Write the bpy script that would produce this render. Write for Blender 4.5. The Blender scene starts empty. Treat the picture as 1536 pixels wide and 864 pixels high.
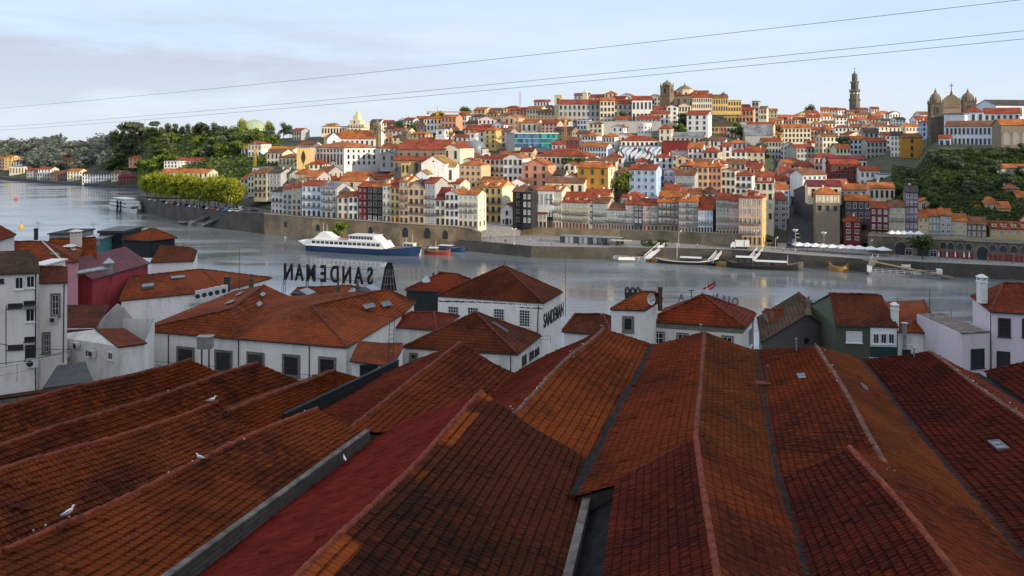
import bpy, bmesh, math, random
from mathutils import Vector, Matrix
R = math.radians
scene = bpy.context.scene
col = scene.collection
# ---------------------------------------------------------------- surveying helpers
F, CX, YH, H = 1200.0, 768.0, 205.0, 50.0          # focal length in photo pixels, axis, horizon, eye height above the river
def P(px, py, Y):            # a point of the place seen at pixel (px,py) and lying Y metres out
    return Vector(((px-CX)/F*Y, Y, H-(py-YH)/F*Y))
def Pz(px, py, z):           # the same from a known height
    return P(px, py, (H-z)*F/(py-YH))
def lerp(a, b, t): return a+(b-a)*t
def interp(tab, x):
    if x <= tab[0][0]: return tab[0][1:]
    for a, b in zip(tab, tab[1:]):
        if x <= b[0]:
            t = (x-a[0])/(b[0]-a[0])
            return tuple(lerp(p, q, t) for p, q in zip(a[1:], b[1:]))
    return tab[-1][1:]
# ---------------------------------------------------------------- materials
MATS = {}
def nodes(m):
    m.use_nodes = True
    nt = m.node_tree
    return nt, nt.nodes['Principled BSDF']
def N(nt, t, **kw):
    n = nt.nodes.new(t)
    for k, v in kw.items():
        if k in n.inputs: n.inputs[k].default_value = v
        else: setattr(n, k, v)
    return n
def mathn(nt, op, a, b=None, c=None):
    n = nt.nodes.new('ShaderNodeMath'); n.operation = op
    for i, v in enumerate((a, b, c)):
        if v is None: continue
        if isinstance(v, (int, float)): n.inputs[i].default_value = v
        else: nt.links.new(v, n.inputs[i])
    return n.outputs[0]
def mixc(nt, f, a, b, mode='MIX'):
    n = nt.nodes.new('ShaderNodeMix'); n.data_type = 'RGBA'; n.blend_type = mode
    for s, v in (('Factor', f), ('A', a), ('B', b)):
        i = [q for q in n.inputs if q.name == s and (q.type == 'RGBA' or s == 'Factor')][0]
        if isinstance(v, (int, float)): i.default_value = v
        elif isinstance(v, (tuple, list)): i.default_value = (*v[:3], 1)
        else: nt.links.new(v, i)
    return [o for o in n.outputs if o.type == 'RGBA'][0]
def ramp(nt, fac, stops):
    n = nt.nodes.new('ShaderNodeValToRGB')
    e = n.color_ramp.elements
    while len(e) < len(stops): e.new(0.5)
    for el, (p, c) in zip(e, stops):
        el.position = p; el.color = (*c, 1) if len(c) == 3 else c
    nt.links.new(fac, n.inputs[0]); return n.outputs[0]
def noise(nt, vec, scale, detail=3, rough=.55):
    n = N(nt, 'ShaderNodeTexNoise', Scale=scale, Detail=detail, Roughness=rough)
    if vec is not None: nt.links.new(vec, n.inputs['Vector'])
    return n.outputs['Fac']
def mapping(nt, vec, scale=(1,1,1), loc=(0,0,0)):
    n = nt.nodes.new('ShaderNodeMapping'); n.inputs['Scale'].default_value = scale; n.inputs['Location'].default_value = loc
    nt.links.new(vec, n.inputs['Vector']); return n.outputs[0]
def world_pos(nt): return nt.nodes.new('ShaderNodeNewGeometry').outputs['Position']

def plaster(name, c, dirt=.35, rough=.85, streak=1.0):
    """rendered / painted wall with vertical rain stains and patches"""
    if name in MATS: return MATS[name]
    m = bpy.data.materials.new(name); nt, b = nodes(m); p = world_pos(nt)
    n1 = noise(nt, mapping(nt, p, (.9, .9, .16)), 1.0, 6, .68)
    n2 = noise(nt, p, .35, 4, .6)
    dark = tuple(x*.42 for x in c)
    f = mathn(nt, 'MULTIPLY', mathn(nt, 'MULTIPLY', ramp(nt, n1, [(.44, (0,0,0)), (.74, (1,1,1))]), ramp(nt, noise(nt, p, .5, 5, .7), [(.38, (.15,)*3), (.62, (1,1,1))])), dirt*streak*1.25)
    k = mixc(nt, f, c, dark)
    f2 = mathn(nt, 'MULTIPLY', ramp(nt, n2, [(.4, (0,0,0)), (.7, (1,1,1))]), dirt*.6)
    k = mixc(nt, f2, k, tuple(x*.7+.02 for x in c))
    nt.links.new(k, b.inputs['Base Color']); b.inputs['Roughness'].default_value = rough
    b.inputs['Specular IOR Level'].default_value = .25
    MATS[name] = m; return m
def plain(name, c, rough=.7, metal=0, var=.25, scale=2.0, spec=.4):
    if name in MATS: return MATS[name]
    m = bpy.data.materials.new(name); nt, b = nodes(m); p = world_pos(nt)
    n = noise(nt, p, scale, 3)
    k = mixc(nt, ramp(nt, n, [(.35, (0,0,0)), (.68, (1,1,1))]), tuple(x*(1-var) for x in c), tuple(min(1, x*(1+var*.6)) for x in c))
    nt.links.new(k, b.inputs['Base Color']); b.inputs['Roughness'].default_value = rough
    b.inputs['Metallic'].default_value = metal; b.inputs['Specular IOR Level'].default_value = spec
    MATS[name] = m; return m
def masonry(name, c, mort, sx=.9, sz=.45, dark=.5):
    if name in MATS: return MATS[name]
    m = bpy.data.materials.new(name); nt, b = nodes(m); p = world_pos(nt)
    sep = nt.nodes.new('ShaderNodeSeparateXYZ'); nt.links.new(p, sep.inputs[0])
    u = mathn(nt, 'ADD', sep.outputs[0], mathn(nt, 'MULTIPLY', sep.outputs[1], -.6))
    cmb = nt.nodes.new('ShaderNodeCombineXYZ'); nt.links.new(u, cmb.inputs[0]); nt.links.new(sep.outputs[2], cmb.inputs[1])
    br = N(nt, 'ShaderNodeTexBrick', Scale=1.0); nt.links.new(cmb.outputs[0], br.inputs['Vector'])
    br.inputs['Brick Width'].default_value = sx; br.inputs['Row Height'].default_value = sz; br.inputs['Mortar Size'].default_value = .03
    br.inputs['Color1'].default_value = (*c, 1); br.inputs['Color2'].default_value = (*(x*.72 for x in c), 1); br.inputs['Mortar'].default_value = (*mort, 1)
    n = noise(nt, mapping(nt, p, (1, 1, .35)), .22, 5, .65)
    k = mixc(nt, ramp(nt, n, [(.38, (0,0,0)), (.66, (1,1,1))]), br.outputs['Color'], tuple(x*dark*.6 for x in c), 'MIX')
    k = mixc(nt, .45, br.outputs['Color'], k)
    k = mixc(nt, ramp(nt, noise(nt, p, .12, 4), [(.4, (0,0,0)), (.65, (1,1,1))]), k, tuple(x*dark for x in c))
    nt.links.new(k, b.inputs['Base Color']); b.inputs['Roughness'].default_value = .9
    MATS[name] = m; return m
def tile(name, base, alt, dark, moss=.4, patch=.5, cw=.22, ch=.36, bump=.5, light=.0, seed=0., mosscol=(.05,.032,.012), spec=.12, gapk=.35, pale=0, tone=1.0, strip=None):
    """clay roof tiles laid out in metres of UV: columns cw wide, courses ch deep, single tiles vary, lichen and soot in patches"""
    if name in MATS: return MATS[name]
    base, alt, dark, mosscol = ((c_[0]*tone, c_[1]*tone*.80, c_[2]*tone*.62) for c_ in (base, alt, dark, mosscol))
    m = bpy.data.materials.new(name); nt, b = nodes(m)
    uv = nt.nodes.new('ShaderNodeUVMap').outputs[0]
    sep = nt.nodes.new('ShaderNodeSeparateXYZ'); nt.links.new(uv, sep.inputs[0])
    u, v = sep.outputs[0], sep.outputs[1]
    cu, cv = mathn(nt, 'DIVIDE', u, cw), mathn(nt, 'DIVIDE', v, ch)
    cell = nt.nodes.new('ShaderNodeCombineXYZ')
    nt.links.new(mathn(nt, 'FLOOR', cu), cell.inputs[0]); nt.links.new(mathn(nt, 'FLOOR', cv), cell.inputs[1]); cell.inputs[2].default_value = seed
    wn = nt.nodes.new('ShaderNodeTexWhiteNoise'); wn.noise_dimensions = '3D'; nt.links.new(cell.outputs[0], wn.inputs['Vector'])
    p = mapping(nt, world_pos(nt), (1,1,1), (seed*7.3, seed*3.1, 0))
    k = mixc(nt, ramp(nt, wn.outputs['Value'], [(0, (0,0,0)), (.5, (.45,)*3), (.9, (.65,)*3), (1, (1.5,)*3)]), tuple(x*.8 for x in base), alt)
    nl = noise(nt, p, .45, 6, .68); ns = noise(nt, p, 2.2, 5, .7); nx = noise(nt, p, .13, 3, .6)
    k = mixc(nt, mathn(nt, 'MULTIPLY', ramp(nt, nl, [(.42, (0,0,0)), (.62, (1,1,1))]), patch), k, dark)
    k = mixc(nt, mathn(nt, 'MULTIPLY', ramp(nt, ns, [(.46, (0,0,0)), (.64, (1,1,1))]), moss), k, mosscol)
    k = mixc(nt, mathn(nt, 'MULTIPLY', ramp(nt, nx, [(.45, (0,0,0)), (.6, (1,1,1))]), .45), k, tuple(x*1.35 for x in alt))
    sp = nt.nodes.new('ShaderNodeTexVoronoi'); sp.inputs['Scale'].default_value = 5.0; nt.links.new(p, sp.inputs['Vector'])
    spot = mathn(nt, 'MULTIPLY', mathn(nt, 'LESS_THAN', sp.outputs['Distance'], .11), mathn(nt, 'GREATER_THAN', noise(nt, p, .8, 2), .56))
    k = mixc(nt, mathn(nt, 'MULTIPLY', spot, .22+light), k, (.34,.30,.26))
    if strip:       # a band of newer tiles laid along the ridge
        sb = mathn(nt, 'MULTIPLY', mathn(nt, 'LESS_THAN', mathn(nt, 'ADD', cv, mathn(nt, 'MULTIPLY', noise(nt, p, .25, 2), 1.6)), 2.9), ramp(nt, noise(nt, mapping(nt, p, (1, 1, 1), (4, 9, 0)), .22, 3), [(.44, (.1,)*3), (.5, (1,1,1))]))
        k = mixc(nt, sb, k, mixc(nt, wn.outputs['Value'], tuple(q*.75 for q in strip), strip))
    fu, fv = mathn(nt, 'FRACT', cu), mathn(nt, 'FRACT', cv)
    gap = mathn(nt, 'MAXIMUM', mathn(nt, 'LESS_THAN', fv, .24), mathn(nt, 'MULTIPLY', mathn(nt, 'LESS_THAN', fu, .18), .28))
    k = mixc(nt, mathn(nt, 'MULTIPLY', gap, mathn(nt, 'MULTIPLY_ADD', noise(nt, p, .7, 3), .9, gapk-.35)), k, tuple(x*.22 for x in base))
    if pale:
        st = mathn(nt, 'LESS_THAN', mathn(nt, 'FRACT', mathn(nt, 'MULTIPLY', cu, .5)), .17)
        pm = mathn(nt, 'MULTIPLY', mathn(nt, 'GREATER_THAN', fv, .35), ramp(nt, noise(nt, p, .16, 3, .6), [(.50, (0,0,0)), (.60, (1,1,1))]))
        k = mixc(nt, mathn(nt, 'MULTIPLY', mathn(nt, 'MULTIPLY', st, pm), pale), k, (.42, .26, .21))
    nt.links.new(k, b.inputs['Base Color'])
    hgt = mathn(nt, 'ADD', mathn(nt, 'SINE', mathn(nt, 'MULTIPLY', fu, math.pi)), mathn(nt, 'MULTIPLY', fv, -.9))
    bp = N(nt, 'ShaderNodeBump', Strength=bump, Distance=.05); nt.links.new(hgt, bp.inputs['Height']); nt.links.new(bp.outputs[0], b.inputs['Normal'])
    b.inputs['Roughness'].default_value = .85; b.inputs['Specular IOR Level'].default_value = spec
    MATS[name] = m; return m
def farroof(name, c, var=.5):
    if name in MATS: return MATS[name]
    m = bpy.data.materials.new(name); nt, b = nodes(m); p = world_pos(nt)
    n1 = noise(nt, p, .22, 4, .7); n2 = noise(nt, p, 1.6, 3, .7)
    k = mixc(nt, ramp(nt, n1, [(.36, (0,0,0)), (.66, (1,1,1))]), tuple(x*(1-var) for x in c), tuple(min(1, x*1.25) for x in c))
    k = mixc(nt, mathn(nt, 'MULTIPLY', ramp(nt, n2, [(.45, (0,0,0)), (.7, (1,1,1))]), .45), k, (.09,.05,.03))
    nt.links.new(k, b.inputs['Base Color']); b.inputs['Roughness'].default_value = .85
    b.inputs['Specular IOR Level'].default_value = .2
    MATS[name] = m; return m
def glassy(name, c, rough=.15, spec=.6, var=.5):
    if name in MATS: return MATS[name]
    m = bpy.data.materials.new(name); nt, b = nodes(m)
    oi = nt.nodes.new('ShaderNodeObjectInfo')
    k = mixc(nt, oi.outputs['Random'], tuple(x*(1-var) for x in c), tuple(min(1, x*(1+var)) for x in c))
    nt.links.new(k, b.inputs['Base Color']); b.inputs['Roughness'].default_value = rough; b.inputs['Specular IOR Level'].default_value = spec
    MATS[name] = m; return m
def leafmat(name, c):
    if name in MATS: return MATS[name]
    m = bpy.data.materials.new(name); nt, b = nodes(m); p = world_pos(nt)
    n = noise(nt, p, .5, 3)
    k = mixc(nt, ramp(nt, n, [(.35, (0,0,0)), (.65, (1,1,1))]), tuple(x*.6 for x in c), tuple(x*1.35 for x in c))
    nt.links.new(k, b.inputs['Base Color']); b.inputs['Roughness'].default_value = .7; b.inputs['Specular IOR Level'].default_value = .15
    tr = nt.nodes.new('ShaderNodeBsdfTranslucent'); nt.links.new(k, tr.inputs[0]); mx = nt.nodes.new('ShaderNodeMixShader'); mx.inputs[0].default_value = .45
    out = [q for q in nt.nodes if q.type == 'OUTPUT_MATERIAL'][0]; nt.links.new(b.outputs[0], mx.inputs[1]); nt.links.new(tr.outputs[0], mx.inputs[2]); nt.links.new(mx.outputs[0], out.inputs[0])
    MATS[name] = m; return m
# ---------------------------------------------------------------- meshes
class MB:
    def __init__(s): s.v = []; s.f = []; s.m = []; s.uv = {}
    def add(s, vs, fs, mat=0):
        o = len(s.v); s.v += [tuple(p) for p in vs]
        for f in fs: s.f.append([o+i for i in f]); s.m.append(mat)
        return s
    def quad(s, a, b, c, d, mat=0): return s.add((a, b, c, d), ((0,1,2,3),), mat)
    def box(s, x0, y0, z0, x1, y1, z1, mat=0, M=None):
        vs = [Vector(p) for p in ((x0,y0,z0),(x1,y0,z0),(x1,y1,z0),(x0,y1,z0),(x0,y0,z1),(x1,y0,z1),(x1,y1,z1),(x0,y1,z1))]
        if M is not None: vs = [M @ p for p in vs]
        return s.add(vs, ((3,2,1,0),(4,5,6,7),(0,1,5,4),(1,2,6,5),(2,3,7,6),(3,0,4,7)), mat)
    def cyl(s, p0, p1, r0, r1=None, n=8, mat=0, cap=True):
        p0, p1 = Vector(p0), Vector(p1); r1 = r0 if r1 is None else r1
        d = (p1-p0); q = d.to_track_quat('Z', 'Y').to_matrix() if d.length > 1e-9 else Matrix.Identity(3)
        vs = []
        for p, r in ((p0, r0), (p1, r1)):
            for i in range(n):
                a = 2*math.pi*i/n; vs.append(p+q @ Vector((math.cos(a)*r, math.sin(a)*r, 0)))
        fs = [(i, (i+1) % n, n+(i+1) % n, n+i) for i in range(n)]
        if cap: fs += [tuple(range(n-1, -1, -1)), tuple(range(n, 2*n))]
        return s.add(vs, fs, mat)
    def lathe(s, prof, c=(0,0,0), n=12, mat=0, sx=1, sy=1, rot=0):
        vs = []; k = len(prof)
        for r, z in prof:
            for i in range(n):
                a = 2*math.pi*i/n+rot; vs.append((c[0]+math.cos(a)*r*sx, c[1]+math.sin(a)*r*sy, c[2]+z))
        fs = [(j*n+i, j*n+(i+1) % n, (j+1)*n+(i+1) % n, (j+1)*n+i) for j in range(k-1) for i in range(n)]
        fs += [tuple(range(n-1, -1, -1)), tuple(range((k-1)*n, k*n))]
        return s.add(vs, fs, mat)
    def prism(s, poly, z0, z1, mat=0, cap=True):       # poly: counter-clockwise (x,y)
        n = len(poly); vs = [(x, y, z0) for x, y in poly]+[(x, y, z1) for x, y in poly]
        fs = [(i, (i+1) % n, n+(i+1) % n, n+i) for i in range(n)]
        if cap: fs += [tuple(range(n-1, -1, -1)), tuple(range(n, 2*n))]
        return s.add(vs, fs, mat)
    def extr(s, poly, y0, y1, mat=0):                  # poly (x,z) extruded along y
        n = len(poly); vs = [(x, y0, z) for x, z in poly]+[(x, y1, z) for x, z in poly]
        fs = [(i, (i+1) % n, n+(i+1) % n, n+i) for i in range(n)]+[tuple(range(n-1, -1, -1)), tuple(range(n, 2*n))]
        return s.add(vs, fs, mat)
    def mesh(s, name, mats, smooth=False):
        me = bpy.data.meshes.new(name); me.from_pydata(s.v, [], s.f)
        for m in mats: me.materials.append(m)
        me.polygons.foreach_set('material_index', s.m)
        if s.uv:
            L = me.uv_layers.new(name='UVMap'); k = 0
            for pi, f in enumerate(s.f):
                for q, i in enumerate(f):
                    w = s.uv.get(pi)
                    L.data[k].uv = w[q] if w else (0, 0); k += 1
        if smooth: me.polygons.foreach_set('use_smooth', [True]*len(s.f))
        me.update()
        bm = bmesh.new(); bm.from_mesh(me); bmesh.ops.recalc_face_normals(bm, faces=bm.faces) if smooth is None else None; bm.free()
        return me
    def build(s, name, mats, parent=None, smooth=False):
        if not isinstance(mats, (list, tuple)): mats = [mats]
        return link(name, s.mesh(name, mats, smooth), parent)
def link(name, data, parent=None):
    o = bpy.data.objects.new(name, data); col.objects.link(o)
    if parent: o.parent = parent
    return o
def tag(o, label=None, cat=None, group=None, kind=None):
    if label: o['label'] = label
    if cat: o['category'] = cat
    if group: o['group'] = group
    if kind: o['kind'] = kind
    return o
def empty(name, loc=(0,0,0), rz=0, label=None, cat=None, group=None):
    o = bpy.data.objects.new(name, None); col.objects.link(o)
    o.location = loc; o.rotation_euler = (0, 0, rz); o.empty_display_size = .3
    return tag(o, label, cat, group)
def kids(o): return [c for c in ALLKIDS.get(o, [])]
def copy_tree(o, parent=None):
    c = o.copy(); col.objects.link(c)
    if parent: c.parent = parent
    for ch in list(o.children): copy_tree(ch, c)
    return c
def struct(o): o['kind'] = 'structure'; return o
def stuff(o): o['kind'] = 'stuff'; return o
RNG = random.Random(11)
# ================================================================ camera, light, sky
cam = bpy.data.objects.new('camera', bpy.data.cameras.new('camera')); col.objects.link(cam)
cam.location = (0, 0, H); cam.rotation_euler = (R(90), 0, 0)
cam.data.sensor_width = 36; cam.data.lens = 36*F/1536; cam.data.shift_y = -(432-YH)/1536
cam.data.clip_start = .5; cam.data.clip_end = 30000
scene.camera = cam
scene.view_settings.view_transform = 'Standard'; scene.view_settings.look = 'None'; scene.view_settings.exposure = 0
SUN_EL = R(14.0); SDIR = Vector((.80, -.60, 0)).normalized()
sv = Vector((SDIR.x*math.cos(SUN_EL), SDIR.y*math.cos(SUN_EL), math.sin(SUN_EL)))
sun = bpy.data.objects.new('sun', bpy.data.lights.new('sun', 'SUN')); col.objects.link(sun)
sun.data.energy = 5.0; sun.data.angle = R(.6); sun.data.color = (1, .84, .62)
sun.rotation_euler = sv.to_track_quat('Z', 'Y').to_euler(); sun.location = (200, -100, 200)
w = bpy.data.worlds.new('World'); scene.world = w; w.use_nodes = True
nt = w.node_tree; bg = nt.nodes['Background']
sky = nt.nodes.new('ShaderNodeTexSky'); sky.sky_type = 'NISHITA'; sky.sun_disc = False
sky.sun_elevation = SUN_EL; sky.sun_rotation = math.atan2(SDIR.x, SDIR.y)
sky.air_density = 1.0; sky.dust_density = 1.6; sky.ozone_density = 2.0; sky.altitude = 50
tc = nt.nodes.new('ShaderNodeTexCoord').outputs['Generated']
sp = nt.nodes.new('ShaderNodeSeparateXYZ'); nt.links.new(tc, sp.inputs[0])
# thin morning cloud: a whitish veil with long soft streaks low over the west
cl = noise(nt, mapping(nt, tc, (1.6, 1.6, 9.0)), 1.5, 5, .55)
cl2 = noise(nt, mapping(nt, tc, (2.2, 2.2, 13.0), (3.1, .4, 0)), 1.6, 6, .6)
veil = ramp(nt, cl, [(.40, (0,0,0)), (.66, (1,1,1))])
grey = ramp(nt, cl2, [(.40, (0,0,0)), (.58, (1,1,1))])
low = ramp(nt, sp.outputs[2], [(0.0, (0.12,)*3), (.04, (.55,)*3), (.10, (1,)*3), (.15, (.25,)*3), (.3, (0,)*3)])
west = ramp(nt, mathn(nt, 'MULTIPLY_ADD', sp.outputs[0], -.5, .5), [(.46, (0,0,0)), (.64, (1,1,1))])
greyf = mathn(nt, 'MULTIPLY', mathn(nt, 'MULTIPLY', grey, low), west)
SK = 0.088
haze = ramp(nt, sp.outputs[2], [(0.0, (.73, .81, .91)), (.07, (.66, .79, .96)), (.16, (.57, .75, .99)), (.38, (.78, .88, 1.06)), (1.0, (.80, .88, 1.02))])  # overhead stops raised above the frame to brighten the foreground
k = mixc(nt, .80, sky.outputs[0], (0, 0, 0))
sc = nt.nodes.new('ShaderNodeVectorMath'); sc.operation = 'SCALE'; nt.links.new(sky.outputs[0], sc.inputs[0]); sc.inputs[3].default_value = .22
ad = nt.nodes.new('ShaderNodeVectorMath'); ad.operation = 'SCALE'; nt.links.new(haze, ad.inputs[0]); ad.inputs[3].default_value = .92/SK
sm = nt.nodes.new('ShaderNodeVectorMath'); sm.operation = 'ADD'; nt.links.new(sc.outputs[0], sm.inputs[0]); nt.links.new(ad.outputs[0], sm.inputs[1])
k = mixc(nt, mathn(nt, 'MULTIPLY', veil, .5), sm.outputs[0], tuple(x/SK for x in (.80, .86, .93)))
k = mixc(nt, mathn(nt, 'MULTIPLY', greyf, .95), k, tuple(x/SK for x in (.57, .62, .74)))
nt.links.new(k, bg.inputs[0]); bg.inputs[1].default_value = SK*1.06

# ================================================================ river
m = bpy.data.materials.new('river water'); nt, b = nodes(m); p = world_pos(nt)
b.inputs['Base Color'].default_value = (.16, .178, .185, 1); b.inputs['Roughness'].default_value = .14
b.inputs['IOR'].default_value = 2.0; b.inputs['Specular IOR Level'].default_value = .5
r1 = noise(nt, mapping(nt, p, (.14, .40, 1)), 1.0, 4, .6); r2 = noise(nt, mapping(nt, p, (.012, .045, 1)), 1.0, 4, .6)
hh = mathn(nt, 'ADD', r1, mathn(nt, 'MULTIPLY', r2, 1.2))
bp = N(nt, 'ShaderNodeBump', Strength=.07, Distance=.8); nt.links.new(hh, bp.inputs['Height']); nt.links.new(bp.outputs[0], b.inputs['Normal'])
rr = ramp(nt, r2, [(.38, (.03,)*3), (.64, (.34,)*3)]); nt.links.new(rr, b.inputs['Roughness'])
WATER = m
mb = MB(); mb.quad((-9000, 60, 0), (9000, 60, 0), (9000, 9000, 0), (-9000, 9000, 0))
struct(mb.build('river', WATER))

# ================================================================ far bank terrain
# quay edge: px -> depth
QUAY = [(208, 548), (212, 532), (240, 498), (270, 470), (340, 430), (400, 410), (465, 390), (600, 364), (700, 350), (800, 331), (900, 327), (1000, 326), (1100, 321), (1150, 314), (1200, 307), (1300, 296), (1400, 288), (1536, 279), (1800, 262)]
def quayY(px): return interp(QUAY, px)[0]
# columns: px, (front Y, z), (mid Y, py), (back Y, py)
TER = [
 (-260, 1160, 2.6, 1300, 240, 1600, 219), (0, 962, 2.6, 1100, 244, 1400, 219), (60, 866, 2.6, 960, 250, 1300, 217), (150, 800, 2.6, 870, 252, 1200, 216), (163, 790, 2.6, 850, 250, 960, 212), (172, 784, 2.6, 845, 246, 930, 204), (206.5, 766, 2.6, 830, 246, 900, 204),
 (208.5, 552, 9, 820, 246, 880, 204), (225, 528, 10, 700, 250, 850, 204), (300, 520, 10, 640, 246, 770, 202), (360, 470, 10, 560, 262, 740, 206),
 (410, 430, 11, 520, 262, 720, 208), (470, 402, 11, 500, 262, 720, 205), (560, 380, 11, 480, 262, 740, 202), (640, 372, 11, 470, 262, 720, 192),
 (720, 398, 8.5, 455, 262, 700, 182), (780, 392, 8.5, 455, 262, 700, 176), (850, 384, 9, 452, 262, 690, 166), (930, 372, 9.5, 450, 256, 680, 160),
 (1000, 360, 10, 440, 256, 660, 158), (1100, 345, 8, 440, 256, 700, 164), (1150, 345, 6, 440, 258, 800, 172), (1190, 340, 4, 520, 262, 900, 176),
 (1230, 340, 5, 460, 258, 960, 170), (1290, 330, 6, 450, 256, 1000, 170), (1340, 322, 9, 420, 250, 950, 176), (1375, 318, 10, 400, 262, 760, 190),
 (1400, 318, 10, 400, 224, 620, 192), (1460, 316, 10, 398, 224, 620, 190), (1536, 312, 10, 395, 226, 620, 190), (1700, 300, 10, 390, 226, 620, 190)]
def tY(px, t):          # depth along a column for t in 0..2
    yf, zf, ym, pm, yb, pb = interp(TER, px)
    return lerp(yf, ym, t) if t <= 1 else lerp(ym, yb, t-1)
def tz(px, Y):
    yf, zf, ym, pm, yb, pb = interp(TER, px)
    zm = H-(pm-YH)/F*ym; zb = H-(pb-YH)/F*yb
    if Y <= yf: return zf
    if Y <= ym: return lerp(zf, zm, (Y-yf)/(ym-yf))
    if Y <= yb: return lerp(zm, zb, (Y-ym)/(yb-ym))
    return zb
def gz(X, Y): return tz(CX+X/Y*F, Y)
m = bpy.data.materials.new('hillside earth'); nt, b = nodes(m); p = world_pos(nt)
k = mixc(nt, ramp(nt, noise(nt, p, .05, 5, .65), [(.4, (0,0,0)), (.6, (1,1,1))]), (.035, .05, .018), (.075, .065, .04))
k = mixc(nt, ramp(nt, noise(nt, p, .4, 4, .7), [(.45, (0,0,0)), (.7, (1,1,1))]), k, (.02, .032, .012))
nt.links.new(k, b.inputs['Base Color']); b.inputs['Roughness'].default_value = .95
EARTH = m
mb = MB(); pxs = sorted(set(list(range(-260, 1701, 15))+[206.5, 208.5, 163, 172])); ts = [0]+[i*.1 for i in range(1, 21)]+[2.6, 4]
for px in pxs:
    for t in ts:
        if t <= 2: Y = tY(px, t); z = tz(px, Y)
        else: Y = tY(px, 2)*(1+(t-2)*.5); z = tz(px, 1e5)-(t-2)*14
        mb.v.append(((px-CX)/F*Y, Y, z))
n = len(ts)
for i in range(len(pxs)-1):
    for j in range(n-1):
        a = i*n+j; mb.f.append([a, a+n, a+n+1, a+1]); mb.m.append(0)
struct(mb.build('hillside', EARTH, smooth=True))

# promenade / upper street slabs and the quay walls
STONE = masonry('granite ashlar', (.26,.215,.15), (.11,.09,.065), 1.2, .5, .35)
STONED = masonry('dark quay granite', (.125,.113,.092), (.055,.05,.042), 1.4, .55, .45)
STONEW = masonry('warm wall granite', (.42,.315,.19), (.17,.12,.07), 1.0, .5, .38)
PAVE = plain('cobbled paving', (.27,.255,.235), .85, var=.3, scale=1.2)
def quay_pts(p0, p1, n): return [lerp(p0, p1, i/n) for i in range(n+1)]
def QX(px, back=0): Y = quayY(px)+back; return ((px-CX)/F*Y, Y)
mb = MB(); pts = quay_pts(690, 1760, 40)
for a, b_ in zip(pts, pts[1:]):
    (x0, y0), (x1, y1) = QX(a), QX(b_); ya, yb = interp(TER, a)[0]+12, interp(TER, b_)[0]+12
    mb.quad((x0, y0, 4.6), (x1, y1, 4.6), ((b_-CX)/F*yb, yb, 4.6), ((a-CX)/F*ya, ya, 4.6))
struct(mb.build('promenade', PAVE))
def wall_strip(name, p0, p1, n, z0, z1, back, mat, thick=1.0, topz=None, label=None):
    mb = MB(); pts = quay_pts(p0, p1, n)
    zt = (lambda q: z1) if topz is None else (lambda q: interp(topz, q)[0])
    for a, b_ in zip(pts, pts[1:]):
        (x0, y0), (x1, y1) = QX(a, back), QX(b_, back); (u0, v0), (u1, v1) = QX(a, back+thick), QX(b_, back+thick)
        za, zb = zt(a), zt(b_)
        mb.quad((x0, y0, z0), (x1, y1, z0), (x1, y1, zb), (x0, y0, za))
        mb.quad((x0, y0, za), (x1, y1, zb), (u1, v1, zb), (u0, v0, za))
        mb.quad((u1, v1, z0), (u0, v0, z0), (u0, v0, za), (u1, v1, zb))
    for q in (p0, p1):
        (x0, y0), (u0, v0) = QX(q, back), QX(q, back+thick); mb.quad((x0, y0, z0), (u0, v0, z0), (u0, v0, zt(q)), (x0, y0, zt(q)))
    o = mb.build(name, mat)
    if label: tag(o, label, 'wall')
    return o
wall_strip('quay_wall', 690, 1760, 50, -2, 4.75, -.6, STONED, label='long dark stained river quay wall below the promenade on the far bank')
wall_strip('quay_wall', 208, 395, 30, -2, 9.6, 0, STONED, topz=[(208, 9.0), (215, 9.1), (300, 9.6), (340, 9.9), (395, 10.6)], label='curved dark granite quay wall below the row of plane trees')
wall_strip('embankment_wall', 395, 722, 40, -2, 11, .5, STONEW, topz=[(395, 10.4), (470, 10.7), (600, 10.7), (680, 10.6), (705, 10.2), (722, 8.6)], label='tall stained stone embankment wall behind the white ferry')
# upper street behind embankment and the esplanade with trees
mb = MB(); pts = quay_pts(208.5, 715, 40)
def ztop(q): return interp([(208, 8.8), (215, 8.9), (300, 9.4), (340, 9.7), (395, 10.4), (470, 10.9), (705, 10.4)], q)[0]
for a, b_ in zip(pts, pts[1:]):
    (x0, y0), (x1, y1) = QX(a, 1.2 if a > 395 else .5), QX(b_, 1.2 if b_ > 395 else .5); ya, yb = interp(TER, a)[0]+8, interp(TER, b_)[0]+8
    mb.quad((x0, y0, ztop(a)), (x1, y1, ztop(b_)), ((b_-CX)/F*yb, yb, ztop(b_)), ((a-CX)/F*ya, ya, ztop(a)))
struct(mb.build('upper_street', plain('street asphalt', (.09,.088,.085), .9, var=.3)))
mb = MB(); LQ = [(-260, 1150), (0, 955), (10, 925), (60, 860), (150, 795), (206.5, 762), (208.4, 549)]
for (a, ya), (b_, yb) in zip(LQ, LQ[1:]):
    A, B = P(a, 0, ya), P(b_, 0, yb); mb.quad((A.x, A.y, -2), (B.x, B.y, -2), (B.x, B.y, 3.0 if yb > 600 else 9), (A.x, A.y, 3.0)); mb.quad((A.x, A.y, 3.0), (B.x, B.y, 3.0 if yb > 600 else 9), (B.x-1, B.y+6, 3.0 if yb > 600 else 9), (A.x-1, A.y+6, 3.0))
tag(mb.build('quay_wall', plain('far dark quay', (.075,.075,.08), .9)), 'long low dark quay wall on the distant left shore', 'wall')
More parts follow.
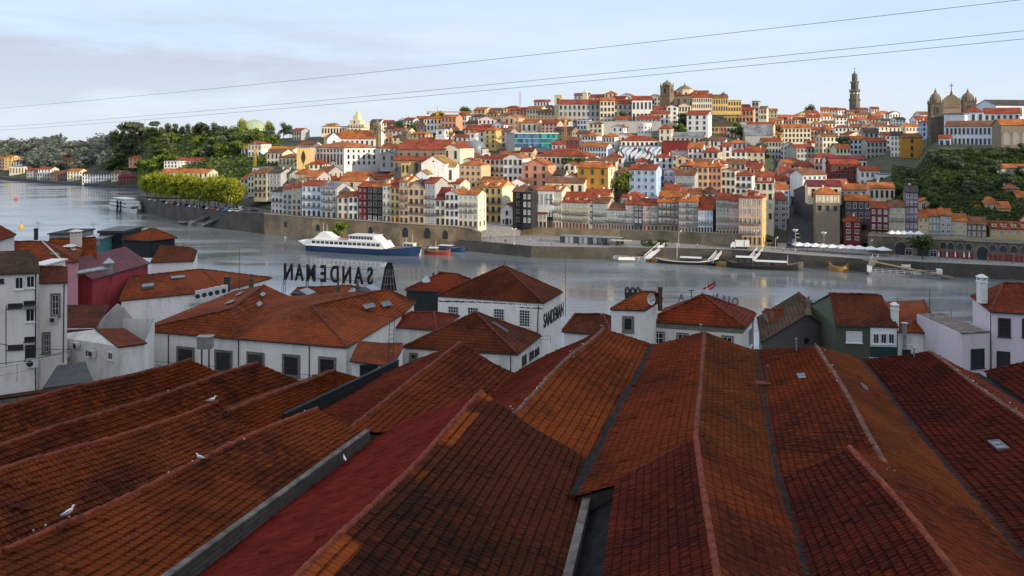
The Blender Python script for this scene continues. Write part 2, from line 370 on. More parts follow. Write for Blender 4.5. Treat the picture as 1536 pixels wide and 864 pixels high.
# fortification wall behind the promenade
def free_wall(name, pa, pb, z0, z1, thick, mat, label, n=1):
    a, b_ = Vector(pa), Vector(pb); d = (b_-a); d.z = 0; nn = Vector((-d.y, d.x, 0)).normalized()*thick
    mb = MB()
    mb.prism([(a.x, a.y), (b_.x, b_.y), (b_.x+nn.x, b_.y+nn.y), (a.x+nn.x, a.y+nn.y)], z0, z1)
    return tag(mb.build(name, mat), label, 'wall')
RAMP = [(778, 373, 7.7), (930, 354, 8.8), (1112, 327, 10.1)]
def rampart(p0, p1, mat, label):
    mb = MB(); n = 14; sec = []
    for i in range(n+1):
        px = lerp(p0, p1, i/n); Y, zt = interp(RAMP, px); X = (px-CX)/F*Y; sec.append([(X, Y, 4.4), (X+.15, Y+.25, zt), (X+.6, Y+1.8, zt), (X+.6, Y+1.8, 4.4)])
    for a, b_ in zip(sec, sec[1:]):
        for k in range(3): mb.quad(a[k], b_[k], b_[k+1], a[k+1])
    mb.quad(*sec[0]); mb.quad(*sec[-1]); return tag(mb.build('rampart_wall', mat), label, 'wall')
rampart(778, 930, STONEW, 'left stretch of the old stone rampart behind the glazed terrace'); rampart(930.3, 1112, STONE, 'right stretch of the old stone rampart above the moored barges')
mb = MB(); sec = []
for i in range(23):
    px = lerp(776, 1112, i/22); Y, zt = interp(RAMP, px); X = (px-CX)/F; sec.append((X*(Y+1), Y+1, zt-.25)); sec.append((X*(Y+22), Y+22, zt-.2))
for i in range(22): mb.quad(sec[2*i], sec[2*i+2], sec[2*i+3], sec[2*i+1])
struct(mb.build('upper_terrace', PAVE))
# sloping paved square by the chapel, and the narrow street climbing away from the quay
mb = MB(); q = [(700, 358, 4.7), (780, 366, 4.7), (782, 375, 8.2), (800, 398, 8.3), (712, 404, 8.4), (700, 368, 8.2)]; mb.add([((a-CX)/F*Y, Y, z) for a, Y, z in q], [(0, 1, 2, 5), (5, 2, 3, 4)]); struct(mb.build('square', PAVE))
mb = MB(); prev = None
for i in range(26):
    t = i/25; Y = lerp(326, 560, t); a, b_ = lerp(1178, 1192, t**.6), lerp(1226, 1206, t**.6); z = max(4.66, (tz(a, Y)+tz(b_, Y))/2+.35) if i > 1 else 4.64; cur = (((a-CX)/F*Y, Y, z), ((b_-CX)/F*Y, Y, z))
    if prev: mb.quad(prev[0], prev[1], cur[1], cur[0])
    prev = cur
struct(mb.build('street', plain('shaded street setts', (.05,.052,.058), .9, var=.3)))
# hills outside the frame to the east that hold the low sun off the near bank
def hill(name, cx, cy, rx, ry, h, mat, n=26):
    mb = MB()
    for i in range(n+1):
        for j in range(n+1):
            x, y = -1+2*i/n, -1+2*j/n; r = math.hypot(x, y); f = max(0, 1-r*r)**.7 if r < 1 else 0
            q = math.sin(i*1.7+j*.6)*.03+math.sin(i*.7-j*1.3)*.04
            mb.v.append((cx+x*rx, cy+y*ry, -3+h*f*(1+q)))
    for i in range(n):
        for j in range(n): a = i*(n+1)+j; mb.f.append([a, a+n+1, a+n+2, a+1]); mb.m.append(0)
    return struct(mb.build(name, mat, smooth=True))
hill('monastery_hill', 290, -60, 185, 215, 150, EARTH)
hill('cathedral_hill', 330, 225, 90, 85, 84, EARTH)
# near bank slope
mb = MB(); XS = [-400, -200, -120, -60, 0, 60, 120, 200, 400]
NB = [(-30, 40), (10, 34), (40, 32), (60, 24), (80, 21), (100, 17), (130, 9), (160, 4.5), (172, 4.2), (172.5, -3)]
for Y, z in NB:
    for X in XS: mb.v.append((X, Y, z+ (0 if Y > 150 else max(0, X-60)*.02)))
for j in range(len(NB)-1):
    for i in range(len(XS)-1): a = j*len(XS)+i; mb.f.append([a, a+1, a+1+len(XS), a+len(XS)]); mb.m.append(0)
struct(mb.build('near_bank_ground', plain('near ground', (.06,.057,.053), .95)))
# ================================================================ foreground lodge roofs
import numpy as np
def adopt(o, root): o.parent = root; o.matrix_parent_inverse = Matrix.Translation(-Vector(root.location)); return o
def vnoise(a, b, seed):
    rs = np.random.RandomState(seed); ph = rs.rand(6)*6.28; fr = rs.rand(6)*1.1+.25; gr = rs.rand(6)*1.1+.25
    s = 0
    for i in range(6): s = s+np.sin(a*fr[i]+b*gr[i]*(1 if i % 2 else -1)+ph[i])/(1+i*.4)
    return s/3
def wob(x, y):          # how the old timbers have sunk: a few centimetres up and down over several metres
    return .085*np.sin(.62*x+.23*y+.5)+.075*np.sin(.41*y-.33*x+1.7)+.045*np.sin(1.15*x-.7*y)
def tile_sheet(name, rf, rn, ef, en, mat, seed=1, cw=.20, ch=.36, amp=.055, step=.035, sag=.07):
    """a roof slope of real clay tiles: rf/rn ridge far/near, ef/en eave far/near"""
    rf, rn, ef, en = (np.array(v) for v in (rf, rn, ef, en))
    L = (np.linalg.norm(rn-rf)+np.linalg.norm(en-ef))/2; W = (np.linalg.norm(ef-rf)+np.linalg.norm(en-rn))/2
    nc, ns = max(2, int(L/cw)), max(2, int(W/ch))
    rs = np.random.RandomState(seed)
    cols_ = np.arange(nc*4+1)/4.0
    prof = np.tile(np.array([0, .75, 1.0, .75]), nc+1)[:nc*4+1]
    tv, off, cj = [], [], []
    for j in range(ns): tv += [j, j+.98]; off += [0.0, step]; cj += [j, j]
    tv = np.array(tv)/ns; off = np.array(off); cj = np.array(cj)
    S, T = np.meshgrid(cols_/nc, tv)
    jit = rs.rand(ns, nc+1)*.022+(rs.rand(ns, nc+1) < .006)*.07; tilt = (rs.rand(ns, nc+1)-.5)*.05
    ci = np.minimum(cols_.astype(int), nc)
    Pm = (rf[None, None]*((1-S)*(1-T))[..., None]+rn[None, None]*(S*(1-T))[..., None]+ef[None, None]*((1-S)*T)[..., None]+en[None, None]*(S*T)[..., None])
    nrm = np.cross(rn-rf, (ef+en-rf-rn)/2); nrm /= np.linalg.norm(nrm)
    if nrm[2] < 0: nrm = -nrm
    hgt = prof[None]*amp+off[:, None]+jit[cj][:, ci]+tilt[cj][:, ci]*(off[:, None] > 0)
    hgt = hgt+vnoise(S*L*.5, T*W*.6, seed)*sag*np.sin(np.pi*np.clip(T, .02, .98))
    Pm = Pm+nrm[None, None]*hgt[..., None]
    Pm[..., 2] += wob(Pm[..., 0], Pm[..., 1])
    nr, nk = Pm.shape[:2]
    idx = np.arange(nr*nk).reshape(nr, nk)
    q = np.stack([idx[:-1, :-1], idx[1:, :-1], idx[1:, 1:], idx[:-1, 1:]], -1).reshape(-1, 4)
    me = bpy.data.meshes.new(name)
    me.vertices.add(nr*nk); me.vertices.foreach_set('co', Pm.reshape(-1).astype(np.float32))
    me.loops.add(q.size); me.loops.foreach_set('vertex_index', q.reshape(-1).astype(np.int32))
    me.polygons.add(len(q)); me.polygons.foreach_set('loop_start', np.arange(0, q.size, 4, dtype=np.int32))
    uvl = me.uv_layers.new(name='UVMap')
    UV = np.stack([S*nc*cw, np.clip(T*ns, 0, None)*ch], -1).reshape(-1, 2)
    vals = UV[q.reshape(-1)]
    # keep the second row of each course inside its own course
    uvl.data.foreach_set('uv', vals.reshape(-1).astype(np.float32))
    me.materials.append(mat); me.update(); me.validate()
    me.polygons.foreach_set('use_smooth', [False]*len(q))
    return link(name, me)
def ridge_caps(a, b_, mat, r=.125, seg=.42, lift=.05):
    a, b_ = Vector(a), Vector(b_); L = (b_-a).length; n = max(1, int(L/seg)); d = (b_-a)/L
    side = Vector((-d.y, d.x, 0)).normalized(); up = Vector((0, 0, 1)); mb = MB(); rs = random.Random(int(L*100))
    for i in range(n):
        p0, p1 = a+d*(i*seg-.04), a+d*((i+1)*seg); r0, r1 = r*1.12, r*.9; j = rs.uniform(-.03, .03)
        vs = []
        for p, rr in ((p0, r0), (p1, r1)):
            if p0.y < 70: p = p+Vector((0, 0, float(wob(p.x, p.y))))
            for k in range(7): t = math.pi*k/6; vs.append(p+side*math.cos(t)*rr+up*(math.sin(t)*rr+lift-.06+j))
        mb.add(vs, [(k, k+1, k+8, k+7) for k in range(6)]+[tuple(range(7)), tuple(range(13, 6, -1))])
    return mb.build('ridge_cap', mat)
def ext(a, b_, Y):              # run the line a->b on until it is Y metres out
    t = (Y-a.y)/(b_.y-a.y); return a+(b_-a)*t
TB = dict(cw=.20, ch=.36, bump=.25)
T_RED = tile('red brown lodge tiles', (.155,.028,.009), (.25,.055,.014), (.045,.011,.006), .35, .6, seed=1, mosscol=(.035,.018,.007), pale=.35, tone=.59, **TB)
T_MOSS = tile('sooty mossy lodge tiles', (.062,.019,.008), (.13,.032,.010), (.017,.010,.006), .7, .85, seed=2, mosscol=(.020,.013,.007), gapk=.5, strip=(.26,.055,.010), tone=.59, **TB)
T_ORANGE = tile('orange lodge tiles', (.22,.045,.010), (.33,.085,.018), (.075,.018,.007), .4, .5, seed=3, mosscol=(.05,.025,.008), tone=.59, **TB)
T_DARKRED = tile('dark wine lodge tiles', (.105,.015,.008), (.175,.028,.011), (.035,.008,.006), .35, .6, seed=4, mosscol=(.022,.012,.007), gapk=.5, pale=.3, tone=.59, **TB)
T_WINE = tile('violet wine tiles', (.15,.024,.014), (.23,.045,.024), (.06,.012,.008), .25, .4, seed=5, spec=.08, pale=.5, tone=.59, **TB)
T_OLIVE = tile('ochre lichened tiles', (.175,.042,.010), (.25,.072,.014), (.06,.02,.008), .5, .5, seed=6, mosscol=(.085,.045,.010), pale=.3, tone=.59, **TB)
T_BROWN = tile('brown left lodge tiles', (.155,.034,.010), (.28,.07,.016), (.035,.011,.006), .55, .7, seed=7, mosscol=(.026,.014,.006), gapk=.42, tone=.59, **TB)
T_PAINT = plain('dull red painted sheeting', (.125,.015,.010), .95, var=.28, scale=.7, spec=.04)
CAP = plain('salmon ridge tiles', (.18,.036,.015), .95, var=.4, scale=3)
CAPB = plain('brown ridge tiles', (.14,.030,.011), .9, var=.5, scale=3)
CAPG = plain('lichened ridge tiles', (.15,.065,.038), .9, var=.5, scale=3)
LEAD = plain('dark lead gutter', (.018,.018,.020), .9, var=.4, spec=.1)
LODGEW = plaster('dirty shade dark lodge wall', (.055,.045,.038), .7)  # dirty plaster, base colour darkened to stand in for shadow between the lodges
CONC = masonry('grey block parapet', (.115,.103,.085), (.045,.042,.036), .5, .2, .4)
BLACKW = plain('tarred wall', (.012,.013,.014), .8)
def lodge(label, rf, rn, lf, ln, f2, n2, matL, matR, cap=CAP, gut=None, seed=1, zb=26, cat='lodge building', sagL=.07, painted=False, group='wine lodge roofs in the foreground'):
    c = (rf+rn)/2; root = empty('lodge_building', (c.x, c.y, zb), 0, label, cat, group)
    for a, b_, mt, k in ((lf, ln, matL, 0), (f2, n2, matR, 1)):
        if mt is None: continue
        flat = mt is T_PAINT
        o = tile_sheet('roof_slope', rf, rn, a, b_, mt, seed*2+k, amp=.02 if flat else .055, step=.012 if flat else .035)
        adopt(o, root)
    adopt(ridge_caps(rf, rn, cap), root)
    # walls a little inside the eaves, gables at both ends
    mb = MB(); ins = .12
    q = []
    for v in (lf, rf, f2, n2, rn, ln):
        w_ = v.copy(); w_.x = lerp(v.x, c.x, ins*.3); w_.y = lerp(v.y, c.y, ins*.12); w_.z -= .10; q.append(w_)
    n = len(q)
    for i in range(n):
        a, b_ = q[i], q[(i+1) % n]; mb.quad((a.x, a.y, zb), (b_.x, b_.y, zb), b_, a)
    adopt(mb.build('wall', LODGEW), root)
    if gut:
        for a, b_, wd in gut:
            d = (b_-a); d.z = 0; s = Vector((-d.y, d.x, 0)).normalized()*wd; up = Vector((0, 0, .07))
            mb = MB(); wz = lambda p: p+Vector((0, 0, float(wob(p.x, p.y))+.05))
            for i in range(24):
                p0, p1 = a.lerp(b_, i/24), a.lerp(b_, (i+1)/24); k0, k1 = (1+.3*math.sin(i*1.3)), (1+.3*math.sin(i*1.3+1.3)); p0, p1 = wz(p0), wz(p1)
                mb.quad(p0-s*k0+up, p0+s*k0+up, p1+s*k1+up, p1-s*k1+up)
            adopt(mb.build('gutter', LEAD), root)
    return root
# --- the big middle lodge: painted left slope, sooty right slope
Brf = Pz(722, 590, 37); Brn = ext(Brf, Pz(455, 864, 37), 15)
Blf, Bln = Pz(560, 655, 34.3), None; Bln = ext(Blf, Pz(270, 864, 34.3), 17)
B2f = Pz(890, 690, 34.26); B2n = ext(B2f, Pz(846, 864, 34.26), 14)
lodge('big middle lodge roof, dull red painted left slope and sooty mossy right slope', Brf, Brn, Blf, Bln, B2f, B2n, T_PAINT, T_MOSS, CAP, seed=2, zb=24)
# bare orange strip of newer tiles just under its ridge
# --- two front lodges on the right
V1 = [Pz(980, 520, 34.7), Pz(905, 660, 34.7)]
Drf = Pz(1044, 660, 37); Drn = ext(Drf, Pz(1076, 864, 37), 15)
Dlf, D2f = Pz(924, 722, 35.45), Pz(1166, 722, 35.4)
Dln = ext(Dlf, Pz(905, 864, 35.45), 14); D2n = ext(D2f, Pz(1211, 864, 35.4), 14)
lodge('front lodge roof with pale ridge tiles just right of the dark valley gutter', Drf, Drn, Dlf, Dln, D2f, D2n, T_DARKRED, T_RED, CAP, gut=[(D2f, D2n, .16)], seed=3, zb=25)
Erf = Pz(1275, 665, 37); Ern = ext(Erf, Pz(1432, 864, 37), 15)
E2f = Vector((18.3, 33.2, 35.1)); E2n = Vector((16.6, 14, 35.1))
lodge('front right lodge roof, dark left slope with lichen and a salmon ridge', Erf, Ern, D2f+Vector((.05, 0, 0)), D2n+Vector((.05, 0, 0)), E2f, E2n, T_DARKRED, T_RED, CAP, seed=4, zb=25)
# --- the row behind them
Frf = Pz(1057, 502, 36.3); Frn = ext(Frf, Pz(1044, 655, 36.3), 33.5)
F2 = [Pz(1135, 525, 34.7), Pz(1165, 715, 34.7)]; F2n = ext(F2[0], F2[1], 33.5)
V1n = ext(V1[0], V1[1], 34.0)
lodge('middle lodge of the far row, long straight orange ridge up to the cream house', Frf, Frn, V1[0], V1n, F2[0], F2n, T_RED, T_OLIVE, CAPB, gut=[(V1[0], V1n, .22), (F2[0], F2n, .13)], seed=5)
Grf = Pz(1225, 517, 36.3); Grn = ext(Grf, Pz(1320, 680, 36.3), 31)
G2 = [Pz(1290, 541, 34.7), Pz(1480, 775, 34.7)]; G2n = ext(G2[0], G2[1], 26)
lodge('lodge of the far row with crooked lichened ridge below the green house', Grf, Grn, F2[0], F2n, G2[0], G2n, T_RED, T_OLIVE, CAPG, gut=[(G2[0], G2n, .13)], seed=6)
Hrf = Pz(1395, 530, 36.3); Hrn = ext(Hrf, Pz(1536, 628, 36.3), 24)
H2f = Pz(1462, 560, 34.8); H2n = ext(H2f, Pz(1560, 622, 34.8), 26)
lodge('rightmost long lodge roof, wine red tiles with skylights below the orange roofed house', Hrf, Hrn, G2[0], G2n, H2f, H2n, T_DARKRED, T_RED, CAPG, gut=[(H2f, H2n, .25)], seed=7)
Irf = Pz(1640, 523, 37.2); Irn = ext(Irf, Irf+Vector((-1.5, -10, 0)), 30)
I2f = Irf+Vector((4, 0, -2)); I2n = Irn+Vector((4, 0, -2))
lodge('dark red roof corner beyond the blue grey gutter at the right edge', Irf, Irn, Pz(1474, 556, 35.0), ext(Pz(1474, 556, 35.0), Pz(1572, 622, 35.0), 30), I2f, I2n, T_DARKRED, T_DARKRED, CAPB, seed=8)
# --- left neighbours of the valley
Crf = Pz(905, 490, 36.0); Crn = ext(Crf, Pz(775, 615, 36.0), 40.3)
CA = [Pz(772, 560, 34.3), Pz(728, 602, 34.3)]; CAn = ext(CA[0], CA[1], 41.2)
lodge('lodge left of the dark valley gutter with violet left slope and whitish crooked ridge', Crf, Crn, CA[0], CAn, V1[0], Pz(903, 702, 34.1), T_WINE, T_ORANGE, CAPG, seed=9)
Arf = Pz(690, 513, 36.0); Arn = Pz(519, 646, 35.2)
AL = [Pz(602, 553, 34.3), Pz(484, 612, 34.3)]; ALn = ext(AL[0], AL[1], 41.5)
lodge('lodge with pointed far gable in front of the low hipped house', Arf, Arn, AL[0], ALn, CA[0], CAn, T_WINE, T_RED, CAPB, seed=10)
# --- left group
L1rf = Pz(475, 612, 36.2); L1rn = ext(L1rf, Pz(0, 828, 36.2), 19)
L12f = Pz(551, 657, 34.9); L12n = ext(L12f, Pz(262, 868, 34.9), 18)
Vlf = Vector((-12.4, 40.2, 34.5)); Vln = ext(Vlf, Vector((-19.2, 27.5, 34.5)), 18)
lodge('nearest left lodge roof, mossy brown with salmon ridge and two gulls', L1rf, L1rn, Vlf, Vln, L12f, L12n, T_BROWN, T_BROWN, CAP, seed=11)
L2rf = Pz(325, 603, 36.2); L2rn = ext(L2rf, Pz(0, 708, 36.2), 22)
L2l = Vector((-17.8, 42.3, 34.4)); L2ln = ext(L2l, Vector((-27.5, 27.5, 34.4)), 22)
lodge('second left lodge roof with salmon ridge ending under a resting gull', L2rf, L2rn, L2l, L2ln, Vlf, ext(Vlf, Vln, 19), T_BROWN, T_BROWN, CAP, seed=12)
r1f = Pz(285, 538, 35.5); r1n = ext(r1f, Pz(0, 612, 35.5), 36)
v1f = Pz(335, 563, 34.0); v1n = ext(v1f, Pz(0, 675, 34.0), 34)
v0f = Vector((-24.6, 53.5, 33.8)); v0n = ext(v0f, Vector((-32, 44, 33.8)), 38)
lodge('left back lodge roof behind, streaked brown tiles along the rough stone wall', r1f, r1n, v0f, v0n, v1f, v1n, T_BROWN, T_BROWN, CAPB, seed=13)
r2f = Pz(385, 548, 35.5); r2n = ext(r2f, r2f-Vector((.5, .866, 0))*14, 36)
v2f = Vector((-13.7, 52.4, 34.0)); v2n = ext(v2f, Vector((-20.5, 39, 34.0)), 36)
lodge('back lodge roof in the left group with white stones along its valley', r2f, r2n, v1f, ext(v1f, v1n, 36), v2f, v2n, T_OLIVE, T_BROWN, CAPB, seed=14)
r3f = Pz(500, 555, 35.5); r3n = ext(r3f, r3f-Vector((.46, .89, 0))*14, 37.5)
v3f = Pz(548, 572, 34.0); v3n = ext(v3f, Pz(482, 614, 34.0), 40)
lodge('back lodge roof below the white warehouse, beside the black tarred wall', r3f, r3n, v2f, ext(v2f, v2n, 38), v3f, v3n, T_OLIVE, T_ORANGE, CAPB, seed=15)
# parapets
def bar_wall(name, a, b_, wd, z0, z1, mat, label, cap=None, capm=None):
    root = empty(name, ((a+b_)/2).to_tuple(), 0, label, 'wall'); d = b_-a; d.z = 0; s = Vector((-d.y, d.x, 0)).normalized()*wd
    mb = MB(); mb.prism([(p.x, p.y) for p in (a-s, b_-s, b_+s, a+s)][::-1], z0, z1); adopt(mb.build('wall_body', mat), root)
    s2 = s*1.25; mb = MB(); mb.prism([(p.x, p.y) for p in (a-s2, b_-s2, b_+s2, a+s2)][::-1], z1+.003, z1+.09); adopt(mb.build('coping', capm or mat), root)
    return root
COPE = plain('weathered cement coping', (.125,.115,.10), .9, var=.5, scale=2)
bar_wall('parapet_wall', Pz(552, 654, 35.0), ext(Pz(552, 654, 35.0), Pz(262, 868, 35.0), 16), .11, 33, 35.25, CONC, 'long grey cement block parapet beside the dull red painted slope', capm=COPE)
bar_wall('parapet_wall', B2f+Vector((.18, -.2, 0)), ext(B2f, B2n, 14)+Vector((.18, 0, 0)), .13, 32, 34.55, CONC, 'grey cement parapet along the right eave of the sooty middle roof', capm=COPE)
bar_wall('parapet_wall', AL[0]+Vector((-.3, .3, 0)), ext(AL[0], AL[1], 43.5)+Vector((-.3, .3, 0)), .10, 32, 34.75, BLACKW, 'black tarred parapet between two lodges in front of the white warehouse', capm=BLACKW)
# deep valley floor between the sooty roof and the front lodge
mb = MB(); mb.quad(B2f+Vector((.2, .6, -.35)), B2n+Vector((.2, 0, -.45)), Dln+Vector((0, 0, -.75)), Dlf+Vector((0, .9, -.8)))
tag(mb.build('valley_gutter', LEAD), 'dark deep valley gutter between the sooty roof and the front lodge', 'gutter')
# skylights lying on the slopes
def on_slope(rf, rn, ef, en, s, t): return rf.lerp(rn, s).lerp(ef.lerp(en, s), t)
def skylight(sl, s, t, w_, h_, label, mat=None, lift=.10):
    rf, rn, ef, en = sl; p = on_slope(rf, rn, ef, en, s, t)
    u = (rn-rf).normalized(); v = (ef.lerp(en, s)-rf.lerp(rn, s)).normalized(); n_ = u.cross(v); n_ = n_ if n_.z > 0 else -n_
    Mx = Matrix((u, v, n_)).transposed()
    root = empty('skylight', p.to_tuple(), 0, label, 'skylight', 'skylights in the lodge roofs')
    M4 = Mx.to_4x4()
    mb = MB(); fr = .06
    for b4 in ((-w_/2, -h_/2, -w_/2+fr, h_/2), (w_/2-fr, -h_/2, w_/2, h_/2), (-w_/2+fr, -h_/2, w_/2-fr, -h_/2+fr), (-w_/2+fr, h_/2-fr, w_/2-fr, h_/2), (-.02, -h_/2+fr, .02, h_/2-fr)):
        mb.box(b4[0], b4[1], 0, b4[2], b4[3], lift+.03, M=M4)
    mb.build('frame', plain('grey skylight frame', (.16,.16,.16), .5), root)
    mb = MB(); mb.box(-w_/2+fr, -h_/2+fr, 0, w_/2-fr, h_/2-fr, lift, M=M4); mb.build('pane', mat or SKYGLASS, root)
    return root
SKYGLASS = glassy('dusty skylight glass', (.10,.12,.14), .25, .6, .2)
GS = (Grf, Grn, F2[0], F2n); G3 = (Grf, Grn, G2[0], G2n); HS = (Hrf, Hrn, G2[0], G2n); 
skylight(GS, .30, .42, 1.0, .55, 'small skylight on the left slope of the lodge below the green house')
skylight(G3, .30, .5, .9, .3, 'narrow whitish slit skylight high on the orange slope')
skylight(G3, .72, .45, .9, .35, 'bent pale skylight low on the orange slope at right')
skylight(HS, .10, .42, .9, .5, 'skylight near the far end of the rightmost lodge roof')
skylight(HS, .55, .45, 1.0, .5, 'skylight halfway down the rightmost lodge roof')
# short tile chimney stump with pipe in the valley between the middle lodges
p = F2[0].lerp(F2[1], .40)
root = empty('roof_vent', p.to_tuple(), 0, 'small clay vent with thin pipe standing in the valley between far row lodges', 'vent')
mb = MB(); mb.box(-.35, -.25, -.2, .35, .25, .22); mb.box(-.45, -.3, .22, .45, .3, .30); mb.build('base', CAPB, root)
mb = MB(); mb.cyl((.3, 0, .3), (.3, 0, 1.25), .07, n=8); mb.cyl((.3, 0, 1.25), (.3, 0, 1.36), .13, .10, n=8); mb.build('pipe', plain('rusty pipe', (.12,.05,.03), .7), root)
# little vent pipes on the ridges
for q, lb in ((Frf+Vector((-.25, .1, 0)), 'short vent pipe at the far tip of the long straight orange ridge'), (Grf+Vector((-1.2, .4, -.4)), 'short grey vent pipe left of the crooked ridge tip'), (Hrf+Vector((-.9, .2, -.4)), 'short grey vent pipe near the tip of the rightmost ridge')):
    mb = MB(); mb.cyl((0, 0, -.1), (0, 0, .62), .05, n=8); mb.cyl((0, 0, .62), (0, 0, .70), .09, n=8)
    o = mb.build('vent_pipe', plain('zinc', (.32,.33,.34), .4, .6)); o.location = q; tag(o, lb, 'vent pipe', 'vent pipes on lodge ridges')
# white stones dropped by gulls along valleys and ridges
mb = MB(); rr = random.Random(5)
for a, b_, n_ in ((v1f, v1n, 38), (v2f, v2n, 22), (Crf, Crn, 26), (v3f, v3n, 14), (L1rf, L1rn, 10), (Hrf, Hrn, 16), (Grf, Grn, 14)):
    for i in range(n_):
        t = rr.random(); c = a.lerp(b_, t)+Vector((rr.gauss(0, .14), rr.gauss(0, .14), .16)); s = rr.uniform(.025, .065)
        mb.lathe([(s*.6, -s*.6), (s, 0), (s*.5, s*.6)], c, 5)
stuff(mb.build('mortar_crumbs', plain('pale mortar', (.42,.40,.37), .9)))
# ================================================================ near bank buildings
WHITE = plaster('stained white wall', (.85,.82,.77), .5)
WHITE2 = plaster('dirty white wall', (.78,.755,.71), .8)
CREAMW = plaster('pale cream wall', (.70,.64,.54), .35)
PINKW = plaster('dusty pink wall', (.58,.26,.30), .35)
REDW = plaster('worn red wall', (.36,.045,.055), 1.0, streak=1.0)
LILAC = plaster('lilac grey wall', (.66,.58,.62), .3)
GREENW = plaster('olive green wall', (.075,.088,.060), .3)
DGREEN = plaster('dark green panel', (.02,.045,.04), .3)
DARKW = plaster('dark slate cladding', (.028,.034,.038), .4)
STONEG = masonry('grey chapel stone', (.20,.185,.165), (.09,.085,.08), .8, .4)
STONES = plain('granite surround', (.20,.175,.14), .85, var=.35, scale=4)
FRW = plain('white painted frame', (.70,.70,.68), .5, var=.08)
FRD = plain('dark frame', (.035,.035,.038), .5, var=.2)
FRB = plain('brown frame', (.09,.045,.03), .6, var=.2)
METAL = plain('galvanised metal', (.38,.39,.40), .35, .7, var=.25)
BLACKM = plain('black painted steel', (.012,.012,.013), .5)
RUST = plain('rusty iron', (.06,.038,.028), .7)
GLD = glassy('dark window glass', (.022,.026,.032), .12, .7, .5)
GLM = glassy('milky window glass', (.20,.22,.24), .3, .5, .4)
BLIND = plain('white roller blind', (.62,.62,.62), .6, var=.06)
NT = dict(cw=.30, ch=.46, bump=.8)
R_OR = tile('orange house tiles', (.23,.048,.012), (.36,.092,.02), (.075,.018,.008), .45, .55, seed=11, mosscol=(.06,.025,.010), gapk=.55, tone=.72, **NT)
R_BR = tile('brown house tiles', (.125,.032,.012), (.20,.055,.018), (.04,.013,.008), .5, .65, seed=12, mosscol=(.03,.017,.009), gapk=.55, tone=.72, **NT)
R_RD = tile('red house tiles', (.20,.032,.012), (.30,.058,.017), (.07,.013,.008), .35, .5, seed=13, mosscol=(.05,.018,.010), gapk=.5, tone=.72, **NT)
R_GY = tile('dark grey brown tiles', (.085,.060,.042), (.13,.085,.055), (.04,.03,.022), .5, .6, seed=14, gapk=.5, tone=.72, **NT)
R_WN = plain('wine painted roof', (.12,.022,.03), .65, var=.35, scale=.7)
def poly_roof(name, faces, mat, root, drop=.16, wall=None):
    mb = MB()
    for f in faces:
        pts = [Vector(p) for p in f]; u = (pts[1]-pts[0]).normalized()
        n = Vector((0, 0, 0))
        for i in range(len(pts)): n += pts[i].cross(pts[(i+1) % len(pts)])
        n.normalize()
        if n.z < 0: n = -n
        v = n.cross(u); v = v if v.z > 0 else -v
        mb.uv[len(mb.f)] = [((p-pts[0]).dot(u)+50, (p-pts[0]).dot(v)+50) for p in pts]
        mb.add(pts, [tuple(range(len(pts)))], 0)
        for a, b_ in zip(pts, pts[1:]+pts[:1]):
            d = Vector((0, 0, -drop)); mb.add([a, b_, b_+d, a+d], [(0, 1, 2, 3)], 1)
    return adopt(mb.build(name, [mat, FRD]), root)
def hipcaps(root, segs, mat=CAPB, r=.14):
    for a, b_ in segs: adopt(ridge_caps(a, b_, mat, r, .45), root)
def house_near(name, label, cat, C4, zb, wmat, rmat, kind, ridge=None, over=.3, caps=True, capm=CAPB, group=None):
    FL, FR, BR, BL = [Vector(c) for c in C4]; cen = (FL+FR+BR+BL)/4
    root = empty(name, (cen.x, cen.y, zb), 0, label, cat, group)
    def ins(p):
        d = Vector((cen.x-p.x, cen.y-p.y, 0)); return p+d.normalized()*over*1.35+Vector((0, 0, -.05))
    W4 = [ins(p) for p in (FL, FR, BR, BL)]; root['_w'] = 1
    mb = MB()
    for i in range(4):
        a, b_ = W4[i], W4[(i+1) % 4]; mb.quad((a.x, a.y, zb), (b_.x, b_.y, zb), b_, a)
    fs = []
    if kind == 'pyr': a = Vector(ridge[0]); fs = [[FL, FR, a], [FR, BR, a], [BR, BL, a], [BL, FL, a]]; rs = [(a, FL), (a, FR), (a, BR)]
    elif kind in ('hipx', 'gabx'):
        r0, r1 = Vector(ridge[0]), Vector(ridge[1]); fs = [[FL, FR, r1, r0], [BR, BL, r0, r1]]; rs = [(r0, r1)]
        if kind == 'hipx': fs += [[FR, BR, r1], [BL, FL, r0]]; rs += [(r0, FL), (r1, FR), (r1, BR)]
        else:
            for p, q, r in ((W4[1], W4[2], r1), (W4[3], W4[0], r0)): mb.add([p, q, ins(r)-Vector((0, 0, .1))], [(0, 1, 2)])
    elif kind in ('hipy', 'gaby'):
        r0, r1 = Vector(ridge[0]), Vector(ridge[1]); fs = [[FR, BR, r1, r0], [BL, FL, r0, r1]]; rs = [(r0, r1)]
        if kind == 'hipy': fs += [[FL, FR, r0], [BR, BL, r1]]; rs += [(r0, FL), (r0, FR)]
        else:
            for p, q, r in ((W4[0], W4[1], r0), (W4[2], W4[3], r1)):
                mb.add([p, q, ins(r)-Vector((0, 0, .12))], [(0, 1, 2)])
    elif kind == 'flat': fs = [[FL, FR, BR, BL]]; rs = []
    adopt(mb.build('wall', wmat), root)
    poly_roof('roof', fs, rmat, root)
    if caps: hipcaps(root, rs, capm)
    return root, W4
def ray_on(A, B, px):       # where the sight line at px meets the upright wall through A,B
    k = (px-CX)/F; d = B-A; t = (k*A.y-A.x)/(d.x-k*d.y); return A+d*t
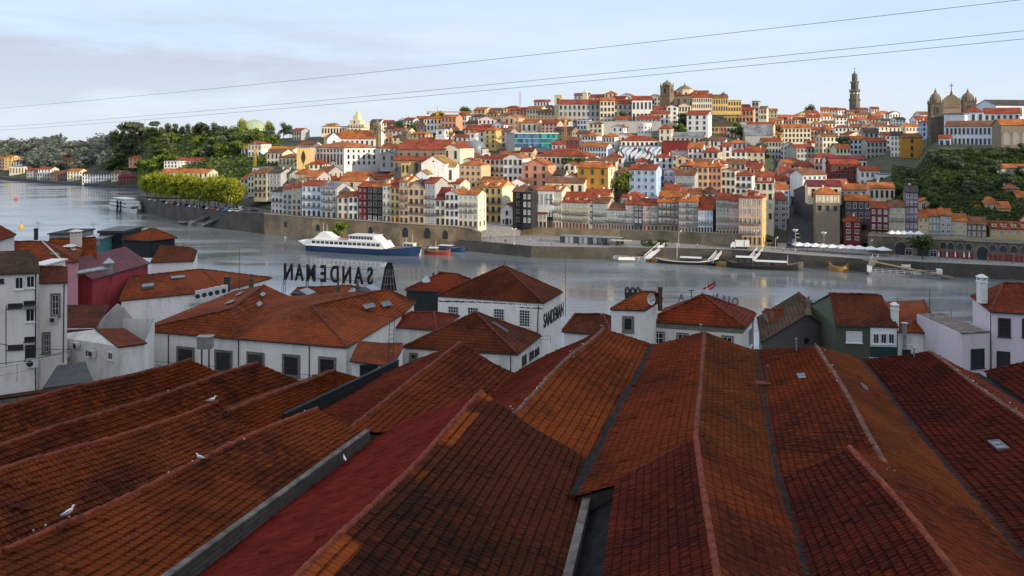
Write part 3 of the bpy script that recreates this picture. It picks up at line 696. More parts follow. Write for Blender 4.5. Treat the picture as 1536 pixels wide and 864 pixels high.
def on_wall(A, B, px0, px1, py0, py1):
    A, B = Vector((A.x, A.y, 0)), Vector((B.x, B.y, 0))
    a, b_ = ray_on(A, B, px0), ray_on(A, B, px1); c = (a+b_)/2
    z1, z0 = H-(py0-YH)/F*c.y, H-(py1-YH)/F*c.y
    d = (B-A).normalized(); n = Vector((d.y, -d.x, 0))
    M = Matrix((d, n, Vector((0, 0, 1)))).transposed().to_4x4(); M.translation = Vector((c.x, c.y, (z0+z1)/2))
    return M, abs((b_-a).dot(d)), z1-z0
WSTY = {  # surround width, surround mat, frame mat, glass, columns, rows, sill
 'sash': (.05, FRW, FRW, GLD, 4, 6), 'stone': (.28, STONES, FRD, GLD, 2, 3), 'plainw': (.08, FRW, FRW, GLD, 2, 1), 'dark': (.07, FRD, FRD, GLD, 2, 2),
 'stonew': (.18, STONES, FRW, GLD, 2, 3), 'blind': (.06, FRW, FRW, BLIND, 1, 1), 'vent': (.05, FRD, FRD, GLD, 5, 1), 'milky': (.05, FRW, FRW, GLM, 3, 1), 'door': (.20, STONES, FRB, FRB, 2, 1)}
def window_near(root, W, px0, px1, py0, py1, sty='plainw', name='window', label=None):
    M, w_, h_ = on_wall(W[0], W[1], px0, px1, py0, py1); s, sm_, fm, gl, nx, ny = WSTY[sty]
    mb = MB(); a, b_ = w_/2, h_/2
    for q in ((-a, -b_, -a+s, b_), (a-s, -b_, a, b_), (-a+s, b_-s, a-s, b_), (-a+s, -b_, a-s, -b_+s)): mb.box(q[0], -.02, q[1], q[2], .09, q[3], 0, M)
    mb.box(-a-.06, -.02, -b_-.09, a+.06, .16, -b_-.002, 0, M)
    fr = adopt(mb.build(name, [sm_]), root)
    if label: fr['label'] = label
    ia, ib = a-s, b_-s; t = min(.05, w_*.04)
    mb = MB()
    for i in range(1, nx): x = -ia+2*ia*i/nx; mb.box(x-t/2, .015, -ib, x+t/2, .05, ib, 0, M)
    for j in range(1, ny): z = -ib+2*ib*j/ny; mb.box(-ia, .017, z-t/2, ia, .047, z+t/2, 0, M)
    for q in ((-ia, -ib, -ia+t, ib), (ia-t, -ib, ia, ib), (-ia+t, ib-t, ia-t, ib), (-ia+t, -ib, ia-t, -ib+t)): mb.box(q[0], .013, q[1], q[2], .055, q[3], 0, M)
    o = mb.build('sash', fm); o.parent = fr; o.matrix_parent_inverse = Matrix.Translation(-Vector(root.location))@Matrix.Identity(4); o.matrix_parent_inverse = (Matrix.Translation(-Vector(root.location))).inverted()@Matrix.Translation(-Vector(root.location))
    mb = MB(); mb.box(-ia, -.01, -ib, ia, .025 if sty != 'blind' else .06, ib, 0, M); o = mb.build('pane', gl); o.parent = fr
    return fr
def rail(root, pts, h=1.0, step=1.6, mat=BLACKM, bars=True, name='railing', rr=.025):
    mb = MB()
    for a, b_ in zip(pts, pts[1:]):
        a, b_ = Vector(a), Vector(b_); n = max(1, int((b_-a).length/step))
        for i in range(n+1): p = a.lerp(b_, i/n); mb.cyl(p, p+Vector((0, 0, h)), rr, n=5)
        for k in (1.0, .55): mb.cyl(a+Vector((0, 0, h*k)), b_+Vector((0, 0, h*k)), rr, n=5)
    o = mb.build(name, mat)
    return adopt(o, root) if root else o
def pipe(root, pts, r=.05, mat=METAL, name='drainpipe'):
    mb = MB()
    for a, b_ in zip(pts, pts[1:]): mb.cyl(a, b_, r, n=7)
    o = mb.build(name, mat); return adopt(o, root) if root else o
def chimney_near(p, w_, d_, h_, mat, label, cap=True, pots=0):
    root = empty('chimney', Vector(p).to_tuple(), 0, label, 'chimney')
    mb = MB(); mb.box(-w_/2, -d_/2, -1.0, w_/2, d_/2, h_); mb.box(-w_/2-.06, -d_/2-.06, h_-.22, w_/2+.06, d_/2+.06, h_-.1); mb.build('stack', mat, root)
    if cap:
        mb = MB()
        for x in (-1, 1):
            for y in (-1, 1): mb.box(x*w_*.42-.06, y*d_*.42-.06, h_, x*w_*.42+.06, y*d_*.42+.06, h_+.3)
        mb.lathe([(w_*.85, h_+.3), (w_*.85, h_+.36), (w_*.25, h_+.62)], n=4, rot=math.pi/4); mb.build('cowl', mat, root)
    for i in range(pots): mb = MB(); mb.lathe([(.11, h_), (.13, h_+.35), (.09, h_+.42)], ((i-(pots-1)/2)*.35, 0, 0), 8); mb.build('pot', CAPB, root)
    return root
def ac_unit(M, w_, h_, label, group='air conditioning units'):
    root = empty('air_conditioner', M.translation.to_tuple(), 0, label, 'air conditioner', group); M = M.copy(); M.translation = (0, 0, 0)
    mb = MB(); mb.box(-w_/2, .05, -h_/2, w_/2, .42, h_/2, 0, M); mb.build('casing', plain('off white casing', (.55,.55,.53), .5, var=.12), root)
    mb = MB(); n = 14; r = min(w_, h_)*.38; cx = -w_*.12
    ring = [(cx+math.cos(2*math.pi*i/n)*r, .425, math.sin(2*math.pi*i/n)*r) for i in range(n)]
    mb.add([M @ Vector(p) for p in ring], [tuple(range(n))])
    for i in range(n): a = 2*math.pi*i/n; mb.cyl(M @ Vector((cx, .44, 0)), M @ Vector((cx+math.cos(a)*r, .44, math.sin(a)*r)), .012, n=4)
    mb.build('fan_grille', FRD, root)
    mb = MB()
    for x in (-.3, .3): mb.box(x*w_-.03, 0, -h_/2-.06, x*w_+.03, .42, -h_/2, 0, M)
    mb.build('bracket', METAL, root); return root
def antenna(p, h_, label, arms=True):
    root = empty('antenna', Vector(p).to_tuple(), 0, label, 'antenna', 'antenna masts on roofs')
    mb = MB(); mb.cyl((0, 0, -.6), (0, 0, h_), .045, .03, 6); mb.build('mast', RUST, root)
    if arms:
        mb = MB()
        for k, w_ in ((.93, .5), (.85, .8)): mb.cyl((-w_, 0, h_*k), (w_, 0, h_*k), .02, n=4)
        mb.build('aerial', RUST, root)
    return root
# ---- N1 white hipped house with lettering
ze = 25.04
FL, FR, BR = Pz(653, 443.5, ze), Pz(816, 454.6, ze), Pz(845, 437.7, ze); BL = FL+(BR-FR)
apx = (FL+BR)/2; apx = Vector((apx.x+.6, apx.y, H-(398-YH)/F*apx.y))
n1, W1 = house_near('white_house', 'big white hipped house with dark capital lettering down its right wall', 'house', (FL, FR, BR, BL), 12, WHITE, R_BR, 'pyr', [apx])
for px in (680, 709.5, 748.5, 787): window_near(n1, W1[:2], px-8, px+8, 459.5+(px-680)*.05, 487+(px-680)*.03, 'sash')
def lettering(txt, M, size, mat, parent=None, name='lettering', ext_=.04, bold=.02, sx=1.0, align='LEFT'):
    cu = bpy.data.curves.new(name, 'FONT'); cu.body = txt; cu.size = size; cu.extrude = ext_; cu.offset = bold; cu.align_x = align
    cu.materials.append(mat); o = link(name, cu); o.matrix_world = M @ Matrix.Scale(sx, 4, (1, 0, 0)) @ Matrix.Rotation(math.pi/2, 4, 'X')
    return o
A, B = W1[1], W1[2]; d = Vector((B.x-A.x, B.y-A.y, 0)); L = d.length; d.normalize(); nrm = Vector((d.y, -d.x, 0))
M = Matrix((d, -nrm, Vector((0, 0, 1)))).transposed().to_4x4(); q = Vector((A.x, A.y, 0))+d*.55+nrm*.06; q.z = ze-3.95; M.translation = q
o = lettering('SANDEMAN', M, 3.0, BLACKM, sx=.60*(L-1.0)/(8.0), bold=.03); o.parent = n1; o.matrix_parent_inverse = Matrix.Translation(-Vector(n1.location))
mb = MB(); 
for i in range(46):
    t, u = (i*.618) % 1, (i*.377) % 1; a = W1[0].lerp(W1[1], t); s = .1+.5*u
    dd = (W1[1]-W1[0]); dd.z = 0; dd.normalize(); nn = Vector((dd.y, -dd.x, 0))*.012; c = a+nn; c.z = ze-.5-.5*u*u
    mb.add([c+dd*(-s), c+dd*s*.2+Vector((0,0,-.1)), c+dd*s+Vector((0,0,.04)), c+dd*s*.2+Vector((0,0,.12))], [(0,1,2,3)])
adopt(mb.build('peeling_plaster', plain('bare patch', (.10,.09,.08), .9)), n1)
pipe(n1, [W1[1]+Vector((-.55, -.02, -.3)), W1[1]+Vector((-.9, .1, -9))], .07, FRD)
rail(n1, [Vector((a.x, a.y, 19.2)) for a in (W1[0].lerp(W1[1], .0)+Vector((0,-1.3,0)), W1[1]+Vector((-.3,-1.3,0)), W1[1]+Vector((1.2,-1.0,0)))], 1.1)
antenna(apx+Vector((.05, 0, -.2)), 1.2, 'short forked lightning rod on the tip of the white hipped house', False)
antenna(P(848, 470, 126), 8.4, 'tall thin pole beside the lettered wall of the white house', False)
# ---- N2 dark clad house beside it
ze = 25.3; FL = Pz(606, 434.5, ze); FR = FL+Vector((9.6, -2.4, 0)); BR = FR+Vector((2.6, 8.2, 0)); BL = FL+(BR-FR)
r0 = (FL+BL)/2+Vector((4.4, -.9, 0)); r1 = (FR+BR)/2+Vector((-2.6, .6, 0)); r0.z = r1.z = H-(409.5-YH)/F*((r0.y+r1.y)/2)
n2, W2 = house_near('dark_house', 'dark clad house with red hipped roof and round metal cowl', 'house', (FL, FR, BR, BL), 12, DARKW, R_RD, 'hipx', [r0, r1])
p = P(640, 430, 131); root = empty('roof_cowl', p.to_tuple(), 0, 'round galvanised ventilation cowl on the dark clad house', 'vent')
mb = MB(); mb.lathe([(.75, -1.0), (.75, .35), (.95, .5), (.95, .9), (.12, 1.75)], n=14); mb.build('drum', METAL, root)
for px, h_ in ((650, 1.5), (659.5, 2.0), (688, .9)): chimney_near(P(px, 416 if px < 670 else 421, 132), .28, .28, h_*.5, CAPB, {650: 'left thin chimney on the red roof of the dark clad house', 659.5: 'tall thin chimney at the ridge of the dark clad house', 688: 'squat chimney right of the ridge of the dark clad house'}[px], cap=False)
# ---- N3 low hipped house
ze = 24.15; FL, FR, BR = Pz(603, 520.5, ze), Pz(777, 531.5, ze), Pz(813, 503, ze); BL = FL+(BR-FR)
c = (FL+BR)/2; a = Vector((c.x+.2, c.y, H-(467.7-YH)/F*c.y))
n3, W3 = house_near('low_house', 'low white house with broad brown hipped roof in front of the lettered house', 'house', (FL, FR, BR, BL), 14, WHITE2, R_BR, 'pyr', [a])
window_near(n3, W3[:2], 614, 627, 529, 541, 'stone'); 
for px in (786, 797, 805): window_near(n3, W3[1:3], px-3, px+3, 533-(px-786)*.55, 546-(px-786)*.75, 'dark')
pipe(n3, [W3[1]+Vector((-.6, -.15, -.2)), W3[1]+Vector((-.6, -.15, -5))], .07, FRD)
skylight((a, a+Vector((.01, 0, 0)), FR.lerp(BR, .1), FR.lerp(BR, .8)), .5, .45, .7, 2.3, 'long dark glass strip on the right slope of the low hipped house', lift=.16)
# ---- N4 long white warehouse, two hipped roofs
ze = 26.9
FL, VB, FR, RB = Pz(204, 495.5, ze), Pz(358, 508, ze), Pz(521, 521, ze), Pz(606, 470, ze)
root = empty('warehouse', (VB.x, VB.y+4, 18), 0, 'long white warehouse with two tiled hipped roofs and five stone framed openings', 'warehouse'); n4 = root
a1 = Pz(347, 463, 29.3); pk = Pz(397, 427, 29.3); LB = Vector((-41.6, 120, ze)); v = Pz(433, 444, 28.6); ab = Pz(467, 458.5, 29.3); rr_ = Pz(581, 434, 29.4); BB = Vector((-13.4, 112, ze))
poly_roof('roof', [[FL, VB, a1], [LB, FL, a1, pk], [VB, v, pk, a1]], R_OR, root)
poly_roof('roof', [[VB, FR, ab], [FR, RB, BB, rr_, ab], [v, VB, ab], [v, ab, rr_]], R_OR, root)
hipcaps(root, [(a1, pk), (FL, a1), (FR, ab), (ab, rr_), (rr_, BB)])
def insw(p, s=.35): c = Vector((-28, 104, 0)); d = Vector((c.x-p.x, c.y-p.y, 0)).normalized()*s; return Vector((p.x+d.x, p.y+d.y, ze-.04))
ring = [insw(p) for p in (FL, VB, FR, RB, BB, LB)]; mb = MB()
for p, q in zip(ring, ring[1:]+ring[:1]): mb.quad((p.x, p.y, 14), (q.x, q.y, 14), q, p)
adopt(mb.build('wall', WHITE), root)
Wl, Wr = (ring[0], ring[1]), (ring[1], ring[2])
for px, y0, W in ((278.5, 520, Wl), (335.5, 525, Wl), (383.5, 528, Wr), (437, 531.5, Wr), (491, 535, Wr)): window_near(root, W, px-13.5, px+13.5, y0, y0+34, 'stone', label=None)
window_near(root, Wl, 215, 228, 516, 552, 'door', 'door')
rail(root, [Vector((p.x, p.y-1.1, 22.6)) for p in (ring[0], ring[1], ring[2]+Vector((3, -.6, 0)))], 1.1, 2.2)
for px in (253, 358, 464): W = Wl if px < 358 else Wr; p = ray_on(Vector((W[0].x, W[0].y, 0)), Vector((W[1].x, W[1].y, 0)), px); pipe(root, [Vector((p.x, p.y-.1, ze-.3)), Vector((p.x, p.y-.1, 18))], .06, RUST)
def on4(sl, s, t, w_, h_, lb): return skylight(sl, s, t, w_, h_, lb, lift=.05)
S4 = (a1, pk, VB, v); S4L = (pk, a1, LB, FL)
on4(S4L, .25, .4, 2.4, 1.2, 'leftmost grey skylight on the white warehouse roof'); on4(S4L, .62, .22, 2.2, 1.1, 'second grey skylight on the white warehouse roof')
on4(S4, .75, .28, 1.8, 1.0, 'skylight near the peak of the left warehouse roof'); on4(S4, .55, .5, 1.8, 1.0, 'skylight beside the valley of the warehouse roofs')
S4R = (ab, rr_, FR, RB); on4(S4R, .62, .38, 1.8, 1.1, 'skylight on the right warehouse roof under the big sign'); on4(S4R, .85, .48, 1.6, 1.1, 'rightmost skylight on the right warehouse roof')
for px, py, Y, lb in ((455, 441, 112, 'glazed roof lantern left of the warehouse valley'), (553, 436, 109.5, 'glazed roof lantern at the ridge under the big sign')):
    p = P(px, py, Y); r_ = empty('roof_lantern', p.to_tuple(), R(-20), lb, 'roof lantern')
    mb = MB(); mb.box(-1.3, -.9, -.8, 1.3, .9, .15); mb.build('kerb', FRD, r_)
    mb = MB(); mb.extr([(-1.4, .15), (1.4, .15), (0, .75)], -1.0, 1.0); mb.build('glazing', glassy('pale lantern glass', (.16,.19,.22), .2, .6, .1), r_)
p = P(308, 515, 89); r_ = empty('transformer', p.to_tuple(), 0, 'grey electric box on two poles before the white warehouse wall', 'electric box')
mb = MB(); mb.box(-.75, -.5, -.55, .75, .5, .75); mb.box(-.85, -.6, .75, .85, .6, .83); mb.build('cabinet', plain('box grey', (.25,.24,.23), .6), r_)
for x in (-.4, .4): mb = MB(); mb.cyl((x, 0, -6), (x, 0, -.55), .09, n=7); mb.build('pole', FRD, r_)
# roofs behind the warehouse towards the river
def back_roof(label, pts4, zb, wm, rm, kind, ridge, cat='house', name='waterfront_house', **k): return house_near(name, label, cat, pts4, zb, wm, rm, kind, ridge, **k)
z = 25.1; FL, FR = P(425, 460, 122), P(512, 455, 124); FL.z = FR.z = z; BL, BR = FL+Vector((2, 8, 0)), FR+Vector((2, 8, 0)); r0, r1 = (FL+BL)/2, (FR+BR)/2
r0.z = r1.z = H-(428-YH)/F*r1.y
back_roof('orange tiled roof under the left half of the big rooftop letters', (FL, FR, BR, BL), 10, WHITE2, R_OR, 'gabx', (r0, r1))
# ---- sheds right of the warehouse
z = 25.2; FL, FR = P(524, 540, 84), P(590, 549, 82); FR.z = FL.z = H-(541-YH)/F*84; BL, BR = P(538, 510, 90), P(606, 519, 88); BL.z = BR.z = H-(514-YH)/F*89
root = empty('lean_to', ((FL+FR)/2).to_tuple(), 0, 'small orange lean-to roof between the white warehouse and the low hipped house', 'shed')
poly_roof('roof', [[FL, FR, BR, BL]], R_OR, root)
mb = MB()
for p, q in ((FL, FR), (FR, BR)): mb.quad((p.x+.2, p.y+.3, 15), (q.x-.2, q.y+.3, 15), q+Vector((-.2, .3, -.1)), p+Vector((.2, .3, -.1)))
adopt(mb.build('wall', WHITE2), root)
mb = MB(); p = P(560, 560, 83); mb.box(p.x-1.4, p.y-.02, p.z-2, p.x+1.6, p.y+.1, p.z+.9); adopt(mb.build('door', BLACKM), root)
FL, FR = P(540, 531, 93), P(600, 535, 92); FR.z = FL.z; BL, BR = P(548, 514, 97), P(604, 516, 97); BR.z = BL.z
root = empty('lean_to', ((FL+FR)/2).to_tuple(), 0, 'second narrower brown lean-to roof just above the orange one', 'shed')
poly_roof('roof', [[FL, FR, BR, BL]], R_BR, root); mb = MB(); mb.quad((FL.x, FL.y+.2, 15), (FR.x, FR.y+.2, 15), FR+Vector((0, .2, -.1)), FL+Vector((0, .2, -.1))); adopt(mb.build('wall', WHITE2), root)
z = 25.0; FL, FR = P(575, 492, 103), P(655, 497, 101); FL.z = FR.z = z+.6; BL, BR = FL+Vector((2.4, 8, 0)), FR+Vector((2.4, 8, 0)); c = (FL+BR)/2; c.z = H-(468-YH)/F*c.y
house_near('small_house', 'small orange hipped roof squeezed between warehouse and dark clad house', 'house', (FL, FR, BR, BL), 13, WHITE2, R_RD, 'hipx', (c+Vector((-1.5, 0, 0)), c+Vector((1.5, 0, 0))))
# steel stair and lattice between
root = empty('steel_lattice', P(583, 560, 82).to_tuple(), 0, 'thin steel ladder mast standing before the orange lean-to', 'ladder'); o3 = Vector(root.location)
mb = MB()
for x in (-.25, .25): mb.cyl((x, 0, -4), (x+.35, 0, 5.5), .035, n=5)
for i in range(20): z = -4+i*.47; mb.cyl((-.25+.35*(z+4)/9.5, 0, z), (.25+.35*(z+4)/9.5, 0, z), .02, n=4)
mb.build('rails', RUST, root)
# ---- N6 long roof with air conditioners
z = 26.2; FL, FR = P(178, 463, 116), P(338, 432, 124); FL.z = FR.z = z
B0, B1 = FL+Vector((3.5, 17, 0)), FR+Vector((4, 11, 0)); r0, r1 = P(196, 434, 124), P(302, 412, 131); r0.z = r1.z = 28.3
n6, W6 = house_near('warehouse', 'long orange roofed building with a row of white air conditioners on its edge', 'warehouse', (FL, FR, B1, B0), 12, WHITE, R_OR, 'hipx', (r0, r1))
for i in range(5):
    px = 303+i*9.6; M, w_, h_ = on_wall(Vector((-48.6+0, 121.2, 0)), Vector((-42, 124, 0)), px-4.4, px+4.4, 432-i*1.6, 450-i*2.4); M.translation.y -= 1.4
    ac_unit(M, .95, 1.7, ['first of five tall white cooling units from the left, by the long orange roof', 'second of the five tall white cooling units on the roof edge', 'middle one of the five tall white cooling units on the roof edge', 'fourth of the five tall white cooling units on the roof edge', 'last cooling unit on the roof edge, beside the chimney'][i], 'row of cooling units on a roof edge')
mb = MB(); M, _, _ = on_wall(Vector((-48.6, 121.2, 0)), Vector((-42, 124, 0)), 318, 322, 440, 444); M.translation.y -= 1.2; mb.box(-3, -.4, -1.15, 3, .6, -.95, 0, M); adopt(mb.build('platform', METAL), n6)
chimney_near(P(341, 428, 124), .75, .75, 1.4, FRD, 'dark square chimney behind the row of cooling units', cap=False)
antenna(P(359, 432, 125), 6.2, 'bare pole right of the dark square chimney', False)
skylight((r0, r1, FL, FR), .25, .55, 1.7, 1.2, 'raised dark skylight on the roof with cooling units', lift=.4); skylight((r0, r1, FL, FR), .62, .25, 2.2, 1.0, 'flat grey skylight near the ridge of the roof with cooling units')
# ---- N7 red building
ze = 29.5; FRb = Pz(225.5, 394.5, ze); FRf = Pz(138, 419, ze); w7 = Vector((-8.6, 1.0, 0))
r0, r1 = FRf+w7*.5, FRb+w7*.5; r0.z = r1.z = 32.1
n7, W7 = house_near('red_building', 'worn dark red painted building with wine red sheet roof and bent metal duct', 'building', (FRf+w7, FRf, FRb, FRb+w7), 14, REDW, R_WN, 'gaby', (r0, r1), caps=False)
mb = MB(); a = Pz(163, 402, 31.4); b_ = a+Vector((-4.2, -4.4, -.3)); b2 = b_+Vector((-.6, -1.2, -1.0)); c = b2+Vector((0, -.3, -7))
for p, q in ((a, b_), (b_, b2), (b2, c)): mb.cyl(p, q, .34, n=10)
for p in (b_, b2): mb.lathe([(.2, -.3), (.36, -.1), (.36, .1), (.2, .3)], p, 10)
mb.cyl(a+Vector((0, 0, -.8)), a+Vector((0, 0, .6)), .5, n=10); mb.lathe([(.75, .6), (.75, .75), (.1, 1.4)], a, 10)
o = adopt(mb.build('duct', METAL), n7)
# ---- N10 pink house with orange roof
z = 33.1; FL, FR = P(60, 398, 107), P(118, 393, 108); FL.z = FR.z = z; FL2 = FL+Vector((-16, -1.5, 0))
B1, B0 = FR+Vector((-6.5, 13, 0)), FL2+Vector((-6.5, 13, 0)); r0, r1 = (FL2+B0)/2, P(66, 362, 113); r0.z = r1.z
n10, W10 = house_near('pink_house', 'dusty pink house with a wide ochre orange roof behind the white tower house', 'house', (FL2, FR, B1, B0), 16, PINKW, R_OR, 'hipx', (r0, r1))
pipe(n10, [r1+Vector((-.2, -.2, .1)), FR.lerp(FL2, .1)+Vector((0, 0, .2))], .12, plain('pale mortar ridge', (.5, .47, .42), .9), 'mortar_line')
skylight((r0, r1, FL2, FR), .93, .62, 1.2, .8, 'small skylight on the roof of the pink house')
window_near(n10, W10[:2], 92.5, 95, 400, 408, 'dark')
z = 35.2; FL, FR = P(-60, 365, 100), P(-4, 362, 103); FL.z = FR.z = z; r1 = P(-2, 345, 104); r1.z = 37.4
house_near('left_house', 'bright orange roof corner at the far left edge above the pink house', 'house', (P(-70, 380, 104), P(24, 352, 108), P(20, 352, 118), P(-70, 370, 118)), 18, WHITE2, R_OR, 'hipx', (P(-60, 336, 111), P(-4, 337, 111)))
z = 30.6; FL, FR = P(104, 385, 118), P(146, 378, 120); FL.z = FR.z = z; B0, B1 = FL+Vector((-5, 9, 0)), FR+Vector((-5, 9, 0)); r0, r1 = (FL+B0)/2+Vector((-3, 0, 0)), (FR+B1)/2; r0.z = r1.z = H-(356-YH)/F*r1.y
house_near('cream_house', 'cream walled house with orange roof behind the red building', 'house', (FL+Vector((-5, -1, 0)), FR, B1, B0+Vector((-5, -1, 0))), 14, CREAMW, R_OR, 'gabx', (r0, r1))
chimney_near(P(114, 364, 122), 1.3, 1.0, 1.4, CREAMW, 'pale square chimney with flat cap behind the pink house', pots=0)
chimney_near(P(104, 378, 116), 1.3, .9, .5, CREAMW, 'low pale chimney on the orange roof left of the red building')
# ---- N8/N9 white waterfront house with dark pavilion
zt = 28.2; A, B = P(226, 393, 139), P(290, 391, 141); A.z = B.z = zt; C2, D2_ = B+Vector((-4, 12, 0)), A+Vector((-4, 12, 0))
root = empty('white_house', ((A+B)/2).to_tuple(), 0, 'plain white waterfront house carrying a dark pavilion with orange hipped roof', 'house'); 
mb = MB(); ring = [A, B, C2, D2_]
for p, q in zip(ring, ring[1:]+ring[:1]): mb.quad((p.x, p.y, 4), (q.x, q.y, 4), q, p)
adopt(mb.build('wall', plaster('bright white wall', (.86,.83,.79), .25)), root)
r0, r1 = A+Vector((-1, 6, 2.2)), B+Vector((-2.5, 5, 1.7)); poly_roof('roof', [[A+Vector((0, -.3, 0)), B+Vector((.3, -.3, 0)), r1, r0], [B+Vector((.3, -.3, 0)), C2, r1]], R_BR, root)
pav = [P(186, 366, 147), P(224, 368, 145), P(262, 363, 149), P(226, 360, 153)]; pz0, pz1 = 28, 31.2
mb = MB(); mb.prism([(p.x, p.y) for p in pav], pz0, pz1); adopt(mb.build('pavilion_wall', DARKW), root)
cen = sum((Vector((p.x, p.y, 0)) for p in pav), Vector())/4; ap = Vector((cen.x+.6, cen.y, 33.1)); ev = []
for p in pav: d = Vector((p.x-cen.x, p.y-cen.y, 0)); ev.append(Vector((p.x, p.y, pz1))+d.normalized()*.5)
poly_roof('pavilion_roof', [[ev[i], ev[(i+1) % 4], ap] for i in range(4)], R_OR, root); hipcaps(root, [(ev[0], ap), (ev[1], ap), (ev[2], ap)])
mb = MB(); p0, p1 = P(266, 384, 149), P(288, 386, 147)
for i in range(9): q = p0.lerp(p1, i/8); mb.lathe([(.14, 0), (.2, .35), (.1, .7), (.14, 1.1)], q, 7)
mb.cyl(p0+Vector((0, 0, 1.2)), p1+Vector((0, 0, 1.2)), .15, n=6); adopt(mb.build('balustrade', plain('mossy balustrade', (.22, .2, .15), .9)), root)
# terrace cafe roofs towards the river
def flatbox(name, label, cat, px0, px1, pyt, pyb, Y, d_, mats, glass=None):
    p0, p1 = P(px0, pyt, Y), P(px1, pyb, Y); root = empty(name, ((p0.x+p1.x)/2, Y, p1.z), 0, label, cat); w_, h_ = (p1.x-p0.x), p0.z-p1.z
    mb = MB(); mb.box(-w_/2, 0, -6, w_/2, d_, h_*.85); mb.build('wall', mats[0], root)
    mb = MB(); mb.box(-w_/2-.3, -.3, h_*.85+.003, w_/2+.3, d_+.3, h_); mb.build('roof', mats[1], root)
    if glass:
        mb = MB(); n = max(2, int(w_/1.3))
        for i in range(n): x = -w_/2+w_*(i+.5)/n; mb.box(x-w_/n*.42, -.05, h_*.2, x+w_/n*.42, -.004, h_*.78)
        mb.build('window', glass, root)
    return root
TEAL = plain('teal painted boards', (.06,.20,.22), .5)
flatbox('terrace_bar', 'teal and glass rooftop terrace bar by the river at left', 'bar', 122, 152, 357, 371, 152, 8, (TEAL, METAL), GLM)
flatbox('terrace_bar', 'dark boxy rooftop terrace with dark parasol behind the teal bar', 'bar', 149, 184, 346, 370, 156, 8, (DARKW, FRD), GLD)
flatbox('terrace_bar', 'grey low terrace roof left of the teal bar', 'bar', 74, 108, 350, 362, 156, 8, (METAL, DARKW), GLM)
chimney_near(P(54, 352, 150), .5, .5, 1.2, FRD, 'thin dark chimney stack above the pink house roof', cap=False)
antenna(P(57, 352, 150), 2.4, 'mast beside the thin dark chimney stack'); antenna(P(140, 352, 152), 2.2, 'aerial above the teal terrace bar')
# ---- N11 tall white tower house, N12 narrow white house
ze = 37.3; FR = P(60, 405, 75); FL = P(-90, 412, 73); FR.z = FL.z = ze; BR, BL = FR+Vector((-4.9, 8, 0)), FL+Vector((-4.9, 8, 0)); r0, r1 = (FL+BL)/2, (FR+BR)/2+Vector((-1, 0, 0)); r0.z = r1.z = ze+1.5
n11, W11 = house_near('tower_house', 'tall plain off white house with dark roof at the left edge', 'house', (FL, FR, BR, BL), 24, plaster('off white render', (.76,.72,.66), .5), R_GY, 'hipx', (r0, r1), caps=False)
for q in ((22, 36, 415, 434, 'plainw'), (39, 53, 413, 432, 'plainw'), (12, 34, 455, 462, 'vent'), (36, 53, 451, 458, 'vent'), (38, 53, 462, 483, 'plainw'), (37, 53, 505, 512, 'vent'), (12, 35, 517, 524, 'vent'), (38, 54, 517, 540, 'dark'), (-2, 6, 418, 424, 'dark')): window_near(n11, W11[:2], *q)
mb = MB(); M, w_, h_ = on_wall(W11[0], W11[1], 36, 57, 459, 461); mb.box(-w_/2, 0, -.05, w_/2, .7, .06, 0, M); adopt(mb.build('awning', STONES), n11)
pipe(n11, [W11[1]+Vector((-.1, -.1, -.2)), W11[1]+Vector((-.1, -.1, -11))], .05, FRD); pipe(n11, [P(9, 458, 72.6), P(9, 548, 72.6)], .04, FRD)
ze = 33.6; FL, FR = P(58, 425, 79), P(102, 424, 79.5); FL.z = FR.z = H-(424.5-YH)/F*79; BL, BR = FL+Vector((-4.0, 7, 0)), FR+Vector((-4.0, 7, 0)); r0, r1 = (FL+BL)/2, (FR+BR)/2; r0.z = r1.z = FL.z+1.0
n12, W12 = house_near('narrow_house', 'narrow white house with stone framed window joined to the tall off white house', 'house', (FL, FR, BR, BL), 22, WHITE, R_BR, 'gabx', (r0, r1), over=.2)
window_near(n12, W12[:2], 76, 91, 440, 475, 'stonew'); window_near(n12, W12[:2], 63, 76, 498, 530, 'stonew')
M, _, _ = on_wall(W12[0], W12[1], 77, 87, 474, 484); ac_unit(M, .7, .6, 'small cooling unit under the stone framed window of the narrow white house')
M, _, _ = on_wall(W11[0], W11[1], 42, 56, 535, 552); ac_unit(M, .9, .8, 'cooling unit low on the wall of the tall off white house')
pipe(n12, [W12[1]+Vector((-.25, -.1, -.2)), W12[1]+Vector((-.35, -.1, -8))], .05, RUST)
FL, FR = P(46, 399, 84), P(66, 397, 84); root = empty('stair_house', FL.to_tuple(), 0, 'small white stair tower peeping over the narrow white house', 'tower')
mb = MB(); mb.prism([(FL.x, 84), (FR.x, 84), (FR.x, 88), (FL.x, 88)], 24, FL.z); adopt(mb.build('wall', WHITE), root); mb = MB(); mb.prism([(FL.x-.2, 83.8), (FR.x+.2, 83.8), (FR.x+.2, 88.2), (FL.x-.2, 88.2)], FL.z+.003, FL.z+.15); adopt(mb.build('roof', FRW), root)
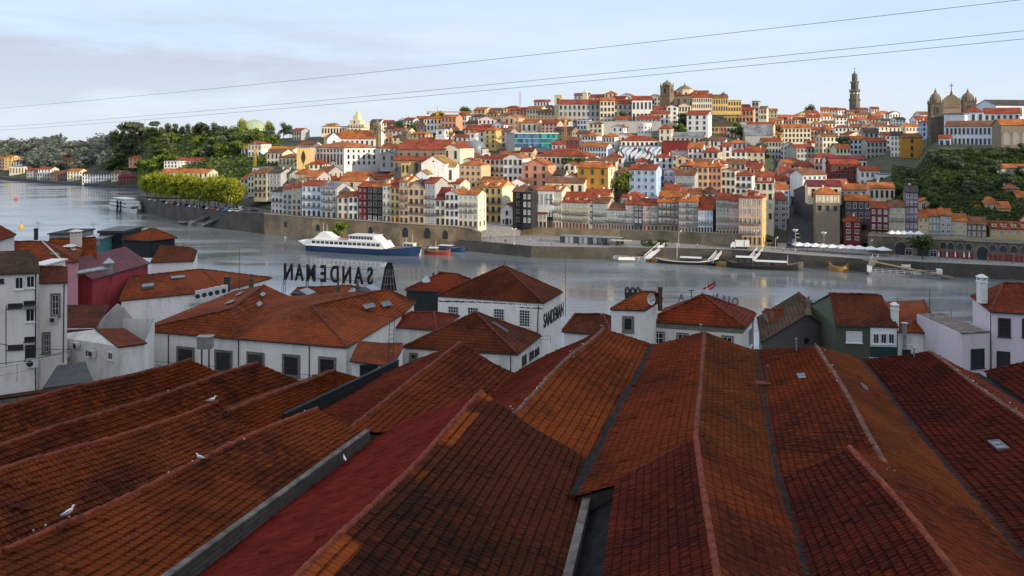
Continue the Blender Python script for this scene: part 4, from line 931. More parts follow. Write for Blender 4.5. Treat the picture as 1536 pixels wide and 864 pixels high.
# ---- N13 shed roof, ruin gable, N15 low white house
FL, FR, BR, BL = P(86, 494, 88), P(142, 490, 88), P(164, 458, 95), P(98, 457, 95); FR.z = FL.z; BR.z = BL.z
root = empty('shed', ((FL+FR)/2).to_tuple(), 0, 'brown tiled shed roof leaning on the ruined white gable', 'shed'); poly_roof('roof', [[FL, FR, BR, BL]], R_BR, root)
mb = MB(); mb.quad((FL.x+.2, FL.y+.3, 22), (FR.x-.2, FR.y+.3, 22), FR+Vector((-.2, .3, -.1)), FL+Vector((.2, .3, -.1))); adopt(mb.build('wall', WHITE2), root)
mb = MB(); mb.cyl(FL+Vector((0, -.1, 0)), FR+Vector((0, -.1, 0)), .14, n=8); adopt(mb.build('gutter', METAL), root)
a, b_, c = P(143, 492, 89.5), P(201, 480, 93.5), P(176, 456, 91.5); d = P(186, 462, 92); e = P(156, 476, 90.2)
mb = MB(); pts = [Vector((a.x, a.y, 22)), Vector((b_.x, b_.y, 22)), b_, d, c, e, a]; n_ = Vector((.45, -.9, 0))*.4
k0 = len(pts); mb.add(pts+[p-n_ for p in pts], [tuple(range(k0)), tuple(range(2*k0-1, k0-1, -1))]+[(i, (i+1) % k0, k0+(i+1) % k0, k0+i) for i in range(k0)])
tag(mb.build('ruined_gable', plaster('flaking stained plaster', (.42,.40,.36), 1.0)), 'ruined stained white gable wall without roof', 'wall')
FLr, FRr = P(180, 520, 80), P(217, 514, 81.5); zr = FLr.z; FRr.z = zr; bl = P(74, 500, 86); 
cs = [Vector((bl.x, bl.y, 0)), Vector((FLr.x, FLr.y, 0)), Vector((FRr.x, FRr.y, 0)), Vector((FRr.x-3.0, FRr.y+9, 0)), Vector((bl.x-1, bl.y+8, 0))]
root = empty('low_house', (FLr.x-3, FLr.y+4, 20), 0, 'low white house with small orange roof and round cooling units on its wall', 'house'); n15 = root
mb = MB(); zs = [H-(505-YH)/F*86+.0, zr, zr, zr, H-(505-YH)/F*86]
zs = [28.6, zr, zr, zr, 28.6]
zz = [P(77, 503, 86).z, zr, zr, zr+.4, P(77, 503, 86).z]
for i in range(5): a, b_ = cs[i], cs[(i+1) % 5]; mb.quad((a.x, a.y, 18), (b_.x, b_.y, 18), (b_.x, b_.y, zz[(i+1) % 5]), (a.x, a.y, zz[i]))
pkp = P(143, 494, 84.3); mb.add([Vector((cs[0].x, cs[0].y, zz[0])), Vector((cs[1].x, cs[1].y, zz[1])), Vector((pkp.x, pkp.y-.05, pkp.z))], [(0, 1, 2)])
adopt(mb.build('wall', WHITE2), root)
poly_roof('roof', [[FLr+Vector((-.1, -.2, .05)), FRr+Vector((.3, -.1, .05)), P(186, 492, 88.5), P(143, 493, 84)]], R_OR, root)
poly_roof('roof', [[P(77, 505, 86), P(140, 505, 84.2), P(143, 493, 85.5), P(80, 496, 88)]], R_BR, root)
for px, py, r_ in ((132, 530, 0), (166, 534, 0)): window_near(root, (cs[0], cs[1]), px-4, px+4, py-6, py+6, 'plainw')
for i, (px, py) in enumerate(((118, 518), (104, 530), (142, 530))):
    M, _, _ = on_wall(cs[0], cs[1], px-5, px+5, py-5, py+5); ac_unit(M, .75, .7, ['upper cooling unit on the low white house', 'left cooling unit on the low white house', 'cooling unit right beside the small window of the low white house'][i])
# dark flat roof and stone wall in front, wires
FL, FR, BR, BL = P(64, 582, 66), P(140, 572, 68), P(128, 542, 74), P(86, 548, 74); z = FR.z
root = empty('flat_roof', FL.to_tuple(), 0, 'dark grey sheet roof in front of the low white house', 'shed'); poly_roof('roof', [[FL, FR, BR, BL]], plain('dark roofing felt', (.05,.05,.052), .8, var=.3), root)
mb = MB(); mb.quad((FL.x, FL.y+.1, 26), (FR.x, FR.y+.1, 26), FR+Vector((0, .1, -.1)), FL+Vector((0, .1, -.1))); adopt(mb.build('wall', WHITE2), root)
a, b_ = P(-30, 610, 58), P(108, 570, 61); bar_wall('stone_wall', a, b_, .35, 26, H-(588-YH)/F*60, masonry('rough mossy rubble', (.22,.19,.15), (.08,.07,.05), .5, .3), 'rough mossy stone wall topped with old tiles at the left edge', capm=R_BR)
rail(None, [P(-10, 580, 64), P(60, 566, 66)], 1.4, 1.5, METAL).name = 'railing'
o = bpy.data.objects['railing'] if 'railing' in bpy.data.objects and bpy.data.objects['railing'].parent is None else None
for ob in list(bpy.data.objects):
    if ob.name.startswith('railing') and ob.parent is None: tag(ob, 'thin metal railing by the rough stone wall at the left edge', 'railing')
# ---- right side: N18 white tower house, N19 cream hipped house
z = H-(465-YH)/F*85; FL, FR = P(915, 463, 85.5), P(968, 467, 85); FL.z = FR.z = z; BR, BL = FR+Vector((3, 6, 0)), FL+Vector((3, 6, 0)); r0 = (FL+BL)/2+Vector((2.4, 0, 0)); r1 = (FR+BR)/2; r0.z = r1.z = H-(437-YH)/F*r0.y
n18, W18 = house_near('white_house', 'small white house with satellite dish on its orange roof', 'house', (FL, FR, BR, BL), 18, WHITE, R_OR, 'hipx', (r0, r1), over=.15)
window_near(n18, W18[:2], 933, 951, 474, 498, 'stone')
chimney_near(P(990, 452, 88), .42, .5, 1.6, FRB, 'tall brown chimney right of the satellite dish', cap=False)
for i, px in enumerate((941, 949, 957)): chimney_near(P(px, 443, 89), .5, .5, .35, FRD, ['left of three dark cowls on the small white house', 'middle of three dark cowls on the small white house', 'right of three dark cowls on the small white house'][i])
p = P(975, 449, 84); root = empty('satellite_dish', p.to_tuple(), R(15), 'round grey satellite dish on the roof of the small white house', 'satellite dish')
mb = MB(); prof = [(.02, 0), (.25, .03), (.45, .10), (.58, .19), (.60, .19), (.46, .08), (.25, .01), (.02, -.03)]; mb.lathe(prof, n=20)
o = mb.build('reflector', plain('dish grey', (.50,.49,.47), .5), root, True); o.rotation_euler = (R(80), 0, R(20))
mb = MB(); mb.cyl((0, .1, -1.1), (0, .1, 0), .05, n=6); mb.cyl((0, 0, -.3), (.1, -.6, .05), .025, n=5); mb.box(.04, -.7, -.01, .16, -.56, .12); mb.build('mount', FRD, root)
ze = 29.5; FL, FR, BR = Pz(970, 481, ze), Pz(1118, 491, ze), Pz(1135, 470, ze); BL = FL+(BR-FR); c = (FL+BR)/2; c = Vector((c.x, c.y, H-(441-YH)/F*c.y))
n19, W19 = house_near('cream_house', 'cream house with big red hipped roof and a red and white sign on top', 'house', (FL, FR, BR, BL), 18, plaster('ivory render', (.70,.68,.61), .3), R_RD, 'pyr', [c])
for px in (988, 1024, 1052, 1091): window_near(n19, W19[:2], px-9.5, px+9.5, 497+(px-988)*.06, 525+(px-988)*.06, 'stonew')
mb = MB(); 
for i, (p, q) in enumerate(((W19[0], W19[1]), (W19[1], W19[2]))): d = (q-p); d.z = 0; d.normalize(); n_ = Vector((d.y, -d.x, 0)); mb.prism([(v_.x, v_.y) for v_ in (p+n_*.06, q+n_*.06, q+n_*.002, p+n_*.002)], ze-.75, ze-.12)
adopt(mb.build('cornice', STONES), n19)
pipe(n19, [W19[1].lerp(W19[2], .85)+Vector((.1, -.05, -.2)), W19[1].lerp(W19[2], .85)+Vector((.1, -.05, -6))], .06, FRD)
for px in (1125,): window_near(n19, W19[1:3], px-2.5, px+2.5, 492, 520, 'plainw')
p = P(1060, 441, c.y+.3); root = empty('rooftop_emblem', p.to_tuple(), R(-12), 'red and white wing emblem on a post atop the cream house roof', 'sign')
mb = MB(); mb.box(-.05, -.05, -.4, .05, .05, 1.0); mb.box(-.5, -.04, .02, .75, .04, .08); mb.box(-.42, -.04, .08, -.36, .04, .7); mb.build('post', FRW, root)
mb = MB(); mb.extr([(-.55, .55), (.2, 1.05), (.95, 1.5), (1.0, 1.32), (.35, .82), (-.2, .52)], -.05, .05); mb.extr([(.15, .52), (.62, .88), (1.02, 1.2), (.95, .95), (.5, .50)], -.05, .05)
mb.build('wing', plain('signal red', (.42,.02,.025), .5, var=.1), root)
root = empty('rooftop_letters', P(1060, 458, 96).to_tuple(), 0, 'row of thin dark rooftop letters seen from behind beyond the cream house ridge', 'sign')
for ch, px, py in (('Q', 1104, 453), ('U', 1091, 449.5), ('I', 1082.5, 448), ('N', 1074, 446.5), ('T', 1037, 441), ('A', 1022, 447)):
    M = Matrix.Rotation(math.pi, 4, 'Z'); M.translation = P(px+4, py+4.5, 96)
    o = lettering(ch, M, 1.25, FRD, name='letter', ext_=.03, bold=0, sx=.8); o.parent = root; o.matrix_parent_inverse = Matrix.Translation(-Vector(root.location))
mb = MB(); mb.cyl(P(1015, 454, 96), P(1110, 459, 96), .03, n=4); adopt(mb.build('rail', RUST), root)
# N24 brown roof between
FL, FR = P(842, 503, 96), P(918, 492, 94); FR.z = FL.z = H-(500-YH)/F*95; BR, BL = FR+Vector((2, 8, 0)), FL+Vector((2, 8, 0)); r0 = r1 = None
c = P(893, 471, 99); house_near('brown_roof_house', 'plain brown tiled roof between the lettered house and the small white house', 'house', (FL, FR, BR, BL), 16, WHITE2, R_BR, 'hipx', (c+Vector((-2.5, 0, 0)), c+Vector((1, 0, 0))))
# N20 stone chapel
Y = 92; a, b_, ap = P(1141, 517, Y), P(1253, 496, Y+3), P(1213, 470, Y+1.5); 
zE = (a.z+b_.z)/2-.2; FL, FR = Vector((a.x, a.y, zE)), Vector((b_.x+.4, b_.y, zE)); back = Vector((3.5, 13, 0)); r0 = ap; r1 = ap+back
n20, W20 = house_near('stone_chapel', 'grey stone chapel gable with dark roof and a cross on top', 'chapel', (FL, FR, FR+back, FL+back), 16, STONEG, R_GY, 'gaby', (r0, r1))
M, w_, h_ = on_wall(W20[0], W20[1], 1205, 1214, 507, 515); mb = MB(); mb.add([M @ Vector((math.cos(i*math.pi/8)*.36, .03, math.sin(i*math.pi/8)*.36)) for i in range(16)], [tuple(range(16))]); adopt(mb.build('round_window', GLD), n20)
mb = MB(); q = ap; mb.box(q.x-.22, q.y-.2, q.z-.2, q.x+.22, q.y+.25, q.z+.45); mb.box(q.x-.1, q.y-.1, q.z+.45, q.x+.1, q.y+.1, q.z+2.0); mb.box(q.x-.42, q.y-.08, q.z+1.32, q.x+.42, q.y+.08, q.z+1.52); mb.box(q.x-.14, q.y-.13, q.z+.45, q.x+.14, q.y+.13, q.z+.9)
adopt(mb.build('cross', STONES), n20)
antenna(P(1198, 472, 95), 2.5, 'thin leaning aerial left of the chapel cross', False); antenna(P(1206.5, 470, 96), 1.6, 'short aerial with arms beside the chapel cross')
FL, FR = P(1153, 482, 98), P(1192, 481, 98); z = FL.z-.1; house_near('small_house', 'small low red roof behind the left shoulder of the stone chapel', 'house', (Vector((FL.x, 98, z)), Vector((FR.x, 98, z)), Vector((FR.x+1, 104, z)), Vector((FL.x+1, 104, z))), 14, STONEG, R_RD, 'gabx', (Vector((FL.x+.5, 101, z+.9)), Vector((FR.x+.5, 101, z+.9))), over=.15)
mb = MB(); 
for i, (px, py) in enumerate(((1146, 508), (1153, 496), (1158, 476))): p = P(px, py, 92); mb.lathe([(.16, -.2), (.18, .2), (.05, .9)], p, 6)
adopt(mb.build('finial', STONEG), n20)
# N21 green and white house
ze = H-(488-YH)/F*88; FL, FR = P(1253, 487, 88), P(1348, 493, 87.3); FL.z = FR.z = ze; BR, BL = FR+Vector((1.2, 10.8, 0)), FL+Vector((1.2, 10.8, 0)); r0, r1 = (FL+BL)/2+Vector((.9, 0, 0)), (FR+BR)/2; r0.z = r1.z = H-(440-YH)/F*r0.y
n21, W21 = house_near('green_house', 'olive green house with worn brown roof and one white blind', 'house', (FL, FR, BR, BL), 16, GREENW, R_BR, 'gabx', (r0, r1), over=.12)
window_near(n21, W21[:2], 1269, 1293, 497, 514, 'blind', label='window with closed white blind')
def panel(root, W, px0, px1, py0, py1, mat, name, d=.05):
    M, w_, h_ = on_wall(W[0], W[1], px0, px1, py0, py1); mb = MB(); mb.box(-w_/2, -.01, -h_/2, w_/2, d, h_/2, 0, M); return adopt(mb.build(name, mat), root)
panel(n21, W21[:2], 1305.5, 1345, 491, 520, FRW, 'white_panel', .04); panel(n21, W21[:2], 1305.5, 1345, 520.3, 536, DGREEN, 'green_panel', .05); panel(n21, W21[:2], 1304, 1345, 536.3, 560, FRW, 'lower_panel', .045)
for px in (1314, 1325.5, 1337): window_near(n21, (W21[0]+Vector((0, -.05, 0)), W21[1]+Vector((0, -.05, 0))), px-5, px+5, 500, 516, 'plainw')
chimney_near(P(1342, 482, 88.5), .62, .62, 1.5, FRW, 'white chimney with pointed cap between the green house and the orange roofed house')
p = P(1357, 500, 86.5); root = empty('flue', p.to_tuple(), 0, 'round metal flue in front of the orange roofed white house', 'chimney'); mb = MB(); mb.cyl((0, 0, -1.6), (0, 0, .9), .2, n=10); mb.build('pipe', METAL, root); mb = MB(); mb.cyl((0, 0, 1.0), (0, 0, 1.15), .34, n=10); mb.cyl((0, 0, .9), (0, 0, 1.0), .1, n=6); mb.build('cap', METAL, root)
antenna(P(1346, 470, 90), 1.8, 'aerial on the right gable of the green house')
# N22 white house with orange hipped roof
ze = H-(498-YH)/F*88; FL, FR = P(1347, 497, 88.3), P(1444, 502, 87); FL.z = FR.z = ze; r0 = P(1394, 468.5, 91); r1 = P(1385, 450.5, 97.8); r1.z = r0.z; BR, BL = FR+Vector((-.6, 15, 0)), FL+Vector((-.6, 15, 0))
n22, W22 = house_near('white_house', 'white house with orange hipped roof and balcony right of the green house', 'house', (FL, FR, BR, BL), 16, WHITE, R_OR, 'hipy', (r0, r1))
window_near(n22, W22[:2], 1353, 1367, 505, 517, 'blind'); window_near(n22, W22[:2], 1388, 1411, 514, 536, 'dark', label='dark terrace door'); window_near(n22, W22[:2], 1353, 1366, 524, 533, 'dark')
panel(n22, W22[:2], 1386, 1436, 505, 508, FRW, 'awning', .5)
M, w_, h_ = on_wall(W22[0], W22[1], 1386, 1441, 528, 540); q = M @ Vector((-w_/2, 1.2, -h_/2)); s_ = M @ Vector((w_/2, 1.2, -h_/2)); rail(n22, [q, s_], .9, 1.2, METAL)
antenna(P(1394.5, 462, 95), 2.2, 'thin mast on the ridge of the orange roofed white house', False)
# N23 lilac house
zc = H-(466.5-YH)/F*82; C0 = P(1486, 467, 82); zc = C0.z; FR = P(1600, 474, 80); FR.z = zc; L1_ = Pz(1455, 443, zc); BL = L1_; BR = FR+(L1_-C0); ap = P(1505, 424, 87); ap2 = ap+(FR-C0)*.55; ap2.z = ap.z
n23, W23 = house_near('lilac_house', 'lilac grey house with red roof and white chimney at the right edge', 'house', (C0, FR, BR, BL), 16, LILAC, R_RD, 'hipx', (ap, ap2), over=.25)
window_near(n23, W23[:2], 1497, 1516, 477, 505, 'dark'); window_near(n23, W23[:2], 1495, 1515, 527, 554, 'dark'); window_near(n23, W23[:2], 1533, 1552, 478, 506, 'dark')
root = empty('terrace_wing', P(1462, 520, 80).to_tuple(), 0, 'lower lilac terrace wing with dark window beside the lilac house', 'building'); 
a, b_ = P(1443, 501, 80.5), P(1484.5, 501, 81.2); zt = a.z; W = (Vector((a.x, a.y, zt)), Vector((b_.x, b_.y, zt)))
mb = MB(); mb.prism([(a.x, a.y), (b_.x, b_.y), (b_.x, b_.y+9), (a.x, a.y+9)], 16, zt); adopt(mb.build('wall', LILAC), root); window_near(root, W, 1456, 1476, 523, 552, 'dark')
mb = MB(); mb.prism([(a.x-.1, a.y-.1), (b_.x-.02, b_.y-.1), (b_.x-.02, b_.y+.2), (a.x-.1, a.y+.2)], zt+.002, zt+.12); adopt(mb.build('coping', COPE), root)
mb = MB(); mb.prism([(a.x+.1, a.y+.22), (b_.x-.1, b_.y+.22), (b_.x-.1, b_.y+8.9), (a.x+.1, a.y+8.9)], zt+.003, zt+.05); adopt(mb.build('terrace_floor', plain('worn terrace tiles', (.17,.13,.11), .9, var=.4)), root)
rail(root, [Vector((a.x, a.y+6, zt)), Vector((b_.x-.6, b_.y+6, zt))], 1.0)
chimney_near(P(1473, 440, 85), .75, .75, 1.4, FRW, 'white chimney with pointed cap on the lilac house')
pipe(n23, [Vector((b_.x+.05, b_.y-.1, zt+2)), Vector((b_.x+.05, b_.y-.1, zt-4))], .05, RUST)
# ---- big rooftop letters, seen from behind
SA, SB = P(427, 420, 145), P(566, 429, 140); root = empty('rooftop_sign', ((SA+SB)/2).to_tuple(), 0, 'big black rooftop letters spelling SANDEMAN, seen mirrored from behind', 'sign')
d = (SB-SA); d.z = 0; L = d.length; d.normalize(); nrm = Vector((-d.y, d.x, 0))
zb_ = 24.15
for i, ch in enumerate('NAMEDNAS'):
    fx = (432.5, 449, 467, 486, 503, 521, 538.5, 555.5)[i]; t = ((fx-427)/(566-427)); c = SA.lerp(SB, t+.005*(1-t))
    M = Matrix((-d, -nrm, Vector((0, 0, 1)))).transposed().to_4x4(); M.translation = Vector((c.x, c.y, zb_))
    o = lettering(ch, M, 4.15, BLACKM, name='letter', ext_=.14, bold=.10, sx=.58 if ch != 'M' else .62, align='CENTER'); o.parent = root; o.matrix_parent_inverse = Matrix.Translation(-Vector(root.location))
mb = MB()
for z in (24.6, 26.7): mb.cyl(Vector((SA.x, SA.y, z))-nrm*.2, Vector((SB.x, SB.y, z))-nrm*.2, .045, n=5)
for t in (0, .02, .25, .27, .42, .64, .66, .93): p = SA.lerp(SB, t); mb.cyl(Vector((p.x, p.y, 20.5))-nrm*.25, Vector((p.x, p.y, 27))-nrm*.25, .05, n=5); mb.cyl(Vector((p.x, p.y, 20.8))-nrm*1.6, Vector((p.x, p.y, 24.6))-nrm*.25, .035, n=4)
adopt(mb.build('frame', RUST), root)
# tall tapered board seen from its back, with bracing
p = P(583.5, 433, 139); root = empty('sign_board', p.to_tuple(), R(10), 'tall tapering dark sign board with steel bracing right of the big letters', 'sign')
mb = MB(); mb.extr([(-1.45, -.2), (1.35, -.4), (.75, 3.6), (.5, 4.6), (-.3, 4.6), (-.75, 3.6)], 0, .12); mb.build('board', BLACKM, root)
mb = MB()
for x0, x1 in ((-.95, -.4), (-.45, -.1), (.35, .15), (.95, .5)): mb.cyl((x0, -.12, -.6), (x1, -.12, 3.4), .06, n=5)
for z in (.8, 2.2): mb.cyl((-1.0, -.14, z), (.9, -.14, z), .05, n=5)
mb.build('bracing', METAL, root)
for i, (px, Y) in enumerate(((536, 116), (377, 128), (507, 118))):
    p = P(px, (440, 428, 441)[i], Y); root = empty('finial', p.to_tuple(), 0, ['stone urn finial on the roof edge between big letters and tapered board', 'mossy stone finial left of the big rooftop letters', 'dark finial below the middle of the big letters'][i], 'finial')
    mb = MB(); mb.box(-.3, -.3, -1.5, .3, .3, .35); mb.lathe([(.3, .35), (.18, .5), (.36, .9), (.22, 1.3), (.12, 1.5), (.16, 1.7), (.03, 1.9)], n=10); mb.build('urn', plain('mossy stone', (.07,.07,.05), .9), root)
# ---- wires over the left yards
def wire(pts, r, label, group=None, sagv=.3, mat=BLACKM):
    cu = bpy.data.curves.new('cable', 'CURVE'); cu.dimensions = '3D'; s = cu.splines.new('POLY'); a, b_ = Vector(pts[0]), Vector(pts[1]); n = 24; s.points.add(n)
    for i in range(n+1): t = i/n; q = a.lerp(b_, t); s.points[i].co = (q.x, q.y, q.z-4*sagv*t*(1-t), 1)
    cu.bevel_depth = r; cu.bevel_resolution = 1; cu.materials.append(mat); return tag(link('cable', cu), label, 'cable', group)
wire((P(-20, 512, 66), P(120, 523, 80)), .03, 'black wire from the left edge to the low white house, upper one'); wire((P(-10, 546, 64), P(122, 519, 80)), .03, 'black wire rising from the lower left to the low white house'); wire((P(60, 532, 70), P(118, 522, 80)), .025, 'short black wire before the narrow white house')
# ---- cableway cables across the sky
for a, b_, lb in (((-200, 177, 175), (1700, -20, 55), 'topmost of the three long cables across the sky'), ((-200, 203, 175), (1700, 29, 55), 'middle one of the three long cables across the sky'), ((-200, 207, 177), (1700, 42, 57), 'lowest of the three long cables across the sky')):
    wire((P(*a), P(*b_)), .021, lb, 'cableway cables', .9, plain('steel rope', (.13,.13,.15), .5))
# ================================================================ the old town on the far bank
WALLC = dict(wh=('white', (.83,.81,.76)), cr=('cream', (.77,.69,.51)), ye=('yellow', (.67,.48,.19)), oc=('ochre', (.52,.27,.045)), pi=('pink', (.68,.41,.34)), sa=('salmon', (.70,.33,.20)),
 pe=('peach', (.72,.49,.30)), bl=('light blue', (.44,.60,.80)), gr=('grey', (.42,.42,.40)), dg=('slate grey', (.11,.11,.12)), bk=('black tiled', (.028,.030,.034)), re=('dark red', (.18,.028,.026)),
 li=('lilac', (.40,.36,.46)), st=('stone', (.27,.22,.16)), gy=('grey yellow', (.52,.46,.30)), bw=('bluish white', (.66,.72,.80)), pu=('purple', (.26,.17,.27)), br=('brown', (.20,.13,.09)), pw=('pinkish white', (.70,.62,.60)), gn=('grey green', (.27,.31,.27)))
ROOFC = dict(o=('orange', (.46,.135,.036)), r=('red', (.30,.060,.026)), b=('brown', (.22,.095,.045)), d=('dark', (.075,.06,.055)), w=('wine red', (.17,.03,.035)), g=('grey', (.22,.23,.25)), y=('ochre', (.40,.22,.06)))
def wallm(c): return plaster('far '+WALLC[c][0]+' wall', WALLC[c][1], .5)
def roofm(c): return farroof('far '+ROOFC[c][0]+' roof', ROOFC[c][1])
FGL = glassy('far window glass', (.035,.042,.055), .2, .5, .7)
FGP = glassy('far curtained glass', (.26,.27,.28), .35, .4, .6)
FST = plain('far stone trim', (.25,.22,.18), .85)
FWH = plain('far white frame', (.66,.66,.64), .6, var=.1)
FRE = plain('far red frame', (.26,.03,.03), .6)
IRON = plain('far iron railing', (.028,.03,.033), .6)
DOORR = plain('far red door', (.20,.035,.025), .6); DOORB = plain('far brown door', (.07,.04,.025), .7)
FSTY = {'w': (FWH, FGL), 'd': (FST, FGL), 'r': (FRE, FGP), 'g': (FWH, FGP), 'k': (IRON, FGL), 'a': (FST, IRON), 'q': (FST, DOORR), 'n': (FST, DOORB)}
WCACHE = {}
def wmesh(w_, h_, sty):
    w_, h_ = max(.3, round(w_*5)/5), max(.4, round(h_*5)/5); key = (w_, h_, sty)
    if key in WCACHE: return WCACHE[key]
    fm, gl = FSTY[sty]; mb = MB(); a, b_, s = w_/2, h_/2, .13
    for q in ((-a, -b_, -a+s, b_), (a-s, -b_, a, b_), (-a+s, b_-s, a-s, b_), (-a+s, -b_, a-s, -b_+s)): mb.box(q[0], -.10, q[1], q[2], .02, q[3], 0)
    if sty in 'wrg':
        mb.box(-.04, -.07, -b_+s, .04, .0, b_-s, 0); mb.box(-a+s, -.068, b_*.35-.04, a-s, .0, b_*.35+.04, 0)
    if sty == 'g': mb.box(-a+s, -.066, -b_*.3-.03, a-s, .0, -b_*.3+.03, 0)
    mb.box(-a-.1, -.16, -b_-.1, a+.1, .02, -b_-.004, 0)
    mb.box(-a+s, -.035, -b_+s, a-s, .03, b_-s, 1)
    WCACHE[key] = mb.mesh('window', [fm, gl]); return WCACHE[key]
BCACHE = {}
def balcony_mesh(w_):
    w_ = round(w_*2)/2
    if w_ in BCACHE: return BCACHE[w_]
    mb = MB(); mb.box(-w_/2, -.75, -.14, w_/2, .05, 0, 0); n = int(w_/.22)
    for i in range(n+1): x = -w_/2+w_*i/n; mb.box(x-.022, -.73, .002, x+.022, -.69, .93, 1)
    mb.box(-w_/2, -.74, .932, w_/2, -.67, 1.0, 1)
    for x in (-w_/2, w_/2-.04): mb.box(x, -.66, .932, x+.04, 0, 1.0, 1); mb.box(x, -.66, .3, x+.04, 0, .36, 1)
    BCACHE[w_] = mb.mesh('balcony', [FST, IRON]); return BCACHE[w_]
HOUSES = []      # records used for labels and for keeping infill clear
def put(root, name, mesh, x, y, z, rz=0):
    o = link(name, mesh, root); o.location = (x, y, z); o.rotation_euler = (0, 0, rz); return o
def gable_roof(w_, d_, rise, kind, z, over=.4, th=.22):
    """roof solid; ridge along x (kind x), along y (kind y) or hipped (h)"""
    mb = MB(); X, Y0, Y1 = w_/2+over, -over, d_+over; e = z-.05
    if kind == 'x':
        r = (Y0+Y1)/2
        for y0, y1 in ((Y0, r), (Y1, r)):
            mb.add([(-X, y0, e), (X, y0, e), (X, y1, e+rise), (-X, y1, e+rise), (-X, y0, e-th), (X, y0, e-th), (X, y1, e+rise-th), (-X, y1, e+rise-th)], [(0,1,2,3), (7,6,5,4), (0,4,5,1), (0,3,7,4), (1,5,6,2)])
    elif kind == 'y':
        for x0, s in ((-X, 1), (X, -1)):
            mb.add([(x0, Y0, e), (0, Y0, e+rise), (0, Y1, e+rise), (x0, Y1, e), (x0, Y0, e-th), (0, Y0, e+rise-th), (0, Y1, e+rise-th), (x0, Y1, e-th)], [(0,1,2,3), (7,6,5,4), (0,4,5,1), (3,2,6,7), (0,3,7,4)])
    elif kind == 'h':
        r = (Y0+Y1)/2; hx = max(.3, X-(Y1-Y0)/2) if X > (Y1-Y0)/2 else .2; hy = max(.2, (Y1-Y0)/2-X) if X < (Y1-Y0)/2 else 0
        mb.add([(-X, Y0, e), (X, Y0, e), (X, Y1, e), (-X, Y1, e), (-hx, r-hy, e+rise), (hx, r-hy, e+rise), (hx, r+hy, e+rise), (-hx, r+hy, e+rise)],
               [(0,1,5,4), (1,2,6,5), (2,3,7,6), (3,0,4,7), (4,5,6,7)])
        mb.add([(-X, Y0, e-th), (X, Y0, e-th), (X, Y1, e-th), (-X, Y1, e-th), (-X, Y0, e), (X, Y0, e), (X, Y1, e), (-X, Y1, e)], [(3,2,1,0), (0,1,5,4), (1,2,6,5), (2,3,7,6), (3,0,4,7)])
    else:
        mb.box(-w_/2-.15, -.15, z-.02, w_/2+.15, d_+.15, z+.45)
    return mb
